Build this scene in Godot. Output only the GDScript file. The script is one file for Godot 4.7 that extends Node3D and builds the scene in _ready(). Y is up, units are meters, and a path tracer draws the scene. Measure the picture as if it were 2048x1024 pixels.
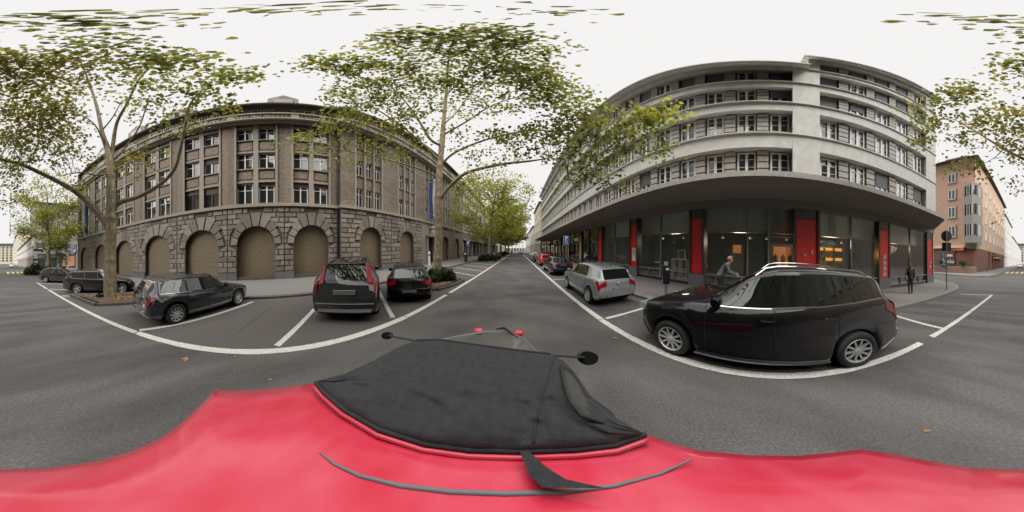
extends Node3D
# A city street with plane trees between two curving office blocks, parked cars and a small red
# soft-top car in the foreground. The street is drawn as a plan in metres (x to the right, y up,
# z towards the back) and laid out on the ground by place(): the two facades sweep round the
# junction, so that side streets leave to the far left and far right.

const EYE := 2.0
const TY := 1.1
const TX := 2.2
const RISE := 13.0 / 512.0
const TURN := 11.0 / 1024.0
var rng := RandomNumberGenerator.new()
var taken := {}
var M := {}

# ---------------------------------------------------------------- layout
func polar(th: float, y: float, d: float) -> Vector3:
	var z := EYE / (TY * atan2(EYE, d) * 2.0 / PI)
	var e := atan2(y - EYE, d) * 2.0 / PI + RISE * cos(clampf(th, -PI, PI))
	return Vector3((th / PI + TURN) * TX * z, EYE + e * TY * z, -z)
func place(p: Vector3) -> Vector3:
	return polar(atan2(p.x, -p.z), p.y, maxf(sqrt(p.x * p.x + p.z * p.z), 0.02))
func P(x: float, y: float, s: float) -> Vector3:
	return Vector3(x, y, -s)
func bearing(px: float) -> float:
	return (px - 1035.0) * PI / 1024.0
func lift(th: float, py: float) -> float:
	return (512.0 - 13.0 * cos(th) - py) * PI / 1024.0

# ---------------------------------------------------------------- mesh collecting
class MB:
	var v := PackedVector3Array()
	var c := PackedColorArray()
	var n := PackedVector3Array()
	func tri(a: Vector3, b: Vector3, d: Vector3) -> void:
		v.append(a); v.append(b); v.append(d)
	func quad(a: Vector3, b: Vector3, d: Vector3, e: Vector3) -> void:
		v.append(a); v.append(b); v.append(d); v.append(a); v.append(d); v.append(e)
	func prism(F: Transform3D, q: Array, w0: float, w1: float) -> void:
		# q: corners (u, y) counter-clockwise seen from outside
		var k := q.size()
		for i in range(1, k - 1):
			tri(F * Vector3(q[0].x, q[0].y, w1), F * Vector3(q[i + 1].x, q[i + 1].y, w1), F * Vector3(q[i].x, q[i].y, w1))
			tri(F * Vector3(q[0].x, q[0].y, w0), F * Vector3(q[i].x, q[i].y, w0), F * Vector3(q[i + 1].x, q[i + 1].y, w0))
		for i in k:
			var a: Vector2 = q[i]
			var b: Vector2 = q[(i + 1) % k]
			quad(F * Vector3(a.x, a.y, w0), F * Vector3(a.x, a.y, w1), F * Vector3(b.x, b.y, w1), F * Vector3(b.x, b.y, w0))
	func pillow(F: Transform3D, q: Array, w0: float, w1: float, inset: float) -> void:
		# a block with chamfered edges
		var k := q.size()
		var m := Vector2.ZERO
		for p in q: m += p
		m /= k
		var f := []
		for p in q:
			var dd: Vector2 = m - p
			f.append(p + Vector2(signf(dd.x) * minf(inset, absf(dd.x)), signf(dd.y) * minf(inset, absf(dd.y))))
		for i in range(1, k - 1):
			tri(F * Vector3(f[0].x, f[0].y, w1), F * Vector3(f[i + 1].x, f[i + 1].y, w1), F * Vector3(f[i].x, f[i].y, w1))
		for i in k:
			var j := (i + 1) % k
			quad(F * Vector3(q[i].x, q[i].y, w0), F * Vector3(f[i].x, f[i].y, w1), F * Vector3(f[j].x, f[j].y, w1), F * Vector3(q[j].x, q[j].y, w0))
	func box(F: Transform3D, u0: float, u1: float, y0: float, y1: float, w0: float, w1: float, du := 0.0) -> void:
		if du <= 0.0:
			var mid: Vector3 = F * Vector3((u0 + u1) / 2, 0, w1)
			var near: float = Geometry3D.get_closest_point_to_segment(Vector3.ZERO, F * Vector3(u0, 0, w1), F * Vector3(u1, 0, w1)).length()
			du = clampf(near * 0.055, 0.2, 8.0)
			if mid.length() > 60.0: du = maxf(du, 3.0)
		var k := maxi(1, int(ceil((u1 - u0) / du)))
		var kw := maxi(1, int(ceil((w1 - w0) / (du * 1.5))))
		for i in k:
			var a := lerpf(u0, u1, float(i) / k)
			var b := lerpf(u0, u1, float(i + 1) / k)
			quad(F * Vector3(a, y0, w1), F * Vector3(a, y1, w1), F * Vector3(b, y1, w1), F * Vector3(b, y0, w1))
			quad(F * Vector3(b, y0, w0), F * Vector3(b, y1, w0), F * Vector3(a, y1, w0), F * Vector3(a, y0, w0))
			for j in kw:
				var g := lerpf(w0, w1, float(j) / kw)
				var h := lerpf(w0, w1, float(j + 1) / kw)
				quad(F * Vector3(a, y1, h), F * Vector3(a, y1, g), F * Vector3(b, y1, g), F * Vector3(b, y1, h))
				quad(F * Vector3(a, y0, g), F * Vector3(a, y0, h), F * Vector3(b, y0, h), F * Vector3(b, y0, g))
		for j in kw:
			var g := lerpf(w0, w1, float(j) / kw)
			var h := lerpf(w0, w1, float(j + 1) / kw)
			quad(F * Vector3(u0, y0, g), F * Vector3(u0, y1, g), F * Vector3(u0, y1, h), F * Vector3(u0, y0, h))
			quad(F * Vector3(u1, y0, h), F * Vector3(u1, y1, h), F * Vector3(u1, y1, g), F * Vector3(u1, y0, g))
	func tube(pts: Array, rad: Array, sides := 8) -> void:
		var rings := []
		for i in pts.size():
			var dir: Vector3 = (pts[mini(i + 1, pts.size() - 1)] - pts[maxi(i - 1, 0)]).normalized()
			var side := dir.cross(Vector3.UP if absf(dir.y) < 0.9 else Vector3.RIGHT).normalized()
			var up := side.cross(dir)
			var ring := []
			for k in sides:
				var a := TAU * k / sides
				ring.append(pts[i] + (side * cos(a) + up * sin(a)) * rad[i])
			rings.append(ring)
		for i in rings.size() - 1:
			for k in sides:
				var j := (k + 1) % sides
				quad(rings[i][k], rings[i][j], rings[i + 1][j], rings[i + 1][k])
		for k in range(1, sides - 1):
			tri(rings[0][0], rings[0][k + 1], rings[0][k])
			tri(rings[-1][0], rings[-1][k], rings[-1][k + 1])
	func lathe(F: Transform3D, prof: Array, sides := 16) -> void:
		# prof: (radius, height) along F's y
		for i in prof.size() - 1:
			for k in sides:
				var a := TAU * k / sides
				var b := TAU * (k + 1) / sides
				var p: Vector2 = prof[i]
				var q: Vector2 = prof[i + 1]
				quad(F * Vector3(cos(a) * p.x, p.y, sin(a) * p.x), F * Vector3(cos(a) * q.x, q.y, sin(a) * q.x), F * Vector3(cos(b) * q.x, q.y, sin(b) * q.x), F * Vector3(cos(b) * p.x, p.y, sin(b) * p.x))
	func grid(g: Array) -> void:
		for i in g.size() - 1:
			for j in g[i].size() - 1:
				quad(g[i][j], g[i][j + 1], g[i + 1][j + 1], g[i + 1][j])

func facing(origin: Vector3, w: Vector3) -> Transform3D:
	return Transform3D(Basis(Vector3.UP.cross(w), Vector3.UP, w), origin)
func yawed(origin: Vector3, heading: Vector2) -> Transform3D:
	# heading (x, s): local -z points along it
	var f := Vector3(heading.x, 0, -heading.y).normalized()
	return Transform3D(Basis(f.cross(Vector3.UP), Vector3.UP, -f), origin)

func numbered(called: String) -> String:
	taken[called] = taken.get(called, -1) + 1
	return called if taken[called] == 0 else "%s_%03d" % [called, taken[called]]
var base_of := {}
func thing(called: String, label: String, category: String, at: Vector3, group := "", kind := "", laid := false) -> Node3D:
	var o := Node3D.new()
	o.name = numbered(called)
	add_child(o)
	o.position = at if laid else place(at)
	base_of[o] = o.position
	if label: o.set_meta("label", label)
	if category: o.set_meta("category", category)
	if group: o.set_meta("group", group)
	if kind: o.set_meta("kind", kind)
	return o
func part(called: String, mb: MB, mat: Material, parent: Node3D, laid := false, smooth := false) -> MeshInstance3D:
	var b: Vector3 = base_of[parent]
	var nv := mb.v.duplicate()
	if laid:
		for i in nv.size(): nv[i] -= b
	else:
		for i in nv.size(): nv[i] = place(nv[i]) - b
	var mesh: ArrayMesh
	if smooth:
		var st := SurfaceTool.new()
		st.begin(Mesh.PRIMITIVE_TRIANGLES)
		st.set_smooth_group(0)
		for i in nv.size(): st.add_vertex(nv[i])
		st.index()
		st.generate_normals()
		mesh = st.commit()
	else:
		var arr := []
		arr.resize(Mesh.ARRAY_MAX)
		arr[Mesh.ARRAY_VERTEX] = nv
		if mb.c.size() == nv.size(): arr[Mesh.ARRAY_COLOR] = mb.c
		mesh = ArrayMesh.new()
		mesh.add_surface_from_arrays(Mesh.PRIMITIVE_TRIANGLES, arr)
	var o := MeshInstance3D.new()
	o.mesh = mesh
	o.material_override = mat
	o.name = called
	parent.add_child(o, true)
	base_of[o] = b
	return o

# ---------------------------------------------------------------- materials
func noise_tex(freq: float, lo: Color, hi: Color, oct := 4, kind := FastNoiseLite.TYPE_SIMPLEX_SMOOTH, mid := 0.5, sd := 1) -> NoiseTexture2D:
	var nz := FastNoiseLite.new()
	nz.noise_type = kind
	nz.frequency = freq
	nz.fractal_octaves = oct
	nz.seed = sd
	var t := NoiseTexture2D.new()
	t.width = 512
	t.height = 512
	t.seamless = true
	t.noise = nz
	var g := Gradient.new()
	g.set_color(0, lo)
	g.set_color(1, hi)
	g.set_offset(0, mid - 0.35)
	g.set_offset(1, mid + 0.35)
	t.color_ramp = g
	return t
var bumps := {}
func bump_tex(freq: float, oct: int) -> NoiseTexture2D:
	var k := "%f %d" % [freq, oct]
	if not bumps.has(k): bumps[k] = noise_tex(freq, Color.BLACK, Color.WHITE, oct)
	return bumps[k]
func lin(r: float, g: float, b: float) -> Color:
	return Color(r, g, b).linear_to_srgb()
func plain(called: String, c: Color, rough := 0.8, metal := 0.0, spec := 0.5) -> StandardMaterial3D:
	var m := StandardMaterial3D.new()
	m.resource_name = called
	m.albedo_color = c.linear_to_srgb()
	m.roughness = rough
	m.metallic = metal
	m.metallic_specular = spec
	M[called] = m
	return m
func surfaced(called: String, c: Color, vary: float, freq: float, scale: float, rough := 0.85, bump := 0.0, bfreq := 0.05, tint := Color.WHITE, oct := 5) -> StandardMaterial3D:
	# a mottled surface: c darker and lighter by vary, noise laid over the world at scale repeats per metre
	var m := plain(called, Color.WHITE, rough)
	var lo := Color(c.r * (1 - vary), c.g * (1 - vary), c.b * (1 - vary))
	var hi := Color(c.r * (1 + vary) * tint.r, c.g * (1 + vary) * tint.g, c.b * (1 + vary) * tint.b)
	m.albedo_texture = noise_tex(freq, lo.linear_to_srgb(), hi.linear_to_srgb(), oct, FastNoiseLite.TYPE_SIMPLEX_SMOOTH, 0.5, called.hash() % 1000)
	m.uv1_triplanar = true
	m.uv1_world_triplanar = true
	m.uv1_scale = Vector3.ONE * scale
	if bump > 0.0:
		m.heightmap_enabled = true
		m.heightmap_scale = bump
		m.heightmap_texture = bump_tex(bfreq, 4)
	return m

func make_materials() -> void:
	var a := surfaced("asphalt", Color(0.107, 0.102, 0.1), 0.46, 0.16, 0.33, 0.85, 0.5, 0.3, Color.WHITE, 4)
	a.detail_enabled = true
	a.detail_blend_mode = BaseMaterial3D.BLEND_MODE_MUL
	a.detail_uv_layer = BaseMaterial3D.DETAIL_UV_2
	a.uv2_triplanar = true
	a.uv2_world_triplanar = true
	a.uv2_scale = Vector3.ONE * 0.07
	a.detail_albedo = noise_tex(0.012, Color(0.72, 0.715, 0.71), Color(1, 1, 1), 6, FastNoiseLite.TYPE_SIMPLEX_SMOOTH, 0.45, 8)
	surfaced("stall_asphalt", Color(0.088, 0.077, 0.074), 0.5, 0.16, 0.4, 0.85, 0.4, 0.3)
	surfaced("pavement", Color(0.17, 0.158, 0.15), 0.22, 0.08, 0.6, 0.85, 0.3, 0.3)
	surfaced("slab", Color(0.2, 0.19, 0.18), 0.18, 0.1, 0.8, 0.85)
	surfaced("kerb", Color(0.2, 0.19, 0.165), 0.35, 0.12, 1.2, 0.8, 0.5, 0.2)
	surfaced("dark_kerb", Color(0.1, 0.088, 0.078), 0.35, 0.12, 1.2, 0.8, 0.5, 0.2)
	surfaced("line_paint", Color(0.54, 0.54, 0.505), 0.28, 0.06, 0.4, 0.7, 0.2, 0.3)
	surfaced("yellow_paint", Color(0.62, 0.5, 0.14), 0.25, 0.05, 1.3, 0.7)
	surfaced("tar", Color(0.035, 0.033, 0.032), 0.3, 0.1, 1.0, 0.6)
	surfaced("soil", Color(0.16, 0.11, 0.065), 0.7, 0.12, 1.6, 0.95, 2.0, 0.1)
	surfaced("ashlar_a", Color(0.236, 0.203, 0.165), 0.42, 0.03, 0.6, 0.9, 3.0, 0.035)
	surfaced("ashlar_b", Color(0.279, 0.246, 0.209), 0.42, 0.03, 0.7, 0.9, 3.0, 0.035)
	surfaced("ashlar_c", Color(0.196, 0.170, 0.141), 0.42, 0.03, 0.65, 0.9, 3.0, 0.035)
	surfaced("joint", Color(0.1, 0.088, 0.076), 0.3, 0.05, 0.6, 0.95)
	surfaced("wall_stone", Color(0.208, 0.171, 0.132), 0.3, 0.02, 0.35, 0.9, 0.6, 0.12)
	surfaced("wall_stone_dark", Color(0.174, 0.141, 0.110), 0.3, 0.02, 0.35, 0.9, 0.6, 0.12)
	surfaced("trim_stone", Color(0.299, 0.259, 0.213), 0.28, 0.03, 0.5, 0.9, 0.4, 0.12)
	surfaced("shutter", Color(0.188, 0.147, 0.094), 0.15, 0.02, 0.4, 0.6)
	surfaced("roof_tile", Color(0.062, 0.05, 0.042), 0.4, 0.08, 0.6, 0.8)
	surfaced("render_band", Color(0.55, 0.545, 0.515), 0.1, 0.012, 0.25, 0.85, 0.25, 0.2)
	surfaced("render_pier", Color(0.4, 0.375, 0.345), 0.12, 0.02, 0.4, 0.85, 0.25, 0.2)
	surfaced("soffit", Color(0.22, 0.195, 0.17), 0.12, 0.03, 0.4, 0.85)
	surfaced("granite", Color(0.15, 0.15, 0.16), 0.4, 0.1, 1.5, 0.5)
	surfaced("pink_render", Color(0.52, 0.33, 0.235), 0.08, 0.015, 0.15, 0.88, 0.2, 0.2)
	surfaced("orange_render", Color(0.6, 0.42, 0.29), 0.07, 0.015, 0.15, 0.88)
	surfaced("brown_brick", Color(0.19, 0.088, 0.062), 0.15, 0.06, 0.6, 0.85)
	surfaced("terrace_wall", Color(0.3, 0.2, 0.155), 0.15, 0.03, 0.5, 0.85)
	surfaced("grey_stone", Color(0.3, 0.282, 0.255), 0.12, 0.03, 0.4, 0.85)
	surfaced("cream_render", Color(0.56, 0.5, 0.39), 0.08, 0.02, 0.2, 0.9)
	surfaced("white_render", Color(0.62, 0.61, 0.58), 0.06, 0.02, 0.2, 0.9)
	surfaced("taupe_render", Color(0.36, 0.325, 0.285), 0.1, 0.02, 0.2, 0.9)
	surfaced("bark", Color(0.230, 0.190, 0.127), 0.5, 0.012, 0.45, 0.9, 1.0, 0.06, Color(1.0, 0.98, 0.85), 3)
	surfaced("bark_dark", Color(0.11, 0.095, 0.072), 0.35, 0.03, 0.5, 0.9)
	plain("white_frame", Color(0.76, 0.76, 0.74), 0.45)
	plain("brown_frame", Color(0.07, 0.055, 0.045), 0.5)
	plain("blind_brown", Color(0.1, 0.07, 0.055), 0.8)
	plain("blind_grey", Color(0.125, 0.13, 0.14), 0.7)
	plain("curtain", Color(0.5, 0.5, 0.47), 0.9)
	var wg := plain("window_glass", Color(0.016, 0.02, 0.022), 0.03, 0.0, 1.0)
	wg.clearcoat_enabled = true
	wg.clearcoat = 1.0
	wg.clearcoat_roughness = 0.02
	plain("dark_metal", Color(0.035, 0.036, 0.04), 0.4, 0.3)
	plain("steel", Color(0.35, 0.36, 0.37), 0.35, 0.8)
	plain("glazing_bar", Color(0.2, 0.21, 0.2), 0.5, 0.2)
	plain("pole_grey", Color(0.16, 0.165, 0.165), 0.5, 0.4)
	plain("green_metal", Color(0.045, 0.06, 0.052), 0.45, 0.3)
	plain("header", Color(0.05, 0.062, 0.06), 0.35)
	plain("red_panel", Color(0.66, 0.018, 0.022), 0.4)
	plain("yellow_panel", Color(0.6, 0.36, 0.09), 0.5)
	plain("reflection_green", Color(0.34, 0.43, 0.37), 0.8)  # grey-green of a reflection in the shop glass; the notices reuse it
	plain("shop_wall", Color(0.11, 0.12, 0.11), 0.8)
	plain("shop_floor", Color(0.14, 0.13, 0.12), 0.6)
	plain("white_board", Color(0.6, 0.62, 0.6), 0.5)
	plain("sign_blue", Color(0.012, 0.07, 0.32), 0.4)
	plain("sign_white", Color(0.72, 0.72, 0.72), 0.5)
	plain("banner_blue", Color(0.05, 0.09, 0.3), 0.8)
	plain("banner_white", Color(0.62, 0.64, 0.7), 0.8)
	plain("awning_orange", Color(0.66, 0.12, 0.035), 0.8)
	plain("awning_white", Color(0.66, 0.56, 0.52), 0.8)
	plain("rubber", Color(0.012, 0.012, 0.013), 0.8)
	plain("wheel_liner", Color(0.008, 0.008, 0.009), 0.9)
	plain("alloy", Color(0.5, 0.51, 0.52), 0.35, 0.4)
	plain("tail_red", Color(0.24, 0.003, 0.006), 0.2, 0.0, 0.35)
	plain("lamp_clear", Color(0.5, 0.52, 0.54), 0.1, 0.5)
	plain("plate", Color(0.12, 0.12, 0.125), 0.5)
	plain("chrome", Color(0.72, 0.72, 0.73), 0.14, 1.0)
	plain("terracotta", Color(0.3, 0.14, 0.09), 0.85)
	plain("green_shutter", Color(0.01, 0.11, 0.075), 0.6)
	plain("skin", Color(0.42, 0.23, 0.16), 0.6)
	plain("hair_brown", Color(0.09, 0.05, 0.03), 0.8)
	plain("cloth_black", Color(0.014, 0.014, 0.018), 0.9)
	plain("cloth_grey", Color(0.1, 0.105, 0.13), 0.9)
	plain("cloth_tan", Color(0.2, 0.13, 0.08), 0.9)
	plain("cloth_pale", Color(0.5, 0.44, 0.4), 0.9)
	plain("shoe_red", Color(0.2, 0.03, 0.03), 0.7)
	var lw := plain("leaf", Color(1, 1, 1), 0.55)
	lw.vertex_color_use_as_albedo = true
	lw.backlight_enabled = true
	lw.backlight = Color(1.0, 1.0, 0.8)
	var fl := plain("fallen_leaf", Color(0.3, 0.15, 0.05), 0.8)
	fl.vertex_color_use_as_albedo = false
	var gl := plain("shop_glass", Color(0.6, 0.7, 0.65), 0.02, 0.0, 0.33)
	gl.transparency = BaseMaterial3D.TRANSPARENCY_ALPHA
	gl.albedo_color.a = 0.04
	var cl := plain("clear_plastic", Color(0.12, 0.115, 0.11), 0.08, 0.0, 0.35)
	cl.transparency = BaseMaterial3D.TRANSPARENCY_ALPHA
	cl.albedo_color.a = 0.3
	for e in [["glow_warm", Color(1, 0.66, 0.2), 0.28], ["glow_orange", Color(1, 0.55, 0.2), 0.07], ["glow_white", Color(1, 0.95, 0.85), 0.7], ["glow_shop", Color(1, 0.72, 0.5), 0.12]]:
		var g := plain(e[0], Color(0.3, 0.25, 0.2), 0.6)
		g.emission_enabled = true
		g.emission = e[1]
		g.emission_energy_multiplier = e[2]
	for e in [["paint_black", Color(0.004, 0.0042, 0.005)], ["paint_volvo_grey", Color(0.013, 0.015, 0.018)], ["paint_silver", Color(0.29, 0.315, 0.335)], ["paint_blue_grey", Color(0.016, 0.019, 0.025)], ["paint_dark_blue", Color(0.012, 0.015, 0.024)], ["paint_red", Color(0.4, 0.01, 0.018)], ["paint_white", Color(0.6, 0.6, 0.6)], ["paint_rose", Color(0.5, 0.03, 0.062)]]:
		var p := plain(e[0], e[1], 0.45, 0.0, 0.15)
		p.clearcoat_enabled = true
		p.clearcoat = 1.0
		p.clearcoat_roughness = 0.02
	M.paint_silver.metallic = 0.55
	M.paint_black.clearcoat = 0.65
	M.paint_silver.roughness = 0.4
	plain("car_glass", Color(0.006, 0.009, 0.008), 0.02, 0.0, 0.65)
	var sm := surfaced("soft_top", Color(0.021, 0.022, 0.025), 0.3, 0.02, 1.4, 0.85, 0.8, 0.35)
	# dust and dried rain on the red paint
	M.paint_rose.albedo_color = Color.WHITE
	M.paint_rose.albedo_texture = noise_tex(0.008, lin(0.47, 0.02, 0.046), lin(0.52, 0.055, 0.092), 6, FastNoiseLite.TYPE_SIMPLEX_SMOOTH, 0.5, 21)
	M.paint_rose.uv1_triplanar = true
	M.paint_rose.uv1_world_triplanar = true
	M.paint_rose.uv1_scale = Vector3.ONE * 0.5
	M.paint_rose.roughness = 0.5
	M.paint_rose.clearcoat = 1.0
	M.paint_rose.clearcoat_roughness = 0.15

func _ready() -> void:
	rng.seed = 7
	# camera
	var cam := Camera3D.new()
	cam.name = "camera"
	cam.position = Vector3(0, EYE, 0)
	cam.fov = rad_to_deg(2.0 * atan(TY))
	cam.near = 0.05
	cam.far = 3000.0
	cam.current = true
	add_child(cam)
	# overcast sky
	var env := Environment.new()
	var sky := Sky.new()
	var sm := ProceduralSkyMaterial.new()
	sm.sky_top_color = Color(0.925, 0.92, 0.918)
	sm.sky_horizon_color = Color(0.925, 0.92, 0.918)
	sm.ground_horizon_color = Color(0.5, 0.49, 0.48)
	sm.ground_bottom_color = Color(0.4, 0.39, 0.38)
	sky.sky_material = sm
	env.background_mode = Environment.BG_SKY
	env.sky = sky
	env.background_energy_multiplier = 0.33
	env.tonemap_mode = Environment.TONE_MAPPER_LINEAR
	env.tonemap_exposure = 3.3
	env.sdfgi_enabled = true
	env.ssao_enabled = true
	env.ssil_enabled = true
	var we := WorldEnvironment.new()
	we.name = "world_environment"
	we.environment = env
	add_child(we)
	# the bright upper part of the cloud layer
	var sun := DirectionalLight3D.new()
	sun.name = "cloud_light"
	sun.light_energy = 0.5
	sun.light_angular_distance = 120.0
	sun.light_color = Color(1.0, 0.985, 0.96)
	sun.sky_mode = DirectionalLight3D.SKY_MODE_LIGHT_ONLY
	sun.shadow_enabled = true
	sun.rotation_degrees = Vector3(-68, 8, 0)
	add_child(sun)
	make_materials()
	ground()
	left_block()
	right_block()
	pink_block()
	far_blocks()
	added_blocks()
	trees()
	street_furniture()
	cars()
	people()
	soft_top_car()

# ---------------------------------------------------------------- ground
func ribbon(mb: MB, a: Array, b: Array, y: float, kw := 1, up := true) -> void:
	# a sheet between two rows of (x, s) points; a lies to the left when walking along
	for i in a.size() - 1:
		for j in kw:
			var f := float(j) / kw
			var g := float(j + 1) / kw
			var p: Vector2 = a[i].lerp(b[i], f)
			var q: Vector2 = a[i + 1].lerp(b[i + 1], f)
			var r: Vector2 = a[i + 1].lerp(b[i + 1], g)
			var t: Vector2 = a[i].lerp(b[i], g)
			mb.quad(P(p.x, y, p.y), P(q.x, y, q.y), P(r.x, y, r.y), P(t.x, y, t.y))
func run(a: Vector2, b: Vector2, step: float) -> Array:
	var k := maxi(1, int(ceil(a.distance_to(b) / step)))
	var out := []
	for i in k + 1: out.append(a.lerp(b, float(i) / k))
	return out
func stripe(parent: Node3D, a: Vector2, b: Vector2, w: float, mat: Material, called := "parking_line", y := 0.010) -> void:
	var mb := MB.new()
	var c := run(a, b, clampf(Geometry2D.get_closest_point_to_segment(Vector2.ZERO, a, b).length() * 0.09, 0.15, 3.0))
	var nrm: Vector2 = (b - a).normalized().orthogonal() * w / 2
	var l := []
	var r := []
	for p in c:
		var jig := Vector2(rng.randf_range(-0.006, 0.006), rng.randf_range(-0.006, 0.006))
		l.append(p - nrm + jig)
		r.append(p + nrm - jig)
	ribbon(mb, l, r, y)
	part(called, mb, mat, parent)
func kerb_run(parent: Node3D, pts: Array, width: float, top: float, mat: Material, length := 1.1) -> void:
	# stones laid end to end along the points, the street on their left
	for i in pts.size() - 1:
		var a: Vector2 = pts[i]
		var b: Vector2 = pts[i + 1]
		var c := run(a, b, length)
		for k in c.size() - 1:
			var p: Vector2 = c[k]
			var q: Vector2 = c[k + 1]
			var d := (q - p).normalized()
			var F := Transform3D(Basis(Vector3(d.x, 0, -d.y), Vector3.UP, Vector3(d.x, 0, -d.y).cross(Vector3.UP)), P(p.x, 0, p.y))
			var L := p.distance_to(q)
			var mb := MB.new()
			var e := 0.006
			var lip := top - 0.02
			var ring := [Vector2(0, -0.03), Vector2(0, lip), Vector2(-0.02, top), Vector2(-width, top), Vector2(-width, -0.03)]
			for n in ring.size() - 1:
				var g: Vector2 = ring[n]
				var h: Vector2 = ring[n + 1]
				mb.quad(F * Vector3(e, g.y, g.x), F * Vector3(e, h.y, h.x), F * Vector3(L - e, h.y, h.x), F * Vector3(L - e, g.y, g.x))
			for n in range(1, ring.size() - 1):
				mb.tri(F * Vector3(e, ring[0].y, ring[0].x), F * Vector3(e, ring[n + 1].y, ring[n + 1].x), F * Vector3(e, ring[n].y, ring[n].x))
				mb.tri(F * Vector3(L - e, ring[0].y, ring[0].x), F * Vector3(L - e, ring[n].y, ring[n].x), F * Vector3(L - e, ring[n + 1].y, ring[n + 1].x))
			part("kerb_stone", mb, mat, parent)
func sheet(called: String, mat: Material, parent: Node3D, poly: Array, y: float, step := 0.6) -> void:
	# a flat polygon, cut up finely enough to follow the lie of the ground
	var t := Geometry2D.triangulate_polygon(PackedVector2Array(poly))
	var mb := MB.new()
	for i in range(0, t.size(), 3):
		_cut(mb, poly[t[i]], poly[t[i + 1]], poly[t[i + 2]], y, step, 0)
	part(called, mb, mat, parent)
func _cut(mb: MB, a: Vector2, b: Vector2, c: Vector2, y: float, step: float, depth: int) -> void:
	var ab := a.distance_to(b)
	var bc := b.distance_to(c)
	var ca := c.distance_to(a)
	var m := maxf(ab, maxf(bc, ca))
	if m <= step or depth > 14:
		if (b - a).cross(c - a) > 0:
			mb.tri(P(a.x, y, a.y), P(c.x, y, c.y), P(b.x, y, b.y))
		else:
			mb.tri(P(a.x, y, a.y), P(b.x, y, b.y), P(c.x, y, c.y))
		return
	if m == ab:
		var k := (a + b) / 2
		_cut(mb, a, k, c, y, step, depth + 1); _cut(mb, k, b, c, y, step, depth + 1)
	elif m == bc:
		var k := (b + c) / 2
		_cut(mb, a, b, k, y, step, depth + 1); _cut(mb, a, k, c, y, step, depth + 1)
	else:
		var k := (c + a) / 2
		_cut(mb, a, b, k, y, step, depth + 1); _cut(mb, k, b, c, y, step, depth + 1)

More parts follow.
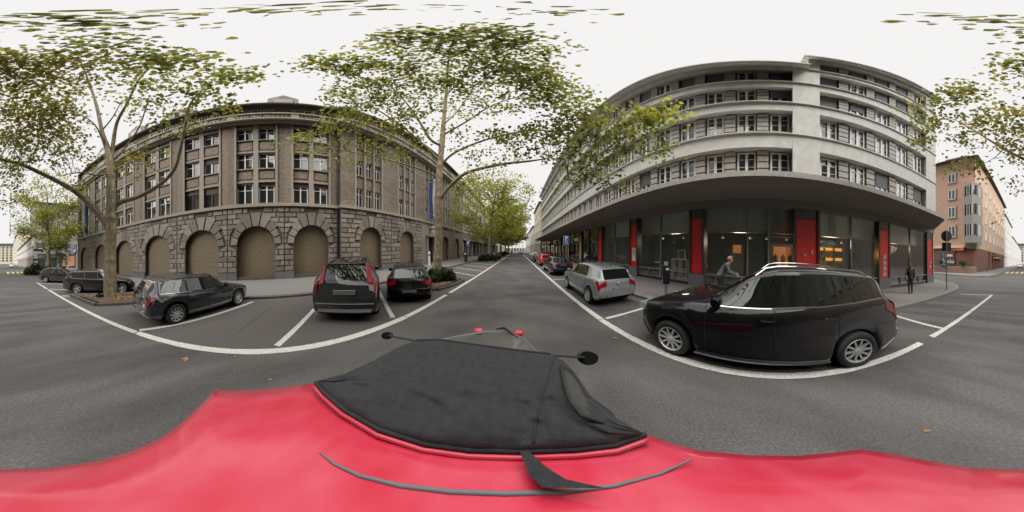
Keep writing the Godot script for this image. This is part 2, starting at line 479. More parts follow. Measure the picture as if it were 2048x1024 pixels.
func ground() -> void:
	var road := thing("road", "", "", Vector3(0, 0, 0), "", "structure", true)
	var mb := MB.new()
	var ds := [0.0, 0.25, 0.5, 0.75, 1.0]
	while ds[-1] < 700.0: ds.append(ds[-1] * 1.12)
	var rows := []
	for i in ds.size():
		var row := []
		for a in [-720.0, -480.0, -330.0, -260.0]: row.append(polar(deg_to_rad(a), 0.0, ds[i]))
		for k in 337: row.append(polar(deg_to_rad(-210.0 + k * 1.25), 0.0, ds[i]))
		for a in [260.0, 330.0, 480.0, 720.0]: row.append(polar(deg_to_rad(a), 0.0, ds[i]))
		rows.append(row)
	var under := []
	for p in rows[0]: under.append(Vector3(p.x * 20.0, p.y, 45.0))
	rows.push_front(under)
	mb.grid(rows)
	# the ground goes on to either side of the viewer
	for e in [0, rows[0].size() - 1]:
		var a: Vector3 = rows[1][e]
		var b: Vector3 = rows[0][e]
		for i in range(2, rows.size()):
			if e == 0: mb.tri(b, rows[i - 1][e], rows[i][e])
			else: mb.tri(b, rows[i][e], rows[i - 1][e])
	var flip := MB.new()
	for i in range(0, mb.v.size(), 3): flip.tri(mb.v[i], mb.v[i + 2], mb.v[i + 1])
	part("carriageway", flip, M.asphalt, road, true, true)
	# the parking bays are laid in an older, redder asphalt
	sheet("bay_surface", M.stall_asphalt, road, [Vector2(-3.05, -16), Vector2(-3.05, 2), Vector2(-3.05, 40), Vector2(-7.35, 40), Vector2(-7.35, 2), Vector2(-7.35, -20)], 0.004, 0.5)
	var W: Material = M.line_paint
	stripe(road, Vector2(-3.05, -15.6), Vector2(-3.05, -11.7), 0.16, W, "edge_line")
	stripe(road, Vector2(-3.05, -11.3), Vector2(-3.03, -2.95), 0.17, W, "edge_line")
	stripe(road, Vector2(-3.04, -2.9), Vector2(-2.95, 3.6), 0.2, W, "edge_line")
	stripe(road, Vector2(-2.95, 3.63), Vector2(-3.0, 6.4), 0.17, W, "edge_line")
	stripe(road, Vector2(-3.0, 6.8), Vector2(-3.0, 70), 0.17, W, "edge_line")
	stripe(road, Vector2(2.24, -2.85), Vector2(2.16, 3.85), 0.16, W, "edge_line")
	stripe(road, Vector2(2.17, 3.88), Vector2(2.25, 70), 0.17, W, "edge_line")
	stripe(road, Vector2(2.26, -6.0), Vector2(2.26, -3.3), 0.16, W, "edge_line")
	stripe(road, Vector2(2.24, -9.6), Vector2(2.26, -6.05), 0.14, W, "edge_line")
	for s0 in [-15.0, -11.5, -8.9, -2.97, 0.3, 3.34, 11.9, 14.6, 17.8, 21.0, 29.5, 32.5]:
		stripe(road, Vector2(-3.2, s0), Vector2(-6.95, s0 + 2.6), 0.14, W)
	for s0 in [-3.95, 3.85, 10.42, 17.0, 23.6, 30.0]:
		stripe(road, Vector2(2.32, s0), Vector2(4.2, s0 + 0.1), 0.12, W)
	stripe(road, Vector2(2.3, -9.53), Vector2(4.1, -9.1), 0.1, W)
	for k in 9:
		var x := 0.5 + k * 0.95
		if x < 5.0: stripe(road, Vector2(x, -34.5), Vector2(x, -29.0), 0.5, M.yellow_paint if k != 1 else W, "crossing_stripe")
		stripe(road, Vector2(-x, -34.5), Vector2(-x, -29.0), 0.5, M.yellow_paint, "crossing_stripe")
	# tar-filled cracks and darker repair patches
	for e in [[Vector2(-2.6, -8.0), Vector2(-0.6, -12.0)], [Vector2(-2.9, -3.2), Vector2(-3.6, -2.4)], [Vector2(0.9, 7.0), Vector2(0.6, 14.0)], [Vector2(-1.4, 5.0), Vector2(-1.2, 9.5)], [Vector2(3.0, -6.5), Vector2(0.8, -7.2)], [Vector2(-4.0, -0.6), Vector2(-6.9, 0.7)], [Vector2(2.9, 2.6), Vector2(4.5, 2.3)], [Vector2(1.2, -4.5), Vector2(1.7, -9.0)]]:
		var cb := MB.new()
		var l := []
		var r := []
		var c := run(e[0], e[1], 0.14)
		var side: Vector2 = (e[1] - e[0]).normalized().orthogonal()
		var drift := 0.0
		for p in c:
			drift += rng.randf_range(-0.035, 0.035)
			var w := rng.randf_range(0.008, 0.026)
			l.append(p + side * (drift - w))
			r.append(p + side * (drift + w))
		ribbon(cb, l, r, 0.007)
		part("tar_crack", cb, M.tar, road)
	for e in [[Vector2(-1.9, 6.5), Vector2(-0.6, 6.4), Vector2(-0.5, 9.4), Vector2(-1.8, 9.6)], [Vector2(0.3, -9.2), Vector2(1.5, -9.0), Vector2(1.4, -6.4), Vector2(0.4, -6.6)], [Vector2(-4.9, 0.6), Vector2(-4.0, 0.3), Vector2(-3.5, 1.1), Vector2(-4.5, 1.5)]]:
		sheet("repair_patch", M.stall_asphalt, road, e, 0.006, 0.4)
	# left pavement
	var pl := thing("pavement_left", "", "", P(-7.4, 0, 0), "", "structure")
	var F := facing(P(-7.62, 0, 0), Vector3.RIGHT)
	mb = MB.new()
	mb.box(F, -30.0, 130.0, -0.05, 0.11, -5.8, 0.0)
	part("paving", mb, M.pavement, pl)
	kerb_run(pl, [Vector2(-7.35, -20), Vector2(-7.35, 40)], 0.25, 0.12, M.dark_kerb)
	var far := MB.new()
	far.box(facing(P(-7.35, 0, 0), Vector3.RIGHT), 40.0, 130.0, -0.05, 0.12, -0.25, 0.0)
	part("far_kerb", far, M.dark_kerb, pl)
	# right pavement, rounded at the corner
	var pr := thing("pavement_right", "", "", P(4.6, 0, 0), "", "structure")
	var edge := [Vector2(4.6, 60), Vector2(4.6, 20), Vector2(4.6, 6), Vector2(4.6, -6.5), Vector2(4.62, -8.6), Vector2(4.72, -9.7), Vector2(4.95, -10.7), Vector2(5.4, -11.6), Vector2(6.1, -12.4), Vector2(7.1, -13.1), Vector2(8.5, -13.8), Vector2(12.0, -15.0), Vector2(24, -18)]
	kerb_run(pr, edge, 0.28, 0.13, M.kerb, 1.2)
	var e2 := []
	for i in edge.size() - 1:
		var c := run(edge[i], edge[i + 1], clampf(edge[i].length() * 0.08, 0.4, 3.0))
		if i > 0: c.pop_front()
		e2 += c
	var inn := []
	var out := []
	for i in e2.size():
		var d: Vector2 = (e2[mini(i + 1, e2.size() - 1)] - e2[maxi(i - 1, 0)]).normalized()
		out.append(e2[i] + Vector2(-d.y, d.x) * 0.28)
		inn.append(Vector2(clampf(e2[i].x + 4.3, 9.0, 40.0), maxf(e2[i].y, -12.3)))
	mb = MB.new()
	ribbon(mb, inn, out, 0.12, 7)
	part("paving", mb, M.pavement, pr)
	sheet("slab", M.slab, pr, [Vector2(5.0, -5.6), Vector2(6.9, -5.2), Vector2(6.9, -6.9), Vector2(5.0, -7.6)], 0.127, 0.5)
	mb = MB.new()
	mb.box(facing(P(4.6, 0, 0), Vector3.LEFT), -130.0, -60.0, -0.05, 0.12, -4.0, 0.0)
	part("far_paving", mb, M.pavement, pr)
	# pavement before the pink house
	var pp := thing("pavement_corner", "", "", P(5, 0, -21), "", "structure")
	var pe := [Vector2(26, -23.5), Vector2(9.0, -20.8), Vector2(6.4, -20.9), Vector2(5.3, -21.9), Vector2(4.9, -24), Vector2(4.9, -120)]
	kerb_run(pp, [pe[5], pe[4], pe[3], pe[2], pe[1], pe[0]], 0.25, 0.12, M.kerb, 3.0)
	sheet("paving", M.pavement, pp, [Vector2(26, -24), Vector2(9.0, -21.1), Vector2(6.5, -21.2), Vector2(5.5, -22.1), Vector2(5.15, -24), Vector2(5.15, -120), Vector2(26, -120)], 0.115, 3.0)
	var pb := thing("pavement_back", "", "", P(-7, 0, -44), "", "structure")
	kerb_run(pb, [Vector2(-6.2, -130), Vector2(-6.2, -46), Vector2(-7.2, -44.4), Vector2(-40, -44.4)], 0.25, 0.12, M.kerb, 4.0)
	sheet("paving", M.pavement, pb, [Vector2(-6.45, -130), Vector2(-6.45, -46), Vector2(-7.3, -44.65), Vector2(-40, -44.65), Vector2(-40, -130)], 0.115, 3.0)

func island(off: float, label: String, quadr: Array) -> void:
	var isl := thing("tree_bed", label, "tree bed", P(quadr[0].x, 0, quadr[0].y + off), "tree beds between the parking bays")
	var q := []
	for p in quadr: q.append(p + Vector2(0, off))
	var ring := q.duplicate()
	ring.append(q[0])
	kerb_run(isl, ring, 0.16, 0.13, M.dark_kerb, 1.0)
	var cen := Vector2.ZERO
	for p in q: cen += p / q.size()
	var ins := []
	for p in q: ins.append(p + (cen - p).normalized() * 0.18)
	sheet("soil", M.soil, isl, ins, 0.115, 0.4)
	# dead leaves and litter lying on the soil
	var lm := MB.new()
	for k in 160:
		var a := rng.randi() % ins.size()
		var p: Vector2 = ins[a].lerp(ins[(a + 1) % ins.size()], rng.randf()).lerp(cen, rng.randf())
		flat_leaf(lm, P(p.x, 0.125 + rng.randf() * 0.015, p.y), 0.07)
	var lo := part("litter", lm, M.fallen_leaf, isl)
	lo.set_meta("kind", "stuff")
func flat_leaf(mb: MB, at: Vector3, r: float) -> void:
	var a := rng.randf() * TAU
	var t := Basis(Vector3.UP, a) * Basis(Vector3.RIGHT, rng.randf_range(-0.3, 0.3))
	var ring := []
	for k in 7:
		var rr := r * (1.0 if k % 2 == 0 else 0.55)
		ring.append(at + t * Vector3(cos(TAU * k / 7) * rr, 0.004, sin(TAU * k / 7) * rr))
	for k in range(1, 6): mb.tri(ring[0], ring[k + 1], ring[k])
# ---------------------------------------------------------------- windows
func window_at(parent: Node3D, F: Transform3D, u0: float, u1: float, y0: float, y1: float, w: float, o := {}) -> MeshInstance3D:
	# a window of frame bars with its panes as children, set with its face at w
	var fr: float = o.get("bar", 0.07)
	var mb := MB.new()
	var mull: Array = o.get("mull", [0.5])
	var trans: Array = o.get("trans", [0.7])
	var thin: float = o.get("thin", 0.05)
	mb.box(F, u0, u0 + fr, y0, y1, w - 0.06, w)
	mb.box(F, u1 - fr, u1, y0, y1, w - 0.06, w)
	mb.box(F, u0 + fr, u1 - fr, y0, y0 + fr, w - 0.06, w)
	mb.box(F, u0 + fr, u1 - fr, y1 - fr, y1, w - 0.06, w)
	var us := [u0 + fr]
	for f in mull:
		var m := lerpf(u0, u1, f)
		var hm: float = o.get("mbar", 0.05)
		mb.box(F, m - hm, m + hm, y0 + fr, y1 - fr, w - 0.06, w + 0.004)
		us.append(m - hm); us.append(m + hm)
	us.append(u1 - fr)
	for f in trans:
		var m := lerpf(y0, y1, f)
		for k in range(0, us.size(), 2):
			mb.box(F, us[k], us[k + 1], m - thin / 2, m + thin / 2, w - 0.05, w - 0.004)
	var win := part("window", mb, o.get("frame", M.white_frame), parent)
	if o.get("one_pane", false):
		mb = MB.new()
		mb.box(F, u0 + fr, u1 - fr, y0 + fr, y1 - fr, w - 0.05, w - 0.03)
		part("pane", mb, o.get("glass", M.window_glass), win)
	else:
		for k in range(0, us.size(), 2):
			mb = MB.new()
			var tilt := rng.randf_range(-0.012, 0.012)
			mb.prism(F * Transform3D(Basis(Vector3.UP, tilt), Vector3((us[k] + us[k + 1]) / 2, 0, 0)), [Vector2((us[k] - us[k + 1]) / 2, y0 + fr), Vector2((us[k + 1] - us[k]) / 2, y0 + fr), Vector2((us[k + 1] - us[k]) / 2, y1 - fr), Vector2((us[k] - us[k + 1]) / 2, y1 - fr)], w - 0.05, w - 0.034)
			part("pane", mb, o.get("glass", M.window_glass), win)
	if o.has("blind"):
		mb = MB.new()
		var yb := lerpf(y1, y0, o.blind)
		var sl := 0.09
		var y := y1
		while y - sl > yb:
			mb.prism(F, [Vector2(u0 + 0.02, y - sl + 0.006), Vector2(u1 - 0.02, y - sl + 0.006), Vector2(u1 - 0.02, y), Vector2(u0 + 0.02, y)], w + 0.006, w + 0.03)
			y -= sl
		part("blind", mb, o.get("blind_mat", M.blind_brown), win)
	return win

# ---------------------------------------------------------------- the stone block on the left
const CROWN := 4.4
var stones := 0
func block(parent: Node3D, rest: MB, F: Transform3D, q: Array, proud := 0.07) -> void:
	var pr := proud * rng.randf_range(0.75, 1.3)
	if stones < 300:
		var mb := MB.new()
		mb.pillow(F, q, 0.0, pr, 0.045)
		part("stone_block", mb, [M.ashlar_a, M.ashlar_b, M.ashlar_c][rng.randi() % 3], parent)
		stones += 1
	else:
		rest.pillow(F, q, 0.0, pr, 0.045)
func arch_bay(b: Node3D, rest: MB, F: Transform3D, ul: float, ur: float, uc: float, hw: float, shutter: Material, near: bool) -> void:
	# a rusticated bay from ul to ur with a round-headed opening in it
	var ys := 4.4 - hw
	var top := 5.95
	var ch := 0.435
	var y0 := 0.72
	# wall behind the blocks
	var mb := MB.new()
	mb.box(F, ul, uc - hw, 0.0, top + 0.2, -0.5, 0.0)
	mb.box(F, uc + hw, ur, 0.0, top + 0.2, -0.5, 0.0)
	mb.box(F, uc - hw, uc + hw, 0.0, 0.36, -0.5, 0.02)
	var k := 16
	for i in k:
		var a0 := PI - PI * i / k
		var a1 := PI - PI * (i + 1) / k
		var p := Vector2(uc + hw * cos(a0), ys + hw * sin(a0))
		var q := Vector2(uc + hw * cos(a1), ys + hw * sin(a1))
		mb.quad(F * Vector3(p.x, p.y, 0), F * Vector3(p.x, top + 0.2, 0), F * Vector3(q.x, top + 0.2, 0), F * Vector3(q.x, q.y, 0))
		mb.quad(F * Vector3(p.x, p.y, -0.5), F * Vector3(p.x, p.y, 0), F * Vector3(q.x, q.y, 0), F * Vector3(q.x, q.y, -0.5))
	mb.box(F, uc - hw - 0.1, uc + hw + 0.1, 0.2, 4.6, -0.62, -0.52)
	part("wall", mb, M.joint, b)
	# roller shutter of ribbed slats
	mb = MB.new()
	var sl := 0.11
	var y := 0.36
	while y < CROWN:
		var hh := hw if y < ys else sqrt(maxf(0.01, hw * hw - (y - ys) * (y - ys)))
		var h2 := hw if y + sl < ys else sqrt(maxf(0.01, hw * hw - (y + sl - ys) * (y + sl - ys)))
		var h := minf(hh, h2) + 0.04
		var kk := maxi(1, int(h * 2.0))
		for i in kk:
			var a := lerpf(uc - h, uc + h, float(i) / kk)
			var c := lerpf(uc - h, uc + h, float(i + 1) / kk)
			mb.quad(F * Vector3(a, y, -0.38), F * Vector3(a, y + sl * 0.8, -0.365), F * Vector3(c, y + sl * 0.8, -0.365), F * Vector3(c, y, -0.38))
			mb.quad(F * Vector3(a, y + sl * 0.8, -0.365), F * Vector3(a, y + sl, -0.38), F * Vector3(c, y + sl, -0.38), F * Vector3(c, y + sl * 0.8, -0.365))
		y += sl
	part("roller_shutter", mb, shutter, b)
	# plinth
	for r in [[ul, uc - hw], [uc + hw, ur]]:
		mb = MB.new()
		mb.box(F, r[0] + 0.01, r[1] - 0.01, 0.1, y0 - 0.02, 0.0, 0.12)
		part("plinth_stone", mb, M.granite, b)
	# voussoirs
	var nv := 9
	var R := hw + 0.55
	for i in nv:
		var a0 := PI * i / nv + 0.008
		var a1 := PI * (i + 1) / nv - 0.008
		var ro := R + (0.62 if absi(i - 4) <= 1 else (0.32 if absi(i - 4) == 2 else 0.0))
		var pts := [Vector2(uc + hw * cos(a0), ys + hw * sin(a0)), Vector2(uc + ro * cos(a0), minf(ys + ro * sin(a0), top - 0.02)), Vector2(uc + ro * cos(a1), minf(ys + ro * sin(a1), top - 0.02)), Vector2(uc + hw * cos(a1), ys + hw * sin(a1))]
		block(b, rest, F, pts, 0.09)
	# courses of the piers and spandrels
	var n := int((top - y0) / ch)
	for i in n:
		var ya := y0 + i * ch + 0.01
		var yb := y0 + (i + 1) * ch - 0.01
		for side in [-1, 1]:
			var lim: float = ul if side < 0 else ur
			var ea := _edge(ya, ys, hw, R, uc, side)
			var eb := _edge(yb, ys, hw, R, uc, side)
			var room: float = absf(lim - (ea + eb) / 2)
			if room < 0.06 or (lim - ea) * side < 0.03 or (lim - eb) * side < 0.03: continue
			var parts := 1 if (room < 0.75 or i % 2 == 0) else 2
			if room > 1.6: parts = 2 + i % 2
			var cuts := [0.0]
			for c in parts - 1: cuts.append((c + 1.0) / parts + rng.randf_range(-0.12, 0.12))
			cuts.append(1.0)
			for c in parts:
				var a: float = lerpf(ea, lim, cuts[c]) + side * 0.008
				var a2: float = lerpf(eb, lim, cuts[c]) + side * 0.008
				var d: float = lerpf(ea, lim, cuts[c + 1]) - side * 0.008
				var d2: float = lerpf(eb, lim, cuts[c + 1]) - side * 0.008
				if c > 0: a2 = a
				if c < parts - 1: d2 = d
				var q := [Vector2(a, ya), Vector2(d, ya), Vector2(d2, yb), Vector2(a2, yb)]
				if side < 0: q = [Vector2(d, ya), Vector2(a, ya), Vector2(a2, yb), Vector2(d2, yb)]
				block(b, rest, F, q, 0.075)
func _edge(y: float, ys: float, hw: float, R: float, uc: float, side: int) -> float:
	if y < ys - 0.2: return uc + side * (hw + 0.01)
	var ex := R + clampf((y - ys) * 0.14, 0.0, 0.2)
	if y > ys + ex: return uc + side * 0.62
	var hx: float = sqrt(maxf(0.0, ex * ex - maxf(0.0, y - ys) * maxf(0.0, y - ys)))
	return uc + side * maxf(hx + 0.02, 0.62)

func left_block() -> void:
	var b := thing("stone_building", "long brown stone office block with rusticated ground-floor arches and brown roller shutters", "building", P(-12.9, 0, 0))
	var F := facing(P(-12.9, 0, 0), Vector3.RIGHT)
	var FB := facing(P(-12.45, 0, 0), Vector3.RIGHT)
	var rest := MB.new()
	var cs := [4.09, -0.45, -5.0, -9.65, -14.5, -19.5, -24.4]
	var bounds := [6.6, 1.82, -2.72, -7.32, -12.08, -17.0, -21.95, -27.2]
	for i in [1, 0, 2, 3]: arch_bay(b, rest, F, bounds[i + 1], bounds[i], cs[i], 1.5, M.shutter, true)
	var csb := [9.9, 15.5, 26.3, 31.9]
	var bb := [[6.6, 12.7], [12.7, 18.6], [23.6, 29.2], [29.2, 35.6]]
	for i in [0, 1]: arch_bay(b, rest, FB, bb[i][0], bb[i][1], csb[i], 1.3, M.shutter, true)
	for i in [4, 5, 6]: arch_bay(b, rest, F, bounds[i + 1], bounds[i], cs[i], 1.5, M.shutter, false)
	for i in [2, 3]: arch_bay(b, rest, FB, bb[i][0], bb[i][1], csb[i], 1.3, M.brown_brick if i == 2 else M.shutter, false)
	if rest.v.size():
		var o := part("stone_blocks", rest, M.ashlar_a, b)
		o.set_meta("kind", "stuff")
	# entrance with a stone hood
	var mb := MB.new()
	mb.box(FB, 18.6, 20.0, 0.1, 6.15, -0.5, 0.06)
	mb.box(FB, 22.4, 23.6, 0.1, 6.15, -0.5, 0.06)
	mb.box(FB, 20.0, 22.4, 4.0, 6.15, -0.5, 0.0)
	part("wall", mb, M.ashlar_b, b)
	mb = MB.new()
	mb.box(FB, 19.6, 22.8, 4.0, 4.35, 0.06, 0.7)
	mb.box(FB, 19.75, 20.05, 0.1, 4.0, 0.06, 0.3)
	mb.box(FB, 22.35, 22.65, 0.1, 4.0, 0.06, 0.3)
	part("door_surround", mb, M.trim_stone, b)
	mb = MB.new()
	mb.lathe(Transform3D(FB.basis, FB * Vector3(21.2, 4.35, 0.35)), [Vector2(0.5, 0), Vector2(0.55, 0.3), Vector2(0.4, 0.7), Vector2(0.5, 1.0), Vector2(0.2, 1.35), Vector2(0, 1.4)], 10)
	part("carved_crest", mb, M.trim_stone, b)
	mb = MB.new()
	mb.box(FB, 20.06, 22.34, 0.1, 3.99, -0.45, -0.35)
	var door := part("door", mb, M.dark_metal, b)
	mb = MB.new()
	mb.box(FB, 21.1, 21.16, 1.0, 1.5, -0.35, -0.28)
	part("door_handle", mb, M.chrome, door)
	# string course
	mb = MB.new()
	mb.box(F, -27.2, 6.6, 6.0, 6.28, -0.3, 0.22)
	part("string_course", mb, M.trim_stone, b)
	mb = MB.new()
	mb.box(FB, 6.45, 35.6, 6.0, 6.28, -0.3, 0.22)
	part("string_course", mb, M.trim_stone, b)
	# upper floors, wing with pairs of windows
	var fl := [[6.35, 8.3], [9.75, 11.55], [13.25, 15.0]]
	mb = MB.new()
	mb.box(F, -27.2, 6.6, 6.2, 15.7, -1.2, -0.42)
	part("back_wall", mb, M.wall_stone_dark, b)
	for i in cs.size():
		var c: float = cs[i]
		var lo: float = bounds[i + 1]
		var hi: float = bounds[i]
		for e in [[lo, c - 1.56], [c + 1.56, hi]]:
			mb = MB.new()
			mb.box(F, e[0] + (0.0 if e[0] != lo else 0.004), e[1], 6.28, 15.6, -0.42, 0.0)
			part("pilaster", mb, M.wall_stone if i % 2 == 0 else M.wall_stone_dark, b)
			mb = MB.new()
			var edge_u: float = e[1] - 0.16 if e[0] == lo else e[0]
			mb.box(F, edge_u, edge_u + 0.16, 6.28, 15.6, 0.0, 0.07)
			part("pilaster_edge", mb, M.trim_stone, b)
		mb = MB.new()
		mb.box(F, c - 0.2, c + 0.2, 6.28, 15.6, -0.42, -0.06)
		part("pier", mb, M.trim_stone, b)
		for j in 3:
			var y0: float = fl[j][0]
			var y1: float = fl[j][1]
			var nxt: float = fl[j + 1][0] if j < 2 else 15.6
			for sd in [-1, 1]:
				var ua: float = c + (0.2 if sd > 0 else -1.56)
				var ub: float = c + (1.56 if sd > 0 else -0.2)
				mb = MB.new()
				mb.box(F, ua, ub, y1 + 0.02, nxt - 0.1, -0.42, -0.16)
				mb.box(F, ua + 0.12, ub - 0.12, y1 + 0.42, nxt - 0.3, -0.16, -0.12)
				part("spandrel", mb, M.wall_stone, b)
				mb = MB.new()
				mb.box(F, ua, ub, nxt - 0.1, nxt, -0.42, -0.02)
				if j < 2: part("sill", mb, M.trim_stone, b)
				mb = MB.new()
				mb.box(F, ua, ub, y1 + 0.02, y1 + 0.2, -0.16, -0.06)
				part("lintel", mb, M.trim_stone, b)
				var o := {"bar": 0.07, "mull": [0.5], "trans": [0.66]}
				var r := rng.randf()
				if r < 0.3 or (i == 2 and j == 0): o.blind = rng.randf_range(0.15, 0.4)
				if i == 2 and j == 0: o.frame = M.brown_frame
				if i > 4: o.one_pane = true
				window_at(b, F, ua + 0.05, ub - 0.05, y0, y1, -0.26, o)
	# upper floors, wing with three narrow windows to a bay
	mb = MB.new()
	mb.box(FB, 6.6, 35.6, 6.2, 15.7, -1.2, -0.42)
	part("back_wall", mb, M.wall_stone_dark, b)
	var cb := [9.75, 15.5, 21.1, 26.6, 32.0]
	var bd := [6.6, 12.6, 18.3, 23.85, 29.3, 35.6]
	for i in 5:
		var c: float = cb[i]
		for e in [[bd[i], c - 1.75], [c + 1.75, bd[i + 1]]]:
			# rusticated pilaster of stone courses
			var y := 6.28
			while y < 15.5:
				mb = MB.new()
				mb.box(FB, e[0] + 0.004, e[1], y + 0.015, minf(y + 0.6, 15.6), -0.42, 0.0)
				part("pilaster_stone", mb, [M.wall_stone, M.wall_stone_dark][rng.randi() % 2], b)
				y += 0.6
		for k in 4:
			mb = MB.new()
			var u := c - 1.75 + k * 1.1
			mb.box(FB, u, u + 0.2, 6.28, 15.6, -0.42, 0.03)
			part("pier", mb, M.trim_stone, b)
		for j in 3:
			var y0: float = fl[j][0]
			var y1: float = fl[j][1]
			var nxt: float = fl[j + 1][0] if j < 2 else 15.6
			for k in 3:
				var ua := c - 1.55 + k * 1.1
				mb = MB.new()
				mb.box(FB, ua, ua + 0.9, y1 + 0.02, nxt - 0.1, -0.42, -0.16)
				part("spandrel", mb, M.wall_stone, b)
				mb = MB.new()
				mb.box(FB, ua, ua + 0.9, nxt - 0.1, nxt, -0.42, -0.05)
				part("sill", mb, M.trim_stone, b)
				var o := {"bar": 0.06, "mull": [0.5], "mbar": 0.03, "trans": [0.68], "one_pane": i > 1}
				if rng.randf() < 0.3: o.blind = rng.randf_range(0.15, 0.4)
				window_at(b, FB, ua + 0.06, ua + 0.84, y0, y1, -0.26, o)
	# cornice, balustrade, attic, roof
	for e in [[F, -27.4, 6.5], [FB, 6.5, 35.8]]:
		mb = MB.new()
		mb.box(e[0], e[1], e[2], 15.6, 15.85, -0.4, 0.3)
		mb.box(e[0], e[1], e[2], 15.85, 16.05, -0.4, 0.6)
		part("cornice", mb, M.trim_stone, b)
		mb = MB.new()
		mb.box(e[0], e[1], e[2], 16.95, 17.12, 0.1, 0.42)
		mb.box(e[0], e[1], e[2], 16.05, 16.18, 0.12, 0.4)
		part("balustrade_rail", mb, M.trim_stone, b)
		var u: float = e[1] + 0.2
		var count := 0
		while u < e[2] and u < 20.0:
			mb = MB.new()
			if count % 14 == 0:
				mb.box(e[0], u - 0.3, u + 0.3, 16.18, 16.95, 0.14, 0.38)
				part("balustrade_post", mb, M.trim_stone, b)
				u += 0.55
			else:
				mb.lathe(Transform3D(e[0].basis, e[0] * Vector3(u, 16.18, 0.26)), [Vector2(0.09, 0), Vector2(0.07, 0.1), Vector2(0.12, 0.3), Vector2(0.06, 0.6), Vector2(0.09, 0.77)], 6)
				part("baluster", mb, M.trim_stone, b)
				u += 0.34
			count += 1
		mb = MB.new()
		mb.box(e[0], e[1], e[2], 16.05, 19.5, -1.6, -0.62)
		part("attic_wall", mb, M.wall_stone, b)
		mb = MB.new()
		mb.box(e[0], e[1], e[2], 19.5, 19.7, -1.6, 0.0)
		mb.box(e[0], e[1], e[2], 19.7, 19.95, -2.6, -0.15)
		mb.box(e[0], e[1], e[2], 19.95, 22.5, -7.0, -2.2)
		part("roof", mb, M.roof_tile, b)
	for i in cs.size():
		for k in 3: window_at(b, F, cs[i] - 1.5 + k * 1.05, cs[i] - 0.62 + k * 1.05, 17.5, 18.9, -0.58, {"bar": 0.08, "mull": [0.33, 0.66], "mbar": 0.025, "trans": [0.5], "one_pane": true})
	for i in 5:
		for k in 3: window_at(b, FB, cb[i] - 1.5 + k * 1.05, cb[i] - 0.7 + k * 1.05, 17.5, 18.9, -0.58, {"bar": 0.08, "mull": [], "trans": [], "one_pane": true})
	for c in [-7.3, -13.0, -20.0, 1.8]:
		mb = MB.new()
		mb.prism(F, [Vector2(c - 1.3, 19.9), Vector2(c + 1.3, 19.9), Vector2(c + 1.3, 21.3), Vector2(c, 22.2), Vector2(c - 1.3, 21.3)], -2.6, -0.5)
		var dm := part("dormer", mb, M.trim_stone, b)
		mb = MB.new()
		mb.box(F, c - 0.8, c + 0.8, 20.2, 21.2, -0.5, -0.47)
		part("pane", mb, M.window_glass, dm)
	# rainwater pipe in the angle between the wings
	mb = MB.new()
	var pp := []
	var rr := []
	for k in 9:
		pp.append(F * Vector3(6.42, 0.3 + k * 1.95, 0.16)); rr.append(0.07)
	mb.tube(pp, rr, 8)
	part("downpipe", mb, M.dark_metal, b)
	mb = MB.new()
	mb.box(FB, 6.1, 7.4, 16.0, 16.4, -0.2, 0.7)
	mb.prism(FB, [Vector2(6.1, 16.4), Vector2(7.4, 16.4), Vector2(6.75, 16.9)], -0.2, 0.65)
	part("gable_stone", mb, M.trim_stone, b)
	# rear return wall towards the cross street
	mb = MB.new()
	mb.box(facing(P(-12.9, 0, -27.25), Vector3(0, 0, 1)), -14.0, 0.0, 0.0, 19.5, -0.4, 0.0, 1.5)
	part("side_wall", mb, M.wall_stone, b)
	# banners
	for e in [[FB, 20.2, "long blue and white banner hanging beside the trunk of the middle tree"], [F, -22.6, "blue and white banner hanging at the far left end of the stone block"], [FB, 51.0, "small distant blue and white banner beyond the second street tree"]]:
		var G: Transform3D = e[0]
		var t := thing("banner", e[2], "banner", G * Vector3(e[1], 6.5, 0.75), "blue banners on the stone block")
		var hgt := 6.2
		for k in 2:
			mb = MB.new()
			var rows := []
			for i in 13:
				var row := []
				for j in 3: row.append(G * Vector3(e[1] + sin(i * 0.8) * 0.05 + 0.0, 6.6 + (i + (0.0 if i > 0 else (0.0 if k == 0 else 0.7))) / 12.0 * hgt, 0.3 + (k * 0.62 if k == 0 else 0.62) + (j / 2.0) * 0.6 + sin(i * 0.55 + j) * 0.05))
				rows.append(row)
			mb.grid(rows)
			part("blue_cloth" if k == 0 else "white_cloth", mb, M.banner_blue if k == 0 else M.banner_white, t)
		mb = MB.new()
		mb.tube([G * Vector3(e[1], 12.9, -0.2), G * Vector3(e[1], 12.9, 1.6)], [0.04, 0.04], 6)
		part("pole", mb, M.pole_grey, t)
	# the plainer stone building beyond
	var n := thing("stone_shop_building", "brown stone building beyond the arches, with a row of dark shop fronts", "building", P(-12.6, 0, 40))
	var G := facing(P(-12.6, 0, 0), Vector3.RIGHT)
	mb = MB.new()
	mb.box(G, 35.6, 100.0, 4.6, 19.0, -8.0, 0.0)
	part("wall", mb, M.wall_stone, n)
	mb = MB.new()
	mb.box(G, 35.6, 100.0, 4.3, 4.6, -1.0, 0.35)
	part("string_course", mb, M.trim_stone, n)
	mb = MB.new()
	mb.box(G, 35.6, 100.0, 18.6, 19.1, 0.0, 0.5)
	part("cornice", mb, M.trim_stone, n)
	mb = MB.new()
	mb.box(G, 35.6, 100.0, 0.1, 4.3, -4.0, -0.6)
	part("shop_front", mb, M.header, n)
	var u := 35.8
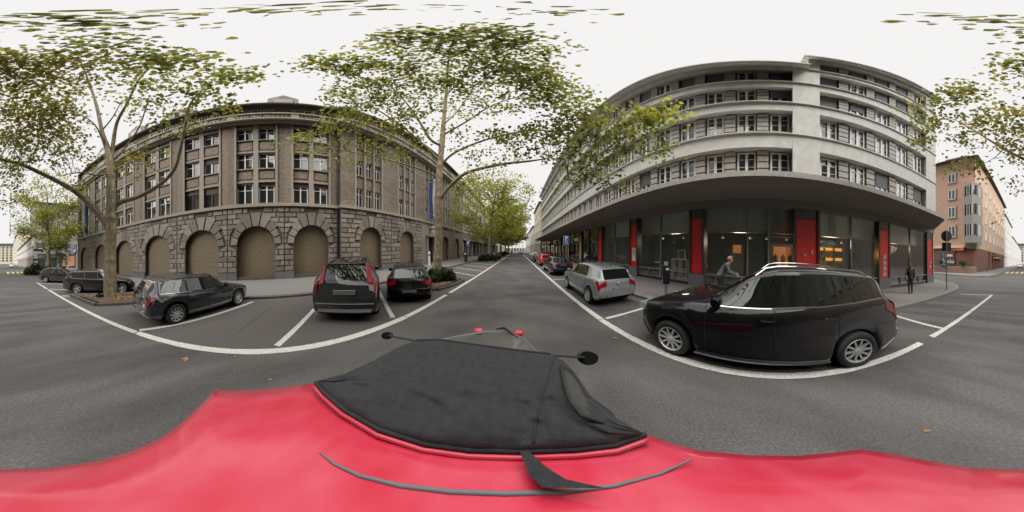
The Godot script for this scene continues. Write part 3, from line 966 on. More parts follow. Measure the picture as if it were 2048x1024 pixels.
	while u < 100.0:
		mb = MB.new()
		mb.box(G, u, u + 0.7, 0.1, 4.3, -0.6, 0.02)
		part("pillar", mb, M.grey_stone, n)
		if u < 99.0:
			mb = MB.new()
			mb.box(G, u + 0.7, u + 4.3, 0.7, 4.0, -0.6, -0.5)
			part("pane", mb, M.window_glass, n)
			for fy in [[6.2, 8.2], [9.7, 11.5], [13.0, 14.8], [16.0, 17.4]]:
				for k in 2: window_at(n, G, u + 0.5 + k * 2.1, u + 1.7 + k * 2.1, fy[0], fy[1], 0.075, {"bar": 0.1, "mull": [0.5], "trans": [], "one_pane": true})
		u += 4.3
# ---------------------------------------------------------------- the pale office block on the right
func lettering(txt: String, F: Transform3D, height: float, mat: Material, parent: Node3D, called := "lettering") -> void:
	var tm := TextMesh.new()
	var f := SystemFont.new()
	f.font_names = PackedStringArray(["Droid Sans"])
	f.font_weight = 700
	tm.font = f
	tm.text = txt
	tm.font_size = 64
	tm.pixel_size = height / 46.0
	tm.depth = 0.008
	var mb := MB.new()
	for k in tm.get_surface_count():
		var arr := tm.surface_get_arrays(k)
		var vs: PackedVector3Array = arr[Mesh.ARRAY_VERTEX]
		if arr[Mesh.ARRAY_INDEX] != null:
			for i in arr[Mesh.ARRAY_INDEX]: mb.v.append(F * vs[i])
		else:
			for p in vs: mb.v.append(F * p)
	if mb.v.size(): part(called, mb, mat, parent)

func right_block() -> void:
	var b := thing("office_building", "pale grey office block with curved white bands, a deep canopy and red shop pillars", "building", P(8.3, 0, 0))
	var F := facing(P(8.3, 0, 0), Vector3.LEFT)   # u runs backwards along the street
	var u0 := -56.0
	var u1 := 12.4
	var split := 1.75
	var mb: MB
	# floors: windows between piers, over a parapet band each
	var sills := [6.05, 9.6, 13.2, 16.85, 20.5]
	var heads := [8.25, 12.0, 15.6, 19.6, 23.4]
	for j in 5:
		var a := u0 if j < 4 else split
		mb = MB.new()
		mb.box(F, a, u1, sills[j] - 1.35 if j > 0 else 5.5, heads[j] + 0.3, -1.2, -0.32)
		part("back_wall", mb, M.render_pier, b)
		var uw := []
		for k in 36: uw.append(0.33 - 1.747 * k)
		for k in 5: uw.append(2.98 + 1.83 * k)
		uw.sort()
		for k in uw.size():
			var c: float = uw[k]
			if c < u0 + 0.6 or (j == 4 and c < split): continue
			var near := c > -14.0
			var o := {"bar": 0.1, "mull": [0.5], "mbar": 0.075, "trans": [0.25, 0.5, 0.75] if j < 2 else [0.33, 0.66], "thin": 0.03, "one_pane": not near}
			if not near: o.trans = []
			var r := rng.randf()
			if r < 0.13: o.blind = 0.55; o.blind_mat = M.blind_grey
			if (j == 3 and k % 3 != 1) or (j == 4 and c < 7.0) or (j > 1 and r > 0.86): o.blind = 0.97; o.blind_mat = M.blind_grey
			window_at(b, F, c - 0.5, c + 0.5, sills[j], heads[j], -0.2, o)
			# pier to the right of each window, grooved by horizontal joints
			var nxt: float = uw[k + 1] if k < uw.size() - 1 else u1 + 0.1
			var pe := minf(c + 1.23, nxt - 0.5)
			if near:
				var y: float = sills[j]
				var i := 0
				while y < heads[j] - 0.05:
					mb = MB.new()
					var yt := minf(y + 0.44, heads[j] + 0.05)
					mb.pillow(F, [Vector2(c + 0.56, y + 0.02), Vector2(pe - 0.06, y + 0.02), Vector2(pe - 0.06, yt - 0.02), Vector2(c + 0.56, yt - 0.02)], -0.32, -0.06, 0.015)
					if i < 6: part("pier_block", mb, M.render_pier, b)
					y += 0.47
					i += 1
			else:
				mb = MB.new()
				mb.box(F, c + 0.56, pe - 0.06, sills[j], heads[j] + 0.05, -0.32, -0.06)
				part("pier", mb, M.render_pier, b)
		# band above the windows: soffit line, parapet and projecting sill
		mb = MB.new()
		var bt: float = sills[j + 1] - 0.08 if j < 4 else 24.3
		var stop := bt
		if j == 3: stop = 20.3
		if j < 3:
			mb.box(F, u0, u1, heads[j] + 0.1, bt, -0.3, 0.25)
		elif j == 3:
			mb.box(F, u0, split, heads[j] + 0.1, 20.6, -0.3, 0.25)
			mb.box(F, split, u1, heads[j] + 0.1, bt, -0.3, 0.25)
		else:
			mb.box(F, split, u1, heads[j] + 0.1, bt, -0.3, 0.25)
		part("parapet_band", mb, M.render_band, b)
		mb = MB.new()
		if j < 3: mb.box(F, u0, u1, bt, bt + 0.08, -0.3, 0.36)
		elif j == 3: mb.box(F, split, u1, bt, bt + 0.08, -0.3, 0.36)
		if mb.v.size(): part("sill_ledge", mb, M.render_band, b)
	# plain wall between the two runs of windows and at the corner
	for e in [[0.95, 2.35, 5.9, 24.3], [10.95, u1, 5.9, 24.3]]:
		mb = MB.new()
		mb.box(F, e[0], e[1], e[2], e[3] if e[0] > 5.0 else 20.6, -0.31, 0.26)
		part("plain_wall", mb, M.render_band, b)
	mb = MB.new()
	mb.box(F, split, 2.35, 20.6, 24.3, -0.31, 0.26)
	part("plain_wall", mb, M.render_band, b)
	# roofs
	mb = MB.new()
	mb.box(F, u0, split - 0.01, 20.6, 20.8, -1.0, 0.75)
	mb.box(F, u0, split - 0.01, 20.8, 21.0, -8.0, 0.9)
	part("roof_edge", mb, M.render_band, b)
	mb = MB.new()
	mb.box(F, split - 0.3, u1 + 0.2, 24.3, 24.5, -1.0, 0.6)
	mb.box(F, split - 0.3, u1 + 0.2, 24.5, 24.7, -8.0, 0.75)
	part("roof_edge", mb, M.render_band, b)
	# side wall on the cross street
	mb = MB.new()
	mb.box(facing(P(8.3, 0, -12.4), Vector3(0, 0, 1)), -0.0, 16.0, 0.1, 24.3, -0.4, 0.02, 1.0)
	part("side_wall", mb, M.render_band, b)
	# canopy with a bevelled end over the corner
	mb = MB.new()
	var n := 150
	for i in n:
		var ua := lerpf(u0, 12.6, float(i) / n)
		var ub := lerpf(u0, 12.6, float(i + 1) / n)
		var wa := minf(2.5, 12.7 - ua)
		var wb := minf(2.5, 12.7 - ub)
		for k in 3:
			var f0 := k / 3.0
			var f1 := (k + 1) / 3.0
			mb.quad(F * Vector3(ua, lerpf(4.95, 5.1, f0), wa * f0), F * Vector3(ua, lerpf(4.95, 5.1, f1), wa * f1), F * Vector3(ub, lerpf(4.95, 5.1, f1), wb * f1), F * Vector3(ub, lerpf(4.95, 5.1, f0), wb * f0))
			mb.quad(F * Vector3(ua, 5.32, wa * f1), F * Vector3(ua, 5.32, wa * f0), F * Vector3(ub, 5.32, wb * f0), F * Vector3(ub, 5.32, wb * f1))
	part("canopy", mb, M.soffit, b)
	mb = MB.new()
	for i in n:
		var ua := lerpf(u0, 12.6, float(i) / n)
		var ub := lerpf(u0, 12.6, float(i + 1) / n)
		var wa := minf(2.5, 12.7 - ua)
		var wb := minf(2.5, 12.7 - ub)
		mb.quad(F * Vector3(ua, 5.09, wa + 0.02), F * Vector3(ua, 5.34, wa + 0.02), F * Vector3(ub, 5.34, wb + 0.02), F * Vector3(ub, 5.09, wb + 0.02))
		mb.quad(F * Vector3(ua, 5.34, wa + 0.02), F * Vector3(ua, 5.34, wa - 0.4), F * Vector3(ub, 5.34, wb - 0.4), F * Vector3(ub, 5.34, wb + 0.02))
	part("canopy_edge", mb, M.render_pier, b)
	mb = MB.new()
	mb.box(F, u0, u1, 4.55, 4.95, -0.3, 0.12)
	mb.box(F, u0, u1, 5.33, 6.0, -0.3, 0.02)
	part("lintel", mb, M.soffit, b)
	# shop pillars with red or yellow panels
	var pil := [-56.0, -51.0, -46.0, -41.0, -36.0, -30.7, -25.6, -20.3, -14.9, -9.56, -4.22, 1.73, 6.68, 11.75]
	for i in pil.size():
		var c: float = pil[i]
		var wide := 0.56 if i == 11 else 0.36
		mb = MB.new()
		mb.box(F, c - wide - 0.12, c + wide + 0.12, 0.1, 0.82, -0.4, 0.16)
		part("pillar_base", mb, M.granite, b)
		mb = MB.new()
		mb.box(F, c - wide - 0.12, c - wide, 0.82, 4.6, -0.4, 0.1)
		mb.box(F, c + wide, c + wide + 0.12, 0.82, 4.6, -0.4, 0.1)
		mb.box(F, c - wide, c + wide, 3.98, 4.06, -0.4, 0.1)
		part("pillar_frame", mb, M.green_metal if i > 7 else M.dark_metal, b)
		mb = MB.new()
		mb.box(F, c - wide, c + wide, 0.84, 3.98, -0.3, 0.05)
		part("pillar_panel", mb, M.red_panel if i > 7 else M.yellow_panel, b)
		mb = MB.new()
		mb.box(F, c - wide, c + wide, 4.06, 4.55, -0.3, 0.06)
		part("header_panel", mb, M.header, b)
		if i == pil.size() - 1: continue
		var a := c + wide + 0.12
		var e: float = pil[i + 1] - (0.56 if i + 1 == 11 else 0.36) - 0.12
		# glazing: sill rail, mullion, panes
		var near := i > 7
		mb = MB.new()
		mb.box(F, a, e, 0.1, 0.3, -0.2, 0.02)
		part("base_strip", mb, M.dark_metal, b)
		mb = MB.new()
		mb.box(F, a, e, 0.8, 0.88, -0.1, 0.03)
		mb.box(F, a, e, 0.3, 0.35, -0.1, 0.03)
		mb.box(F, a, e, 4.48, 4.55, -0.1, 0.03)
		var m := (a + e) / 2
		if i == 10: m = lerpf(a, e, 0.5)
		mb.box(F, m - 0.03, m + 0.03, 0.35, 4.48, -0.1, 0.035)
		if i == 10:
			mb.box(F, lerpf(a, e, 0.73) - 0.05, lerpf(a, e, 0.73) + 0.05, 0.35, 4.48, -0.1, 0.04)
			mb.box(F, lerpf(a, e, 0.73) + 0.05, e, 2.95, 3.02, -0.1, 0.04)
		for q in [0.25, 0.75]: mb.box(F, lerpf(a, e, q) - 0.02, lerpf(a, e, q) + 0.02, 0.35, 0.8, -0.1, 0.025)
		part("glazing_frame", mb, M.glazing_bar if near else M.dark_metal, b)
		for q in [[a, m - 0.03], [m + 0.03, e]]:
			for v in [[0.35, 0.8], [0.88, 4.48]]:
				mb = MB.new()
				mb.box(F, q[0], q[1], v[0], v[1], -0.06, -0.045)
				part("pane", mb, M.shop_glass if near else M.window_glass, b)
	# the shop behind the red pillars
	mb = MB.new()
	mb.box(F, -15.0, 12.3, 0.1, 0.14, -7.5, -0.2)
	part("shop_floor", mb, M.shop_floor, b)
	mb = MB.new()
	mb.box(F, -15.0, 12.3, 0.14, 4.95, -7.7, -7.5)
	mb.box(F, -15.2, -15.0, 0.14, 4.95, -7.7, -0.3)
	mb.box(F, 11.8, 11.95, 0.14, 4.95, -7.7, -0.3)
	part("shop_wall", mb, M.shop_wall, b)
	mb = MB.new()
	mb.box(F, -15.0, 12.3, 4.7, 4.95, -7.5, -0.32)
	part("shop_ceiling", mb, M.shop_wall, b)
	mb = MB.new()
	mb.box(F, -14.4, 12.0, 3.35, 4.7, -1.0, -0.85)  # added panel and rail behind the glass; the colour stands for a reflection
	part("reflection_green", mb, M.reflection_green, b)
	mb = MB.new()
	mb.box(F, -14.4, 12.0, 3.28, 3.35, -1.05, -0.8)
	part("reflection_rail", mb, M.steel, b)
	for c in [-8.0, -6.1, -3.2, -1.4, -0.4, 0.8, 3.0, 4.4, 8.3, 9.3]:
		var t := thing("spotlight", "", "", F * Vector3(c, 3.02, -1.6), "spotlights in the shop window")
		t.set_meta("label", "small white spotlight hanging under the shop ceiling, %s" % {-8.0: "leftmost in the second window", -6.1: "above the framed mirror", -3.2: "left in the window where the man stands", -1.4: "beside the mullion by the man", -0.4: "right of the middle mullion", 0.8: "above the shop door", 3.0: "leftmost behind the lit shelf", 4.4: "second behind the lit shelf", 8.3: "left in the corner window", 9.3: "right in the corner window"}[c])
		t.set_meta("category", "spotlight")
		mb = MB.new()
		mb.lathe(Transform3D(Basis(), F * Vector3(c, 3.0, -1.6)), [Vector2(0.1, 0), Vector2(0.07, 0.12), Vector2(0.02, 0.16), Vector2(0.0, 0.17)], 10)
		part("shade", mb, M.white_board, t)
		mb = MB.new()
		mb.lathe(Transform3D(Basis(), F * Vector3(c, 3.0, -1.6)), [Vector2(0, 0.01), Vector2(0.08, 0.01)], 10)
		part("bulb", mb, M.glow_white, t)
		mb = MB.new()
		mb.tube([F * Vector3(c, 3.17, -1.6), F * Vector3(c, 4.7, -1.6)], [0.012, 0.012], 4)
		part("cord", mb, M.dark_metal, t)
	# lit shelf
	var sh := thing("lit_shelf", "yellow-lit display shelf glowing deep inside the shop", "shelf", F * Vector3(4.0, 0.14, -5.0))
	mb = MB.new()
	mb.box(F, 2.6, 6.2, 0.14, 1.7, -5.4, -5.0)
	mb.box(F, 2.6, 6.2, 1.7, 3.0, -5.4, -5.3)
	for k in 5: mb.box(F, 2.6 + k * 0.87, 2.66 + k * 0.87, 1.7, 3.0, -5.3, -5.02)
	for y in [1.7, 2.15, 2.6, 3.0]: mb.box(F, 2.66, 6.08, y, y + 0.03, -5.3, -5.05)
	part("cabinet", mb, M.shop_wall, sh)
	for k in 4:
		for y in [1.78, 2.66]:
			if rng.randf() < 0.25: continue
			mb = MB.new()
			mb.box(F, 2.75 + k * 0.87, 3.4 + k * 0.87, y, y + 0.25, -5.28, -5.2)
			part("light_panel", mb, M.glow_warm, sh)
	for k in 5:
		var bag := thing("handbag", "dark bag standing on the lit shelf, %s from the left" % ["first", "second", "third", "fourth", "fifth"][k], "bag", F * Vector3(2.9 + k * 0.7, 2.2, -5.12), "bags on the lit shelf")
		mb = MB.new()
		mb.pillow(F, [Vector2(2.75 + k * 0.66, 2.19), Vector2(3.2 + k * 0.66, 2.19), Vector2(3.15 + k * 0.66, 2.5), Vector2(2.8 + k * 0.66, 2.5)], -5.2, -5.0, 0.04)
		part("body", mb, M.cloth_black, bag)
		mb = MB.new()
		var hp := []
		var hr := []
		for q in 7:
			hp.append(F * Vector3(2.975 + k * 0.66 + cos(PI * q / 6) * 0.1, 2.5 + sin(PI * q / 6) * 0.08, -5.1)); hr.append(0.012)
		mb.tube(hp, hr, 5)
		part("handle", mb, M.cloth_black, bag)
	# doorway with an orange lit room, framed mirror, counter
	var rm := thing("lit_doorway", "orange lit doorway at the back of the shop behind the glass door", "doorway", F * Vector3(0.7, 0.14, -3.4))
	mb = MB.new()
	mb.box(F, -0.2, 0.0, 0.14, 2.9, -3.5, -3.3)
	mb.box(F, 1.25, 1.45, 0.14, 2.9, -3.5, -3.3)
	mb.box(F, 0.0, 1.25, 2.7, 2.9, -3.5, -3.3)
	part("frame", mb, M.shop_wall, rm)
	mb = MB.new()
	mb.box(F, 0.0, 1.25, 0.14, 2.7, -3.5, -3.46)
	part("light_panel", mb, M.glow_orange, rm)
	var rm2 := thing("lit_niche", "small warm lit niche behind the man outside the shop", "niche", F * Vector3(-2.7, 1.0, -3.4))
	mb = MB.new()
	mb.box(F, -3.1, -2.2, 0.14, 2.75, -3.5, -3.4)
	part("frame", mb, M.shop_wall, rm2)
	mb = MB.new()
	mb.box(F, -2.95, -2.35, 2.1, 2.7, -3.4, -3.37)
	part("light_panel", mb, M.glow_orange, rm2)
	for k in 3:
		var dm := thing("dress_form", ["dark dress form left of the orange doorway", "dark dress form in the middle of the orange doorway", "dark dress form right of the orange doorway"][k], "dress form", F * Vector3(0.15 + k * 0.5, 0.14, -3.0), "dress forms in the shop")
		mb = MB.new()
		var X := Transform3D(Basis(), F * Vector3(0.15 + k * 0.5, 0.14, -3.0))
		mb.lathe(X, [Vector2(0.2, 1.0), Vector2(0.17, 1.3), Vector2(0.12, 1.45), Vector2(0.17, 1.7), Vector2(0.15, 1.85), Vector2(0.05, 1.92), Vector2(0.04, 2.0), Vector2(0, 2.0)], 10)
		part("torso", mb, M.cloth_black, dm)
		mb = MB.new()
		mb.lathe(X, [Vector2(0.18, 0), Vector2(0.03, 0.05), Vector2(0.02, 1.02)], 8)
		part("stand", mb, M.dark_metal, dm)
	var mir := thing("picture_frame", "pale empty frame standing on the white shelf in the shop window", "frame", F * Vector3(-6.2, 1.55, -1.5))
	mb = MB.new()
	for e in [[-6.5, -6.42, 1.53, 2.2], [-5.94, -5.86, 1.53, 2.2], [-6.42, -5.94, 2.12, 2.2], [-6.42, -5.94, 1.53, 1.6]]: mb.box(F, e[0], e[1], e[2], e[3], -1.5, -1.46)
	part("frame_moulding", mb, M.cream_render, mir)
	mb = MB.new()
	mb.box(F, -6.42, -5.94, 1.6, 2.12, -1.5, -1.49)
	part("backing", mb, M.shop_wall, mir)
	var ws := thing("white_shelf", "white open shelf unit behind the window left of the red pillar", "shelf", F * Vector3(-6.0, 0.14, -1.6))
	mb = MB.new()
	for x in [-7.0, -6.4, -5.8, -5.2]: mb.box(F, x, x + 0.05, 0.14, 1.5, -1.8, -1.4)
	for y in [0.14, 0.8, 1.48]: mb.box(F, -7.0, -5.15, y, y + 0.045, -1.8, -1.4)
	part("shelf_frame", mb, M.white_board, ws)
	var tb := thing("display_table", "small white table with a vase in the shop window", "table", F * Vector3(-8.3, 0.14, -1.5))
	mb = MB.new()
	mb.lathe(Transform3D(Basis(), F * Vector3(-8.2, 0.14, -1.5)), [Vector2(0.2, 0), Vector2(0.04, 0.04), Vector2(0.04, 1.0), Vector2(0.45, 1.02), Vector2(0.45, 1.06), Vector2(0, 1.06)], 14)
	part("table_top", mb, M.white_board, tb)
	# notices on the red panels
	for e in [[6.68, 2.2, 0.24, 0.3], [6.68, 1.82, 0.28, 0.26], [6.68, 1.44, 0.26, 0.34], [6.68, 1.06, 0.3, 0.26], [11.85, 1.9, 0.2, 0.26], [11.8, 1.5, 0.28, 0.26], [-9.5, 1.75, 0.4, 1.0], [1.98, 2.28, 0.14, 0.2], [1.6, 2.1, 0.14, 0.16]]:
		var nt := thing("notice", "", "notice", F * Vector3(e[0], e[1], 0.06), "notices on the red pillars")
		nt.set_meta("label", {0: "topmost of four notices on the narrow red pillar", 1: "second from top of four notices on the narrow red pillar", 2: "third from top of four notices on the narrow red pillar", 3: "lowest pale notice on the narrow red pillar", 4: "upper small notice on the corner red pillar", 5: "pale notice on the corner red pillar", 6: "tall pale notice board on the red pillar above the silver car", 7: "small bell plate on the wide red pillar", 8: "lower small plate on the wide red pillar"}[[[6.68, 2.2], [6.68, 1.82], [6.68, 1.44], [6.68, 1.06], [11.85, 1.9], [11.8, 1.5], [-9.5, 1.75], [1.98, 2.28], [1.6, 2.1]].find([e[0], e[1]])])
		mb = MB.new()
		mb.box(F, e[0] - e[2] / 2, e[0] + e[2] / 2, e[1] - e[3] / 2, e[1] + e[3] / 2, 0.052, 0.075)
		part("board", mb, M.grey_stone if e[3] < 0.9 else M.white_board, nt)
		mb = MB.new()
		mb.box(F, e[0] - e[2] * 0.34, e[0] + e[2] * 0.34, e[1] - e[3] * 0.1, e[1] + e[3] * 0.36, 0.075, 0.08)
		part("printed_sheet", mb, M.reflection_green, nt)
	# lights of the shelf and the doorways
	for e in [[4.4, 2.3, -4.6, Color(1, 0.66, 0.25), 0.3], [0.6, 1.9, -2.8, Color(1, 0.5, 0.18), 0.12], [-7.0, 2.9, -1.9, Color(1, 0.93, 0.8), 0.25], [-2.2, 2.9, -1.9, Color(1, 0.93, 0.8), 0.25], [3.6, 2.9, -1.9, Color(1, 0.93, 0.8), 0.25], [8.8, 2.9, -1.9, Color(1, 0.93, 0.8), 0.25]]:
		var l := OmniLight3D.new()
		l.name = "shop_light"
		l.position = place(F * Vector3(e[0], e[1], e[2]))
		l.light_color = e[3]
		l.light_energy = e[4]
		l.light_size = 0.3
		l.omni_range = 12.0
		l.omni_attenuation = 2.0
		l.shadow_enabled = true
		add_child(l, true)
	# projecting shop signs further along
	for e in [[-21.3, "wide white lettered sign over the yellow-pillared shop", M.sign_white, 1.5, 0.42, 0.1], [-29.5, "cream hanging sign with a brown oval under the canopy", M.cream_render, 0.1, 0.62, 1.1], [-41.5, "white hanging box sign further along the canopy", M.sign_white, 0.1, 0.6, 1.0], [-47.0, "round grey hanging sign beyond the white box sign", M.sign_white, 0.1, 0.6, 0.8]]:
		var t := thing("shop_sign", e[1], "sign", F * Vector3(e[0], 3.9, 0.8), "signs hanging under the canopy")
		var yc := 3.45
		mb = MB.new()
		if e[3] > 1.0: mb.box(F, e[0] - 0.7, e[0] + 0.75, yc - 0.2, yc + 0.22, 0.2, 0.3)
		else: mb.box(F, e[0] - 0.05, e[0] + 0.05, yc - e[4] / 2, yc + e[4] / 2, 0.3, 0.3 + e[5] * 1.25)
		part("board", mb, e[2], t)
		if e[0] == -29.5:
			mb = MB.new()
			mb.lathe(Transform3D(Basis(Vector3(1, 0, 0), Vector3(0, 0, 1), Vector3(0, -1, 0)), F * Vector3(e[0] + 0.05, yc, 0.98)), [Vector2(0, 0.02), Vector2(0.24, 0.02), Vector2(0.26, 0.0)], 14)
			part("oval_emblem", mb, M.hair_brown, t)
		mb = MB.new()
		mb.tube([F * Vector3(e[0], yc + 0.2, 0.25), F * Vector3(e[0], 5.0, 0.25)], [0.025, 0.025], 5)
		part("hanger", mb, M.dark_metal, t)

# ---------------------------------------------------------------- the pink corner house
func pink_block() -> void:
	var b := thing("pink_house", "salmon pink corner house with grey bay windows and an orange awning", "building", P(10, 0, -28))
	var FF := facing(P(9.6, 0, -27.6), Vector3(0, 0, -1)) # faces forward: u runs to the left
	var FS := facing(P(9.6, 0, -27.6), Vector3.LEFT)     # along the side street: u runs backwards
	var mb := MB.new()
	mb.box(FF, -16.0, -0.0, 5.2, 23.6, -9.0, 0.0, 1.0)
	part("wall", mb, M.pink_render, b)
	mb = MB.new()
	mb.box(FS, 0.02, 34.0, 5.2, 23.6, -9.0, 0.01, 2.0)
	part("side_wall", mb, M.orange_render, b)
	mb = MB.new()
	mb.box(FF, -16.0, -0.0, 0.1, 5.2, -9.0, -0.05, 1.0)
	part("ground_floor_wall", mb, M.brown_brick, b)
	mb = MB.new()
	mb.box(FS, 0.0, 34.0, 4.6, 5.2, -9.0, 0.08, 2.0)
	mb.box(FF, -16.0, -1.2, 4.95, 5.2, -0.3, 0.06, 1.0)
	part("string_course", mb, M.orange_render, b)
	mb = MB.new()
	mb.box(FF, -16.4, 0.9, 23.6, 23.85, -9.0, 0.9, 1.0)
	mb.box(FS, -0.5, 34.5, 23.61, 23.86, -9.0, 0.9, 2.0)
	mb.prism(FS, [Vector2(0, 23.86), Vector2(34, 23.86), Vector2(33, 26.5), Vector2(2, 26.5)], -7.0, -2.0)
	part("roof", mb, M.roof_tile, b)
	for j in 4:
		var y := 6.75 + j * 3.85
		for c in [-4.6, -11.0]:
			mb = MB.new()
			mb.box(FF, c - 0.95, c + 0.95, y - 0.15, y, 0.0, 0.14)
			mb.box(FF, c - 0.9, c - 0.75, y, y + 2.2, 0.0, 0.05)
			mb.box(FF, c + 0.75, c + 0.9, y, y + 2.2, 0.0, 0.05)
			mb.box(FF, c - 0.9, c + 0.9, y + 2.2, y + 2.35, 0.0, 0.06)
			part("window_surround", mb, M.grey_stone, b)
			window_at(b, FF, c - 0.75, c + 0.75, y, y + 2.2, 0.075, {"bar": 0.12, "mull": [0.5], "mbar": 0.07, "trans": []})
		for k in 8:
			var u := 3.4 + k * 4.0
			mb = MB.new()
			mb.box(FS, u - 0.75, u + 0.75, y - 0.12, y, 0.01, 0.12)
			part("sill", mb, M.grey_stone, b)
			window_at(b, FS, u - 0.6, u + 0.6, y, y + 1.9, 0.085, {"bar": 0.1, "mull": [0.5], "trans": [], "one_pane": true})
	# bay window up the corner
	for j in 3:
		var y := 5.4 + j * 3.85
		var by := MB.new()
		var pl := [Vector2(-1.9, 0.0), Vector2(-1.6, 0.75), Vector2(0.75, 0.75), Vector2(1.0, -0.4)]
		var bay := []
		for q in [Vector2(-2.1, 0.0), Vector2(-1.75, 0.8), Vector2(-0.1, 1.15), Vector2(0.75, 0.7), Vector2(0.95, -1.3)]: bay.append(FF * Vector3(q.x, 0, q.y))
		var bands := [[y, y + 1.35], [y + 3.4, y + 3.85]]
		for e in bands:
			for i in 4:
				var a: Vector3 = bay[i]
				var c: Vector3 = bay[i + 1]
				by.quad(a + Vector3.UP * e[0], a + Vector3.UP * e[1], c + Vector3.UP * e[1], c + Vector3.UP * e[0])
			for i in 3: by.tri(bay[0] + Vector3.UP * e[1], bay[i + 2] + Vector3.UP * e[1], bay[i + 1] + Vector3.UP * e[1])
			for i in 3: by.tri(bay[0] + Vector3.UP * e[0], bay[i + 1] + Vector3.UP * e[0], bay[i + 2] + Vector3.UP * e[0])
		for i in 5: by.box(Transform3D(Basis(), bay[i]), -0.1, 0.1, y + 1.35, y + 3.4, -0.1, 0.1)
		var bn := part("bay_window", by, M.grey_stone, b)
		var lip := MB.new()
		for i in 4:
			var a: Vector3 = bay[i]
			var c: Vector3 = bay[i + 1]
			var nn := (c - a).cross(Vector3.UP).normalized() * -0.09
			for yy in [y + 1.3, y + 3.45]:
				lip.quad(a + nn + Vector3.UP * (yy - 0.06), a + nn + Vector3.UP * (yy + 0.06), c + nn + Vector3.UP * (yy + 0.06), c + nn + Vector3.UP * (yy - 0.06))
				lip.quad(a + nn + Vector3.UP * (yy + 0.06), a + Vector3.UP * (yy + 0.06), c + Vector3.UP * (yy + 0.06), c + nn + Vector3.UP * (yy + 0.06))
				lip.quad(a + Vector3.UP * (yy - 0.06), a + nn + Vector3.UP * (yy - 0.06), c + nn + Vector3.UP * (yy - 0.06), c + Vector3.UP * (yy - 0.06))
		part("ledge", lip, M.grey_stone, bn)
		for i in 4:
			var a: Vector3 = bay[i]
			var c: Vector3 = bay[i + 1]
			var w := (c - a).cross(Vector3.UP).normalized()
			var dirv := (c - a).normalized()
			var G := Transform3D(Basis(dirv, Vector3.UP, dirv.cross(Vector3.UP)), a)
			var L := a.distance_to(c)
			var wm := MB.new()
			wm.box(G, 0.1, L - 0.1, y + 1.35, y + 3.4, -0.04, -0.02)
			part("pane", wm, M.window_glass, bn)
			wm = MB.new()
			var mm := 1 if L < 1.4 else 3
			for k in mm + 1:
				var x := lerpf(0.12, L - 0.12, float(k) / mm)
				wm.box(G, x - 0.05, x + 0.05, y + 1.36, y + 3.39, -0.02, 0.04)
			part("frame", wm, M.white_frame, bn)
	mb = MB.new()
	for q in 4:
		var s0 := 1.0 - q * 0.25
		var pts := []
		for w in [Vector2(-1.9, -0.1), Vector2(-1.7, 0.7), Vector2(0.7, 0.7), Vector2(0.9, -1.2)]: pts.append(FF * Vector3(w.x * (0.4 + 0.6 * s0), 5.4 - q * 0.25, w.y * (0.3 + 0.7 * s0)))
		for i in 3: mb.quad(pts[i] - Vector3.UP * 0.25, pts[i], pts[i + 1], pts[i + 1] - Vector3.UP * 0.25)
		mb.quad(pts[0], pts[1], pts[2], pts[3])
	part("bay_bracket", mb, M.grey_stone, b)
	# awning over the terrace
	mb = MB.new()
	mb.box(FF, -15.5, -2.0, 4.62, 4.95, 0.0, 0.25, 1.0)
	var aw := part("awning", mb, M.awning_white, b)
	mb = MB.new()
	mb.prism(facing(FF * Vector3(0, 0, 0), Vector3(0, 0, -1)), [Vector2(-15.5, 4.1), Vector2(-2.1, 4.1), Vector2(-2.1, 4.58), Vector2(-15.5, 4.58)], 0.26, 0.32)
	part("awning_valance", mb, M.awning_orange, aw)
	# dark shop window with a lettered sign, door openings
	mb = MB.new()
	mb.box(FF, -7.6, -4.0, 0.3, 4.1, -0.05, 0.0)
	part("shop_window", mb, M.window_glass, b)
	mb = MB.new()
	mb.box(FF, -15.0, -10.2, 0.3, 4.1, -0.05, 0.0)
	part("shop_window", mb, M.window_glass, b)
	mb = MB.new()
	mb.box(FF, -6.0, -4.5, 3.0, 3.45, 0.0, 0.03)
	part("menu_light", mb, M.glow_shop, b)
	lettering("bodu", Transform3D(FF.basis, FF * Vector3(-5.4, 2.1, 0.03)), 0.75, M.sign_white, b, "sign_lettering")
	for k in 8:
		var u := 1.6 + k * 4.0
		mb = MB.new()
		mb.box(FS, u + 1.6, u + 4.0, 0.1, 4.6, -0.6, 0.0, 2.0)
		part("ground_floor_pier", mb, M.brown_brick, b)
		mb = MB.new()
		mb.box(FS, u - 0.1, u + 1.7, 0.1, 4.6, -0.6, -0.5, 2.0)
		part("shop_window", mb, M.window_glass, b)
	mb = MB.new()
	mb.box(FS, 0.0, 1.5, 0.1, 4.6, -0.6, 0.0, 2.0)
	part("ground_floor_pier", mb, M.brown_brick, b)
	mb = MB.new()
	mb.box(FS, 14.0, 19.0, 3.1, 3.25, 0.1, 1.4, 2.0)
	part("light_strip", mb, M.glow_shop, b)
	mb = MB.new()
	mb.box(FS, 13.0, 26.0, 3.5, 4.1, 0.02, 1.5, 2.0)
	part("awning", mb, M.blind_grey, b)
	# terrace before the house
	var t := thing("terrace", "raised stone terrace with a slatted railing in front of the pink house", "terrace", P(9.5, 0, -26.5))
	mb = MB.new()
	mb.box(facing(P(8.6, 0, -25.2), Vector3(0, 0, -1)), -10.5, -0.6, 0.0, 1.15, -2.2, 0.0, 1.0)
	part("terrace_wall", mb, M.terrace_wall, t)
	mb = MB.new()
	mb.box(facing(P(8.6, 0, -25.2), Vector3(0, 0, -1)), -10.5, -0.6, 2.15, 2.22, -0.1, -0.04, 1.0)
	part("handrail", mb, M.brown_frame, t)
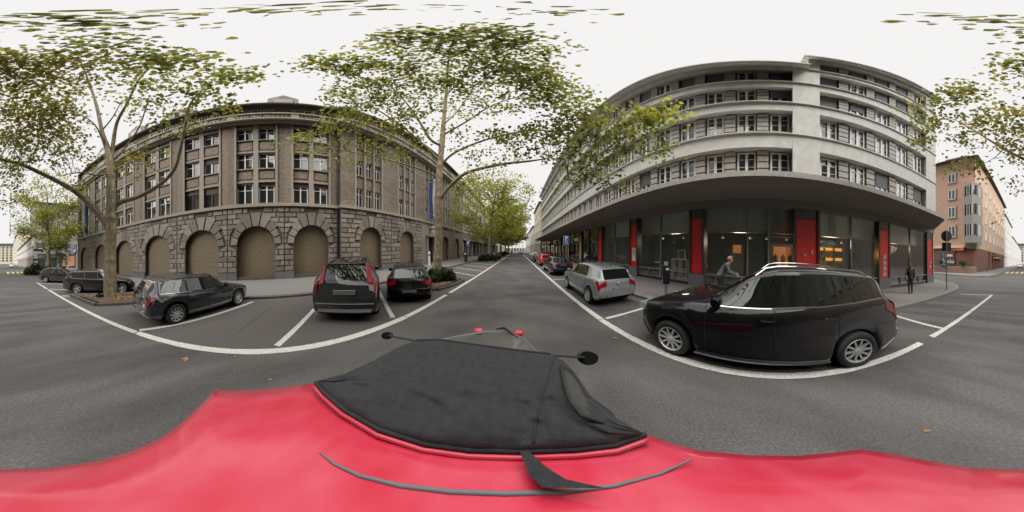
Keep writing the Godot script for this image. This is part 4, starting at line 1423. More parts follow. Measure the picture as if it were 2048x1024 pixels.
	for k in 34:
		mb = MB.new()
		mb.box(facing(P(8.6, 0, -25.2), Vector3(0, 0, -1)), -10.4 + k * 0.29, -10.36 + k * 0.29, 1.15, 2.15, -0.09, -0.05, 1.0)
		part("baluster", mb, M.brown_frame, t)
	var spots := [[P(18.4, 1.15, -24.0), 1.3, "large potted shrub at the left end of the terrace"], [P(11.0, 1.15, -25.4), 0.6, "bushy pot plant at the right end of the terrace railing"], [P(14.8, 1.15, -25.4), 0.55, "bushy pot plant behind the signpost on the terrace"]]
	for e in spots:
		var p := thing("potted_plant", e[2], "plant", e[0], "plants on the terrace")
		mb = MB.new()
		mb.lathe(Transform3D(Basis(), e[0]), [Vector2(0, 0), Vector2(0.3, 0), Vector2(0.4, 0.6 * e[1]), Vector2(0, 0.6 * e[1])], 10)
		part("pot", mb, M.terracotta, p)
		var lm := MB.new()
		for k in 220:
			var q: Vector3 = Vector3(rng.randfn(), absf(rng.randfn()) * 0.9, rng.randfn()) * 0.42 * e[1]
			leaf(lm, e[0] + Vector3.UP * 0.65 * e[1] + q, 0.16, Color(0.03, 0.07, 0.015), false)
		part("foliage", lm, M.leaf, p).set_meta("kind", "stuff")
	for k in 3:
		var u := 3.5 + k * 3.2
		var c := thing("cafe_table", ["small dark cafe table nearest the corner of the pink house", "second dark cafe table along the pink house", "third dark cafe table along the pink house"][k], "table", FS * Vector3(u, 0.11, 1.4), "cafe tables on the pavement")
		mb = MB.new()
		mb.lathe(Transform3D(Basis(), FS * Vector3(u, 0.11, 1.4)), [Vector2(0.3, 0), Vector2(0.04, 0.05), Vector2(0.04, 0.7), Vector2(0.5, 0.72), Vector2(0.5, 0.76), Vector2(0, 0.76)], 10)
		part("table_top", mb, M.dark_metal, c)
# ---------------------------------------------------------------- cars
func along(tab: Array, t: float) -> float:
	# piecewise line with softened corners
	for i in tab.size() - 1:
		if t <= tab[i + 1][0]:
			var f: float = (t - tab[i][0]) / maxf(1e-5, tab[i + 1][0] - tab[i][0])
			return lerpf(tab[i][1], tab[i + 1][1], f)
	return tab[-1][1]
func car_section(sp: Dictionary, t: float) -> Array:
	var w: float = sp.w * along(sp.get("plan", [[0, 0.72], [0.02, 0.84], [0.06, 0.93], [0.14, 0.985], [0.25, 1.0], [0.8, 1.0], [0.92, 0.975], [0.97, 0.93], [0.99, 0.88], [1, 0.82]]), t)
	var yt := along(sp.top, t)
	var yb := minf(along(sp.belt, t), yt - 0.02)
	var low: float = along(sp.get("low", [[0, 0.34], [0.06, 0.24], [0.12, 0.22], [0.9, 0.22], [0.96, 0.28], [1, 0.38]]), t)
	var lo := low
	for a in sp.axles:
		var dz: float = (t - a) * sp.L
		var R: float = sp.r + 0.055
		if absf(dz) < R: lo = maxf(lo, sp.r + sqrt(R * R - dz * dz))
	lo = minf(lo, yb - 0.06)
	var gh := clampf((yt - yb) / 0.32, 0.0, 1.0)
	var rw: float = w * sp.get("roof", 0.71)
	var h := yb - lo
	return [
		Vector2(w - 0.07, lo), Vector2(w - 0.018, lo + h * 0.14), Vector2(w - 0.002, lo + h * 0.42), Vector2(w, lo + h * 0.6), Vector2(w - 0.012, lo + h * 0.84), Vector2(w - 0.05, yb),
		Vector2(w - 0.1, yb + minf(0.025, (yt - yb) * 0.4)),
		Vector2(lerpf(w - 0.2, rw + 0.035, gh), yb + (yt - yb) * lerpf(0.6, 0.86, gh)),
		Vector2(lerpf(w * 0.72, rw - 0.03, gh), yb + (yt - yb) * lerpf(0.85, 0.955, gh)),
		Vector2(w * 0.36, yt - 0.006), Vector2(0, yt)]
func car(called: String, label: String, at: Vector2, heading: Vector2, sp: Dictionary) -> Node3D:
	var o := thing(called, label, "car" if not sp.has("cat") else sp.cat, P(at.x, 0, at.y), sp.get("group", ""))
	var X := yawed(P(at.x, 0, at.y), heading)
	var L: float = sp.L
	var ts := []
	var n: int = sp.get("n", 70)
	for i in n + 1:
		var f := float(i) / n
		ts.append(f)
	for e in [0.006, 0.012, 0.02, 0.03, 0.97, 0.98, 0.988, 0.994]: ts.append(e)
	ts.sort()
	var secs := []
	for t in ts: secs.append(car_section(sp, t))
	var k: int = secs[0].size()
	var mb := MB.new()
	for sd in [-1.0, 1.0]:
		for i in ts.size() - 1:
			var z0: float = (ts[i] - 0.5) * L
			var z1: float = (ts[i + 1] - 0.5) * L
			for j in k - 1:
				var a := X * Vector3(secs[i][j].x * sd, secs[i][j].y, z0)
				var b := X * Vector3(secs[i][j + 1].x * sd, secs[i][j + 1].y, z0)
				var c := X * Vector3(secs[i + 1][j + 1].x * sd, secs[i + 1][j + 1].y, z1)
				var d := X * Vector3(secs[i + 1][j].x * sd, secs[i + 1][j].y, z1)
				if sd < 0: mb.quad(a, b, c, d)
				else: mb.quad(d, c, b, a)
		for e in [0, ts.size() - 1]:
			var z: float = (ts[e] - 0.5) * L
			for j in k - 1:
				var a := X * Vector3(secs[e][j].x * sd, secs[e][j].y, z)
				var b := X * Vector3(secs[e][j + 1].x * sd, secs[e][j + 1].y, z)
				var c := X * Vector3(0, secs[e][j + 1].y, z)
				var d := X * Vector3(0, secs[e][j].y, z)
				if (sd < 0) == (e == 0): mb.quad(d, c, b, a)
				else: mb.quad(a, b, c, d)
	part("body", mb, sp.paint, o, false, true)
	mb = MB.new()
	var zz := L * 0.46
	for e in [[0.28, 0.62, sp.w - 0.24, zz], [0.17, 0.3, sp.w - 0.3, zz * 0.92]]:
		var F := X
		mb.box(F, -e[2], e[2], e[0], e[1], -e[3], e[3], 0.4)
	part("underbody", mb, M.wheel_liner, o)
	# glass: strips of the body's own surface, a few millimetres proud
	for g in sp.glass:
		# [kind, t0, t1] side glass, or windscreen / rear window
		if g[0] == "side":
			for sd in [-1.0, 1.0]:
				mb = MB.new()
				var steps := 8
				var rows := []
				for i in steps + 1:
					var t: float = lerpf(g[1], g[2], float(i) / steps)
					var s := car_section(sp, t)
					var row := []
					for j in 4:
						var f := lerpf(0.04, 0.97, j / 3.0)
						var tt := t
						if g.size() > 3: # slanted ends
							var q := float(i) / steps
							tt = t + lerpf(g[3], g[4], q) * f
							s = car_section(sp, tt)
						var p: Vector2 = s[6].lerp(s[7], f)
						row.append(X * Vector3((p.x + 0.007) * sd, p.y, (tt - 0.5) * L))
					rows.append(row)
				mb.grid(rows)
				part("side_window", mb, M.car_glass, o, false, true)
		else:
			mb = MB.new()
			var rows := []
			for i in 7:
				var t: float = lerpf(g[1], g[2], i / 6.0)
				var s := car_section(sp, t)
				var row := []
				var ins: float = 0.06
				for x in [-1.0, -0.66, -0.33, 0.0, 0.33, 0.66, 1.0]:
					var wide: float = s[8].x - ins + (0.03 if g[0] == "rear" else 0.0)
					var p: float = absf(x) * wide
					var y: float
					if p <= s[9].x: y = lerpf(s[10].y, s[9].y, p / maxf(0.01, s[9].x))
					else: y = lerpf(s[9].y, s[8].y, (p - s[9].x) / maxf(0.01, s[8].x - s[9].x))
					row.append(X * Vector3(x * wide, y + 0.009, (t - 0.5) * L + (0.008 if g[0] == "rear" else -0.008)))
				rows.append(row)
			mb.grid(rows)
			part("windscreen" if g[0] == "front" else "rear_window", mb, M.car_glass, o, false, true)
	# wheels
	for a in sp.axles:
		for sd in [-1.0, 1.0]:
			var c := Vector3((sp.w - 0.115) * sd, sp.r, (a - 0.5) * L)
			var A := X * Transform3D(Basis(Vector3(0, 0, 1), Vector3(sd, 0, 0), Vector3(0, sd, 0)), c)
			mb = MB.new()
			var r: float = sp.r
			mb.lathe(A, [Vector2(r * 0.62, -0.1), Vector2(r * 0.95, -0.1), Vector2(r, -0.07), Vector2(r, 0.07), Vector2(r * 0.95, 0.105), Vector2(r * 0.7, 0.11), Vector2(r * 0.66, 0.09)], 26)
			var tyre := part("wheel", mb, M.rubber, o, false, true)
			mb = MB.new()
			mb.lathe(A, [Vector2(r * 0.69, 0.1), Vector2(r * 0.67, 0.112), Vector2(r * 0.62, 0.1), Vector2(r * 0.6, 0.04)], 26)
			var spk: int = sp.get("spokes", 5)
			for q in spk:
				var B := A * Transform3D(Basis(Vector3.UP, TAU * q / spk), Vector3.ZERO)
				var sw: float = sp.get("spoke_w", 0.04)
				mb.quad(B * Vector3(0.04, 0.085, -sw * 0.8), B * Vector3(0.04, 0.085, sw * 0.8), B * Vector3(r * 0.64, 0.1, sw * 0.55), B * Vector3(r * 0.64, 0.1, -sw * 0.55))
				mb.quad(B * Vector3(0.04, 0.05, -sw * 0.8), B * Vector3(0.04, 0.085, -sw * 0.8), B * Vector3(r * 0.64, 0.1, -sw * 0.55), B * Vector3(r * 0.64, 0.05, -sw * 0.55))
				mb.quad(B * Vector3(0.04, 0.085, sw * 0.8), B * Vector3(0.04, 0.05, sw * 0.8), B * Vector3(r * 0.64, 0.05, sw * 0.55), B * Vector3(r * 0.64, 0.1, sw * 0.55))
			mb.lathe(A, [Vector2(0.0, 0.1), Vector2(0.05, 0.098), Vector2(0.075, 0.08), Vector2(0.08, 0.04)], 12)
			part("rim", mb, M.alloy, tyre)
			mb = MB.new()
			mb.lathe(A, [Vector2(0.0, 0.02), Vector2(r * 0.62, 0.02)], 18)
			part("brake", mb, M.wheel_liner, tyre)
	# lamps, plate, handles, mirrors, bumper trims
	for e in sp.get("tail", []):
		# [t0, t1, inner x, outer x, side reach]: a lens lying on the body, wrapping round its corner
		for sd in [-1.0, 1.0]:
			mb = MB.new()
			var rows := []
			for i in 6:
				var t: float = lerpf(e[0], e[1], i / 5.0)
				var s := car_section(sp, t)
				var row := []
				for q in 7:
					var x: float = minf(lerpf(e[2], e[3], q / 6.0), s[5].x)
					var y: float = s[10].y
					for j in range(5, 10):
						if x <= s[j].x and x >= s[j + 1].x: y = lerpf(s[j + 1].y, s[j].y, (x - s[j + 1].x) / maxf(0.001, s[j].x - s[j + 1].x))
					row.append(X * Vector3(x * sd, y + 0.016, (t - 0.5) * L + 0.02))
				if e[4] > 0.0:
					row.append(X * Vector3((s[4].x + 0.008) * sd, s[4].y, (t - 0.5) * L + 0.008))
					row.append(X * Vector3((s[3].x + 0.008) * sd, lerpf(s[4].y, s[3].y, 0.5), (t - 0.5) * L))
				rows.append(row)
			mb.grid(rows)
			if e[4] > 0.0:
				rows = []
				for i in 5:
					var t: float = lerpf(e[0] - e[4], e[1], i / 4.0)
					var s := car_section(sp, t)
					rows.append([X * Vector3((s[5].x + 0.004) * sd, s[5].y, (t - 0.5) * L), X * Vector3((s[4].x + 0.008) * sd, s[4].y, (t - 0.5) * L), X * Vector3((s[3].x + 0.008) * sd, lerpf(s[4].y, s[3].y, 0.4 * i / 4.0), (t - 0.5) * L)])
				mb.grid(rows)
			part("tail_light", mb, M.tail_red, o)
	for e in sp.get("boxes", []):
		# [name, material, x0, x1, y0, y1, z from rear 0, z from rear 1, mirrored]
		for sd in ([-1.0, 1.0] if e[8] else [1.0]):
			mb = MB.new()
			var x0: float = e[2] * sd
			var x1: float = e[3] * sd
			mb.box(X, minf(x0, x1), maxf(x0, x1), e[4], e[5], L / 2 + e[6], L / 2 + e[7], 0.3)
			part(e[0], mb, e[1], o)
	if sp.has("handles"):
		for t in sp.handles:
			for sd in [-1.0, 1.0]:
				var s := car_section(sp, t)
				mb = MB.new()
				var hy: float = s[4].y + 0.01
				mb.tube([X * Vector3(s[4].x * sd, hy, (t - 0.5) * L - 0.1), X * Vector3((s[4].x + 0.03) * sd, hy, (t - 0.5) * L - 0.07), X * Vector3((s[4].x + 0.03) * sd, hy, (t - 0.5) * L + 0.07), X * Vector3(s[4].x * sd, hy, (t - 0.5) * L + 0.1)], [0.012, 0.014, 0.014, 0.012], 6)
				part("door_handle", mb, sp.get("handle_mat", sp.paint), o)
	if sp.has("mirror"):
		for sd in [-1.0, 1.0]:
			var s := car_section(sp, sp.mirror)
			mb = MB.new()
			var c := Vector3((s[6].x + 0.12) * sd, s[6].y + 0.09, (sp.mirror - 0.5) * L)
			var B := X * Transform3D(Basis(), c)
			for q in 2:
				mb.lathe(B * Transform3D(Basis(Vector3(0, 0, 1), Vector3(1, 0, 0), Vector3(0, 1, 0)), Vector3.ZERO), [Vector2(0.0, -0.11), Vector2(0.06, -0.1), Vector2(0.085, -0.04), Vector2(0.08, 0.06), Vector2(0.05, 0.1), Vector2(0, 0.11)], 10)
			mb.tube([X * Vector3((s[6].x - 0.02) * sd, s[6].y, (sp.mirror - 0.5) * L), B * Vector3(-0.05 * sd, -0.05, 0)], [0.03, 0.03], 6)
			part("wing_mirror", mb, sp.paint, o)
	if sp.has("rails"):
		for sd in [-1.0, 1.0]:
			var pts := []
			var rr := []
			for i in 13:
				var t: float = lerpf(sp.rails[0], sp.rails[1], i / 12.0)
				var s := car_section(sp, t)
				var up := 0.055 if i > 0 and i < 12 else -0.01
				pts.append(X * Vector3((s[8].x + 0.01) * sd, s[8].y + up, (t - 0.5) * L)); rr.append(0.014)
			mb = MB.new()
			mb.tube(pts, rr, 6)
			part("roof_rail", mb, sp.get("rail_mat", M.chrome), o)
	if sp.has("strip"):
		for sd in [-1.0, 1.0]:
			mb = MB.new()
			var pts := []
			var rr := []
			for i in 17:
				var t: float = lerpf(sp.strip[0], sp.strip[1], i / 16.0)
				var s := car_section(sp, t)
				pts.append(X * Vector3((s[6].x + 0.02) * sd, s[6].y - 0.005, (t - 0.5) * L)); rr.append(sp.get("strip_r", 0.012))
			mb.tube(pts, rr, 6)
			part("window_trim", mb, M.chrome, o)
	if sp.has("sill"):
		for sd in [-1.0, 1.0]:
			mb = MB.new()
			var pts := []
			var rr := []
			for i in 13:
				var t: float = lerpf(sp.axles[0] + 0.1, sp.axles[1] - 0.1, i / 12.0)
				pts.append(X * Vector3((sp.w - 0.0) * sd, 0.27, (t - 0.5) * L)); rr.append(0.022)
			mb.tube(pts, rr, 6)
			part("sill_trim", mb, M.dark_metal, o)
	# shut lines of the doors, as thin dark seams sunk against the body
	for t in sp.get("seams", []):
		for sd in [-1.0, 1.0]:
			mb = MB.new()
			var pts := []
			var rr := []
			var s := car_section(sp, t)
			for j in range(1, 8):
				if j >= s.size(): break
				pts.append(X * Vector3((s[j].x + 0.0) * sd, s[j].y, (t - 0.5) * L)); rr.append(0.005)
			mb.tube(pts, rr, 4)
			part("door_seam", mb, M.rubber, o)
	return o

func cars() -> void:
	var V := func(x: float, y: float) -> Vector2: return Vector2(x, y)
	# shapes, from front (t = 0) to rear (t = 1)
	var suv := {"L": 4.8, "w": 0.96, "r": 0.37, "axles": [0.185, 0.795], "paint": M.paint_black, "spokes": 10, "spoke_w": 0.028, "roof": 0.69,
		"top": [[0, 0.7], [0.012, 0.84], [0.04, 0.99], [0.1, 1.1], [0.2, 1.19], [0.28, 1.24], [0.33, 1.31], [0.39, 1.49], [0.45, 1.67], [0.49, 1.76], [0.54, 1.81], [0.62, 1.82], [0.7, 1.81], [0.8, 1.77], [0.885, 1.71], [0.91, 1.64], [0.957, 1.25], [0.97, 1.12], [0.99, 0.84], [1, 0.7]],
		"belt": [[0, 0.7], [0.04, 0.95], [0.25, 1.16], [0.5, 1.2], [0.9, 1.28], [0.97, 1.14], [1, 0.66]],
		"glass": [["front", 0.33, 0.48], ["side", 0.36, 0.53, 0.09, 0.0], ["side", 0.532, 0.725, 0.0, -0.01], ["side", 0.727, 0.905, -0.01, -0.05], ["rear", 0.91, 0.957]],
		"tail": [[0.96, 0.988, 0.6, 0.9, 0.045]],
		"handles": [0.51, 0.7], "mirror": 0.36, "rails": [0.47, 0.87], "strip": [0.35, 0.9], "strip_r": 0.016, "sill": true, "seams": [0.32, 0.531, 0.726],
		"boxes": [["number_plate", M.plate, -0.26, 0.26, 0.72, 0.84, -0.06, 0.01, false], ["rear_bumper_trim", M.steel, -0.5, 0.5, 0.4, 0.47, -0.1, 0.01, false], ["headlight", M.lamp_clear, 0.5, 0.84, 0.78, 0.92, -4.78, -4.5, true]]}
	car("black_suv", "black five-door estate-type SUV with chrome roof rails parked nearest on the right", Vector2(3.17, 0.13), Vector2(0, 1), suv)
	var hatch := {"L": 4.2, "w": 0.89, "r": 0.315, "axles": [0.2, 0.815], "paint": M.paint_silver, "spokes": 7, "spoke_w": 0.035, "roof": 0.66,
		"top": [[0, 0.62], [0.02, 0.74], [0.08, 0.87], [0.22, 0.97], [0.27, 1.0], [0.32, 1.13], [0.4, 1.35], [0.45, 1.43], [0.55, 1.48], [0.7, 1.47], [0.84, 1.42], [0.9, 1.37], [0.925, 1.31], [0.975, 0.99], [0.982, 0.94], [0.992, 0.7], [1, 0.6]],
		"belt": [[0, 0.6], [0.05, 0.8], [0.25, 0.92], [0.5, 0.95], [0.9, 1.01], [0.97, 0.96], [1, 0.55]],
		"glass": [["front", 0.3, 0.44], ["side", 0.34, 0.53, 0.08, 0.0], ["side", 0.545, 0.76, 0.0, -0.03], ["rear", 0.922, 0.974]],
		"tail": [[0.98, 0.989, 0.5, 0.84, 0.03]],
		"handles": [0.5, 0.72], "handle_mat": M.chrome, "mirror": 0.34, "seams": [0.31, 0.54, 0.765],
		"boxes": [["number_plate", M.paint_silver, -0.26, 0.26, 0.6, 0.7, -0.08, 0.004, false], ["reflector", M.tail_red, 0.5, 0.72, 0.4, 0.43, -0.1, -0.005, true], ["antenna", M.dark_metal, -0.012, 0.012, 1.4, 1.52, -0.62, -0.58, false]]}
	var golf := car("silver_hatchback", "silver five-door hatchback seen from behind, parked in front of the black SUV", Vector2(3.34, 6.72), Vector2(0, 1), hatch)
	var bm := MB.new()
	var XG := yawed(P(3.34, 0, 6.72), Vector2(0, 1))
	bm.lathe(XG * Transform3D(Basis(Vector3(1, 0, 0), Vector3(0, 0, 1), Vector3(0, -1, 0)), Vector3(0, 0.84, 2.06)), [Vector2(0.0, 0.03), Vector2(0.055, 0.03), Vector2(0.065, 0.015), Vector2(0.065, 0.0)], 14)
	part("round_badge", bm, M.chrome, golf)
	var sedan := {"L": 4.7, "w": 0.89, "r": 0.315, "axles": [0.19, 0.8], "paint": M.paint_dark_blue, "spokes": 5, "roof": 0.65,
		"top": [[0, 0.6], [0.02, 0.7], [0.08, 0.82], [0.25, 0.95], [0.29, 0.99], [0.35, 1.16], [0.42, 1.36], [0.5, 1.42], [0.62, 1.42], [0.72, 1.35], [0.8, 1.12], [0.845, 1.02], [0.95, 0.99], [0.978, 0.95], [0.99, 0.7], [1, 0.6]],
		"belt": [[0, 0.58], [0.05, 0.75], [0.25, 0.9], [0.5, 0.93], [0.85, 0.96], [0.96, 0.93], [1, 0.55]],
		"glass": [["front", 0.31, 0.43], ["side", 0.34, 0.51, 0.08, 0.0], ["side", 0.525, 0.74, 0.0, -0.06], ["rear", 0.735, 0.83]],
		"tail": [[0.979, 0.988, 0.46, 0.84, 0.04]],
		"handles": [0.5, 0.7], "mirror": 0.35, "seams": [0.3, 0.52, 0.75],
		"boxes": [["number_plate", M.plate, -0.26, 0.26, 0.76, 0.87, -0.06, 0.0, false], ["bumper_trim", M.chrome, -0.75, 0.75, 0.56, 0.58, -0.06, 0.005, false]]}
	car("dark_sedan", "dark blue saloon parked beyond the silver hatchback", Vector2(3.42, 14.2), Vector2(0, 1), sedan)
	var redc := hatch.duplicate()
	redc.merge({"paint": M.paint_red, "n": 40, "seams": [], "w": 0.86}, true)
	redc.boxes = [["number_plate", M.plate, -0.26, 0.26, 0.6, 0.7, -0.08, 0.004, false]]
	car("red_hatchback", "small red hatchback parked beyond the dark saloon", Vector2(3.5, 21.4), Vector2(0, 1), redc)
	var far := sedan.duplicate()
	far.merge({"n": 36, "paint": M.paint_black, "seams": [], "group": "small cars far along the kerb"}, true)
	car("dark_estate", "black car parked beyond the red hatchback", Vector2(3.45, 27.3), Vector2(0, 1), far)
	var farw := far.duplicate()
	farw.paint = M.paint_white
	car("white_saloon", "white car parked beyond the black car on the right kerb", Vector2(3.5, 33.2), Vector2(0, 1), farw)
	farw = far.duplicate()
	farw.paint = M.paint_silver
	car("grey_saloon", "pale grey car far down the street in the middle of the road", Vector2(1.6, 78.0), Vector2(0, 1), farw)
	# left side, parked at an angle
	var wagon := {"L": 4.55, "w": 0.91, "r": 0.33, "axles": [0.185, 0.79], "paint": M.paint_blue_grey, "spokes": 10, "spoke_w": 0.035, "roof": 0.65,
		"top": [[0, 0.6], [0.02, 0.7], [0.08, 0.82], [0.26, 0.94], [0.3, 0.99], [0.36, 1.16], [0.43, 1.36], [0.5, 1.42], [0.65, 1.44], [0.82, 1.41], [0.9, 1.37], [0.92, 1.34], [0.97, 1.02], [0.978, 0.95], [0.99, 0.72], [1, 0.58]],
		"belt": [[0, 0.58], [0.05, 0.75], [0.25, 0.88], [0.5, 0.92], [0.9, 0.99], [0.97, 0.95], [1, 0.54]],
		"glass": [["front", 0.31, 0.44], ["side", 0.34, 0.51, 0.08, 0.0], ["side", 0.525, 0.69, 0.0, 0.0], ["side", 0.705, 0.88, 0.0, -0.05], ["rear", 0.915, 0.968]],
		"tail": [[0.978, 0.989, 0.54, 0.86, 0.04]],
		"handles": [0.5, 0.68], "mirror": 0.35, "rails": [0.44, 0.88], "rail_mat": M.dark_metal, "strip": [0.34, 0.9], "strip_r": 0.009, "seams": [0.31, 0.52, 0.7],
		"boxes": [["number_plate", M.plate, -0.26, 0.26, 0.74, 0.85, -0.06, 0.0, false], ["bumper_trim", M.chrome, -0.7, 0.7, 0.36, 0.375, -0.05, 0.01, false]]}
	car("grey_estate", "blue-grey estate car parked at an angle beside the tree bed", Vector2(-5.72, -2.43), Vector2(-0.85, 0.52), wagon)
	var xc := suv.duplicate()
	xc.merge({"paint": M.paint_volvo_grey, "strip_r": 0.008, "rail_mat": M.dark_metal, "L": 4.75, "w": 0.99, "roof": 0.63}, true)
	xc.tail = [[0.89, 0.968, 0.6, 0.74, 0.0], [0.945, 0.986, 0.78, 0.95, 0.0]]
	xc.boxes = [["number_plate", M.plate, -0.3, 0.3, 0.86, 0.98, -0.1, -0.02, false], ["bumper_trim", M.chrome, -0.78, 0.78, 0.6, 0.63, -0.15, 0.02, false], ["skid_plate", M.steel, -0.72, 0.72, 0.36, 0.45, -0.2, 0.015, false], ["spoiler", M.paint_black, -0.56, 0.56, 1.64, 1.68, -0.66, -0.44, false]]
	car("tall_suv", "tall black SUV seen from behind with long red tail lights up its rear pillars", Vector2(-5.62, 3.52), Vector2(-0.79, 0.61), xc)
	var blk := hatch.duplicate()
	blk.merge({"paint": M.paint_black, "L": 4.1, "handle_mat": M.paint_black}, true)
	blk.boxes = [["number_plate", M.plate, -0.26, 0.26, 0.46, 0.57, -0.06, 0.0, false], ["bumper_trim", M.chrome, -0.7, 0.7, 0.6, 0.615, -0.05, 0.01, false]]
	car("black_hatchback", "small black hatchback between the tall SUV and the tree with the banner", Vector2(-4.92, 6.2), Vector2(-0.64, 0.77), blk)
	var aud := wagon.duplicate()
	aud.merge({"paint": M.paint_black, "rail_mat": M.chrome, "spokes": 5, "spoke_w": 0.06}, true)
	car("black_estate", "black estate car with chrome roof rails parked behind the thick leaning tree trunk", Vector2(-5.82, -8.99), Vector2(-0.81, 0.59), aud)
	var lex := blk.duplicate()
	lex.merge({"spokes": 5, "spoke_w": 0.06, "paint": M.paint_black}, true)
	car("black_compact", "black compact car parked furthest left beside the low shrubs", Vector2(-5.4, -15.3), Vector2(-0.81, 0.59), lex)
	var lf := far.duplicate()
	car("distant_dark_car", "dark car half hidden behind the shrubs of the second tree bed", Vector2(-5.2, 33.6), Vector2(-0.64, 0.77), lf)
	var van := far.duplicate()
	van.merge({"paint": M.paint_white, "L": 5.0, "w": 0.98, "cat": "van", "belt": [[0, 0.7], [0.1, 1.0], [1, 1.1]],
		"top": [[0, 0.8], [0.05, 1.0], [0.14, 1.15], [0.28, 1.85], [0.4, 2.0], [0.95, 2.0], [0.99, 1.9], [1, 0.9]], "glass": [["front", 0.15, 0.27], ["side", 0.22, 0.38, 0.03, 0.0]]}, true)
	car("white_van", "small white van far down the street at the left edge", Vector2(-2.4, -66.0), Vector2(0, 1), van)
	farw = far.duplicate()
	farw.paint = M.paint_white
	car("white_car", "white car far away on the street beyond the pink house", Vector2(3.5, -62.0), Vector2(0, 1), farw)
	car("parked_far_car", "dark car parked behind the white car beyond the pink house", Vector2(3.7, -70.0), Vector2(0, 1), far)
# ---------------------------------------------------------------- trees
func leaf_shape(r: float) -> Array:
	return [Vector2(0, -0.75) * r, Vector2(-0.85, -0.35) * r, Vector2(-0.55, 0.35) * r, Vector2(0, 1.05) * r, Vector2(0.6, 0.4) * r, Vector2(0.85, -0.3) * r]
func leaf(mb: MB, at: Vector3, r: float, col: Color, in_polar: bool) -> void:
	# a lobed leaf, its two halves folded along the rib; at is a plan point, or bearing, height, distance
	var B := Basis.from_euler(Vector3(rng.randfn(0.0, 0.75), rng.randf() * TAU, rng.randfn(0.0, 0.6)))
	var fold := rng.randf_range(0.05, 0.3)
	var s := leaf_shape(r * rng.randf_range(0.7, 1.25))
	var pts := []
	for p in s:
		var q: Vector3 = B * Vector3(p.x, absf(p.x) * fold, p.y)
		if in_polar:
			var d := maxf(at.z + q.z, 0.15)
			pts.append(polar(at.x + q.x / maxf(at.z, 0.4), at.y + q.y, d))
		else:
			pts.append(at + q)
	var v := rng.randf_range(0.75, 1.3)
	var c := Color(col.r * v, col.g * v, col.b * v)
	for t in [[0, 1, 2], [0, 2, 3], [0, 3, 4], [0, 4, 5]]:
		for i in t:
			mb.v.append(pts[i])
			mb.c.append(c)
func limb(mb: MB, ctrl: Array, sides := 9) -> Array:
	# ctrl: [picture bearing, height above ground, distance, radius]; returns points along it
	var c := Curve3D.new()
	var pts := []
	var rad := []
	var n := ctrl.size()
	for i in n - 1:
		var p0: Vector4 = ctrl[maxi(i - 1, 0)]
		var p1: Vector4 = ctrl[i]
		var p2: Vector4 = ctrl[i + 1]
		var p3: Vector4 = ctrl[mini(i + 2, n - 1)]
		for k in 5:
			var t := k / 5.0
			var q: Vector4 = 0.5 * ((2.0 * p1) + (p2 - p0) * t + (2.0 * p0 - 5.0 * p1 + 4.0 * p2 - p3) * t * t + (3.0 * p1 - p0 - 3.0 * p2 + p3) * t * t * t)
			pts.append(Vector3(q.x, q.y, q.z)); rad.append(maxf(q.w, 0.008) * (1.0 + 0.05 * sin(i * 5.0 + k * 1.7)))
	var l: Vector4 = ctrl[n - 1]
	pts.append(Vector3(l.x, l.y, l.z)); rad.append(l.w)
	var rings := []
	for i in pts.size():
		var a: Vector3 = pts[maxi(i - 1, 0)]
		var b: Vector3 = pts[mini(i + 1, pts.size() - 1)]
		var d: float = pts[i].z
		var dir := Vector3((b.x - a.x) * d, b.y - a.y, b.z - a.z).normalized()
		var side := dir.cross(Vector3(0, 0, 1) if absf(dir.z) < 0.9 else Vector3.UP).normalized()
		var up := side.cross(dir)
		var ring := []
		for k in sides + 1:
			var f := TAU * (k % sides) / sides
			var o: Vector3 = (side * cos(f) + up * sin(f)) * rad[i]
			ring.append(polar(pts[i].x + o.x / maxf(d, 0.3), pts[i].y + o.y, maxf(d + o.z, 0.1)))
		rings.append(ring)
	for i in rings.size() - 1:
		for k in sides: mb.quad(rings[i][k], rings[i][k + 1], rings[i + 1][k + 1], rings[i + 1][k])
	return pts
func px(x: float, y: float, d: float, r: float) -> Vector4:
	var th := bearing(x)
	return Vector4(th, EYE + d * tan(lift(th, y)), d, r)

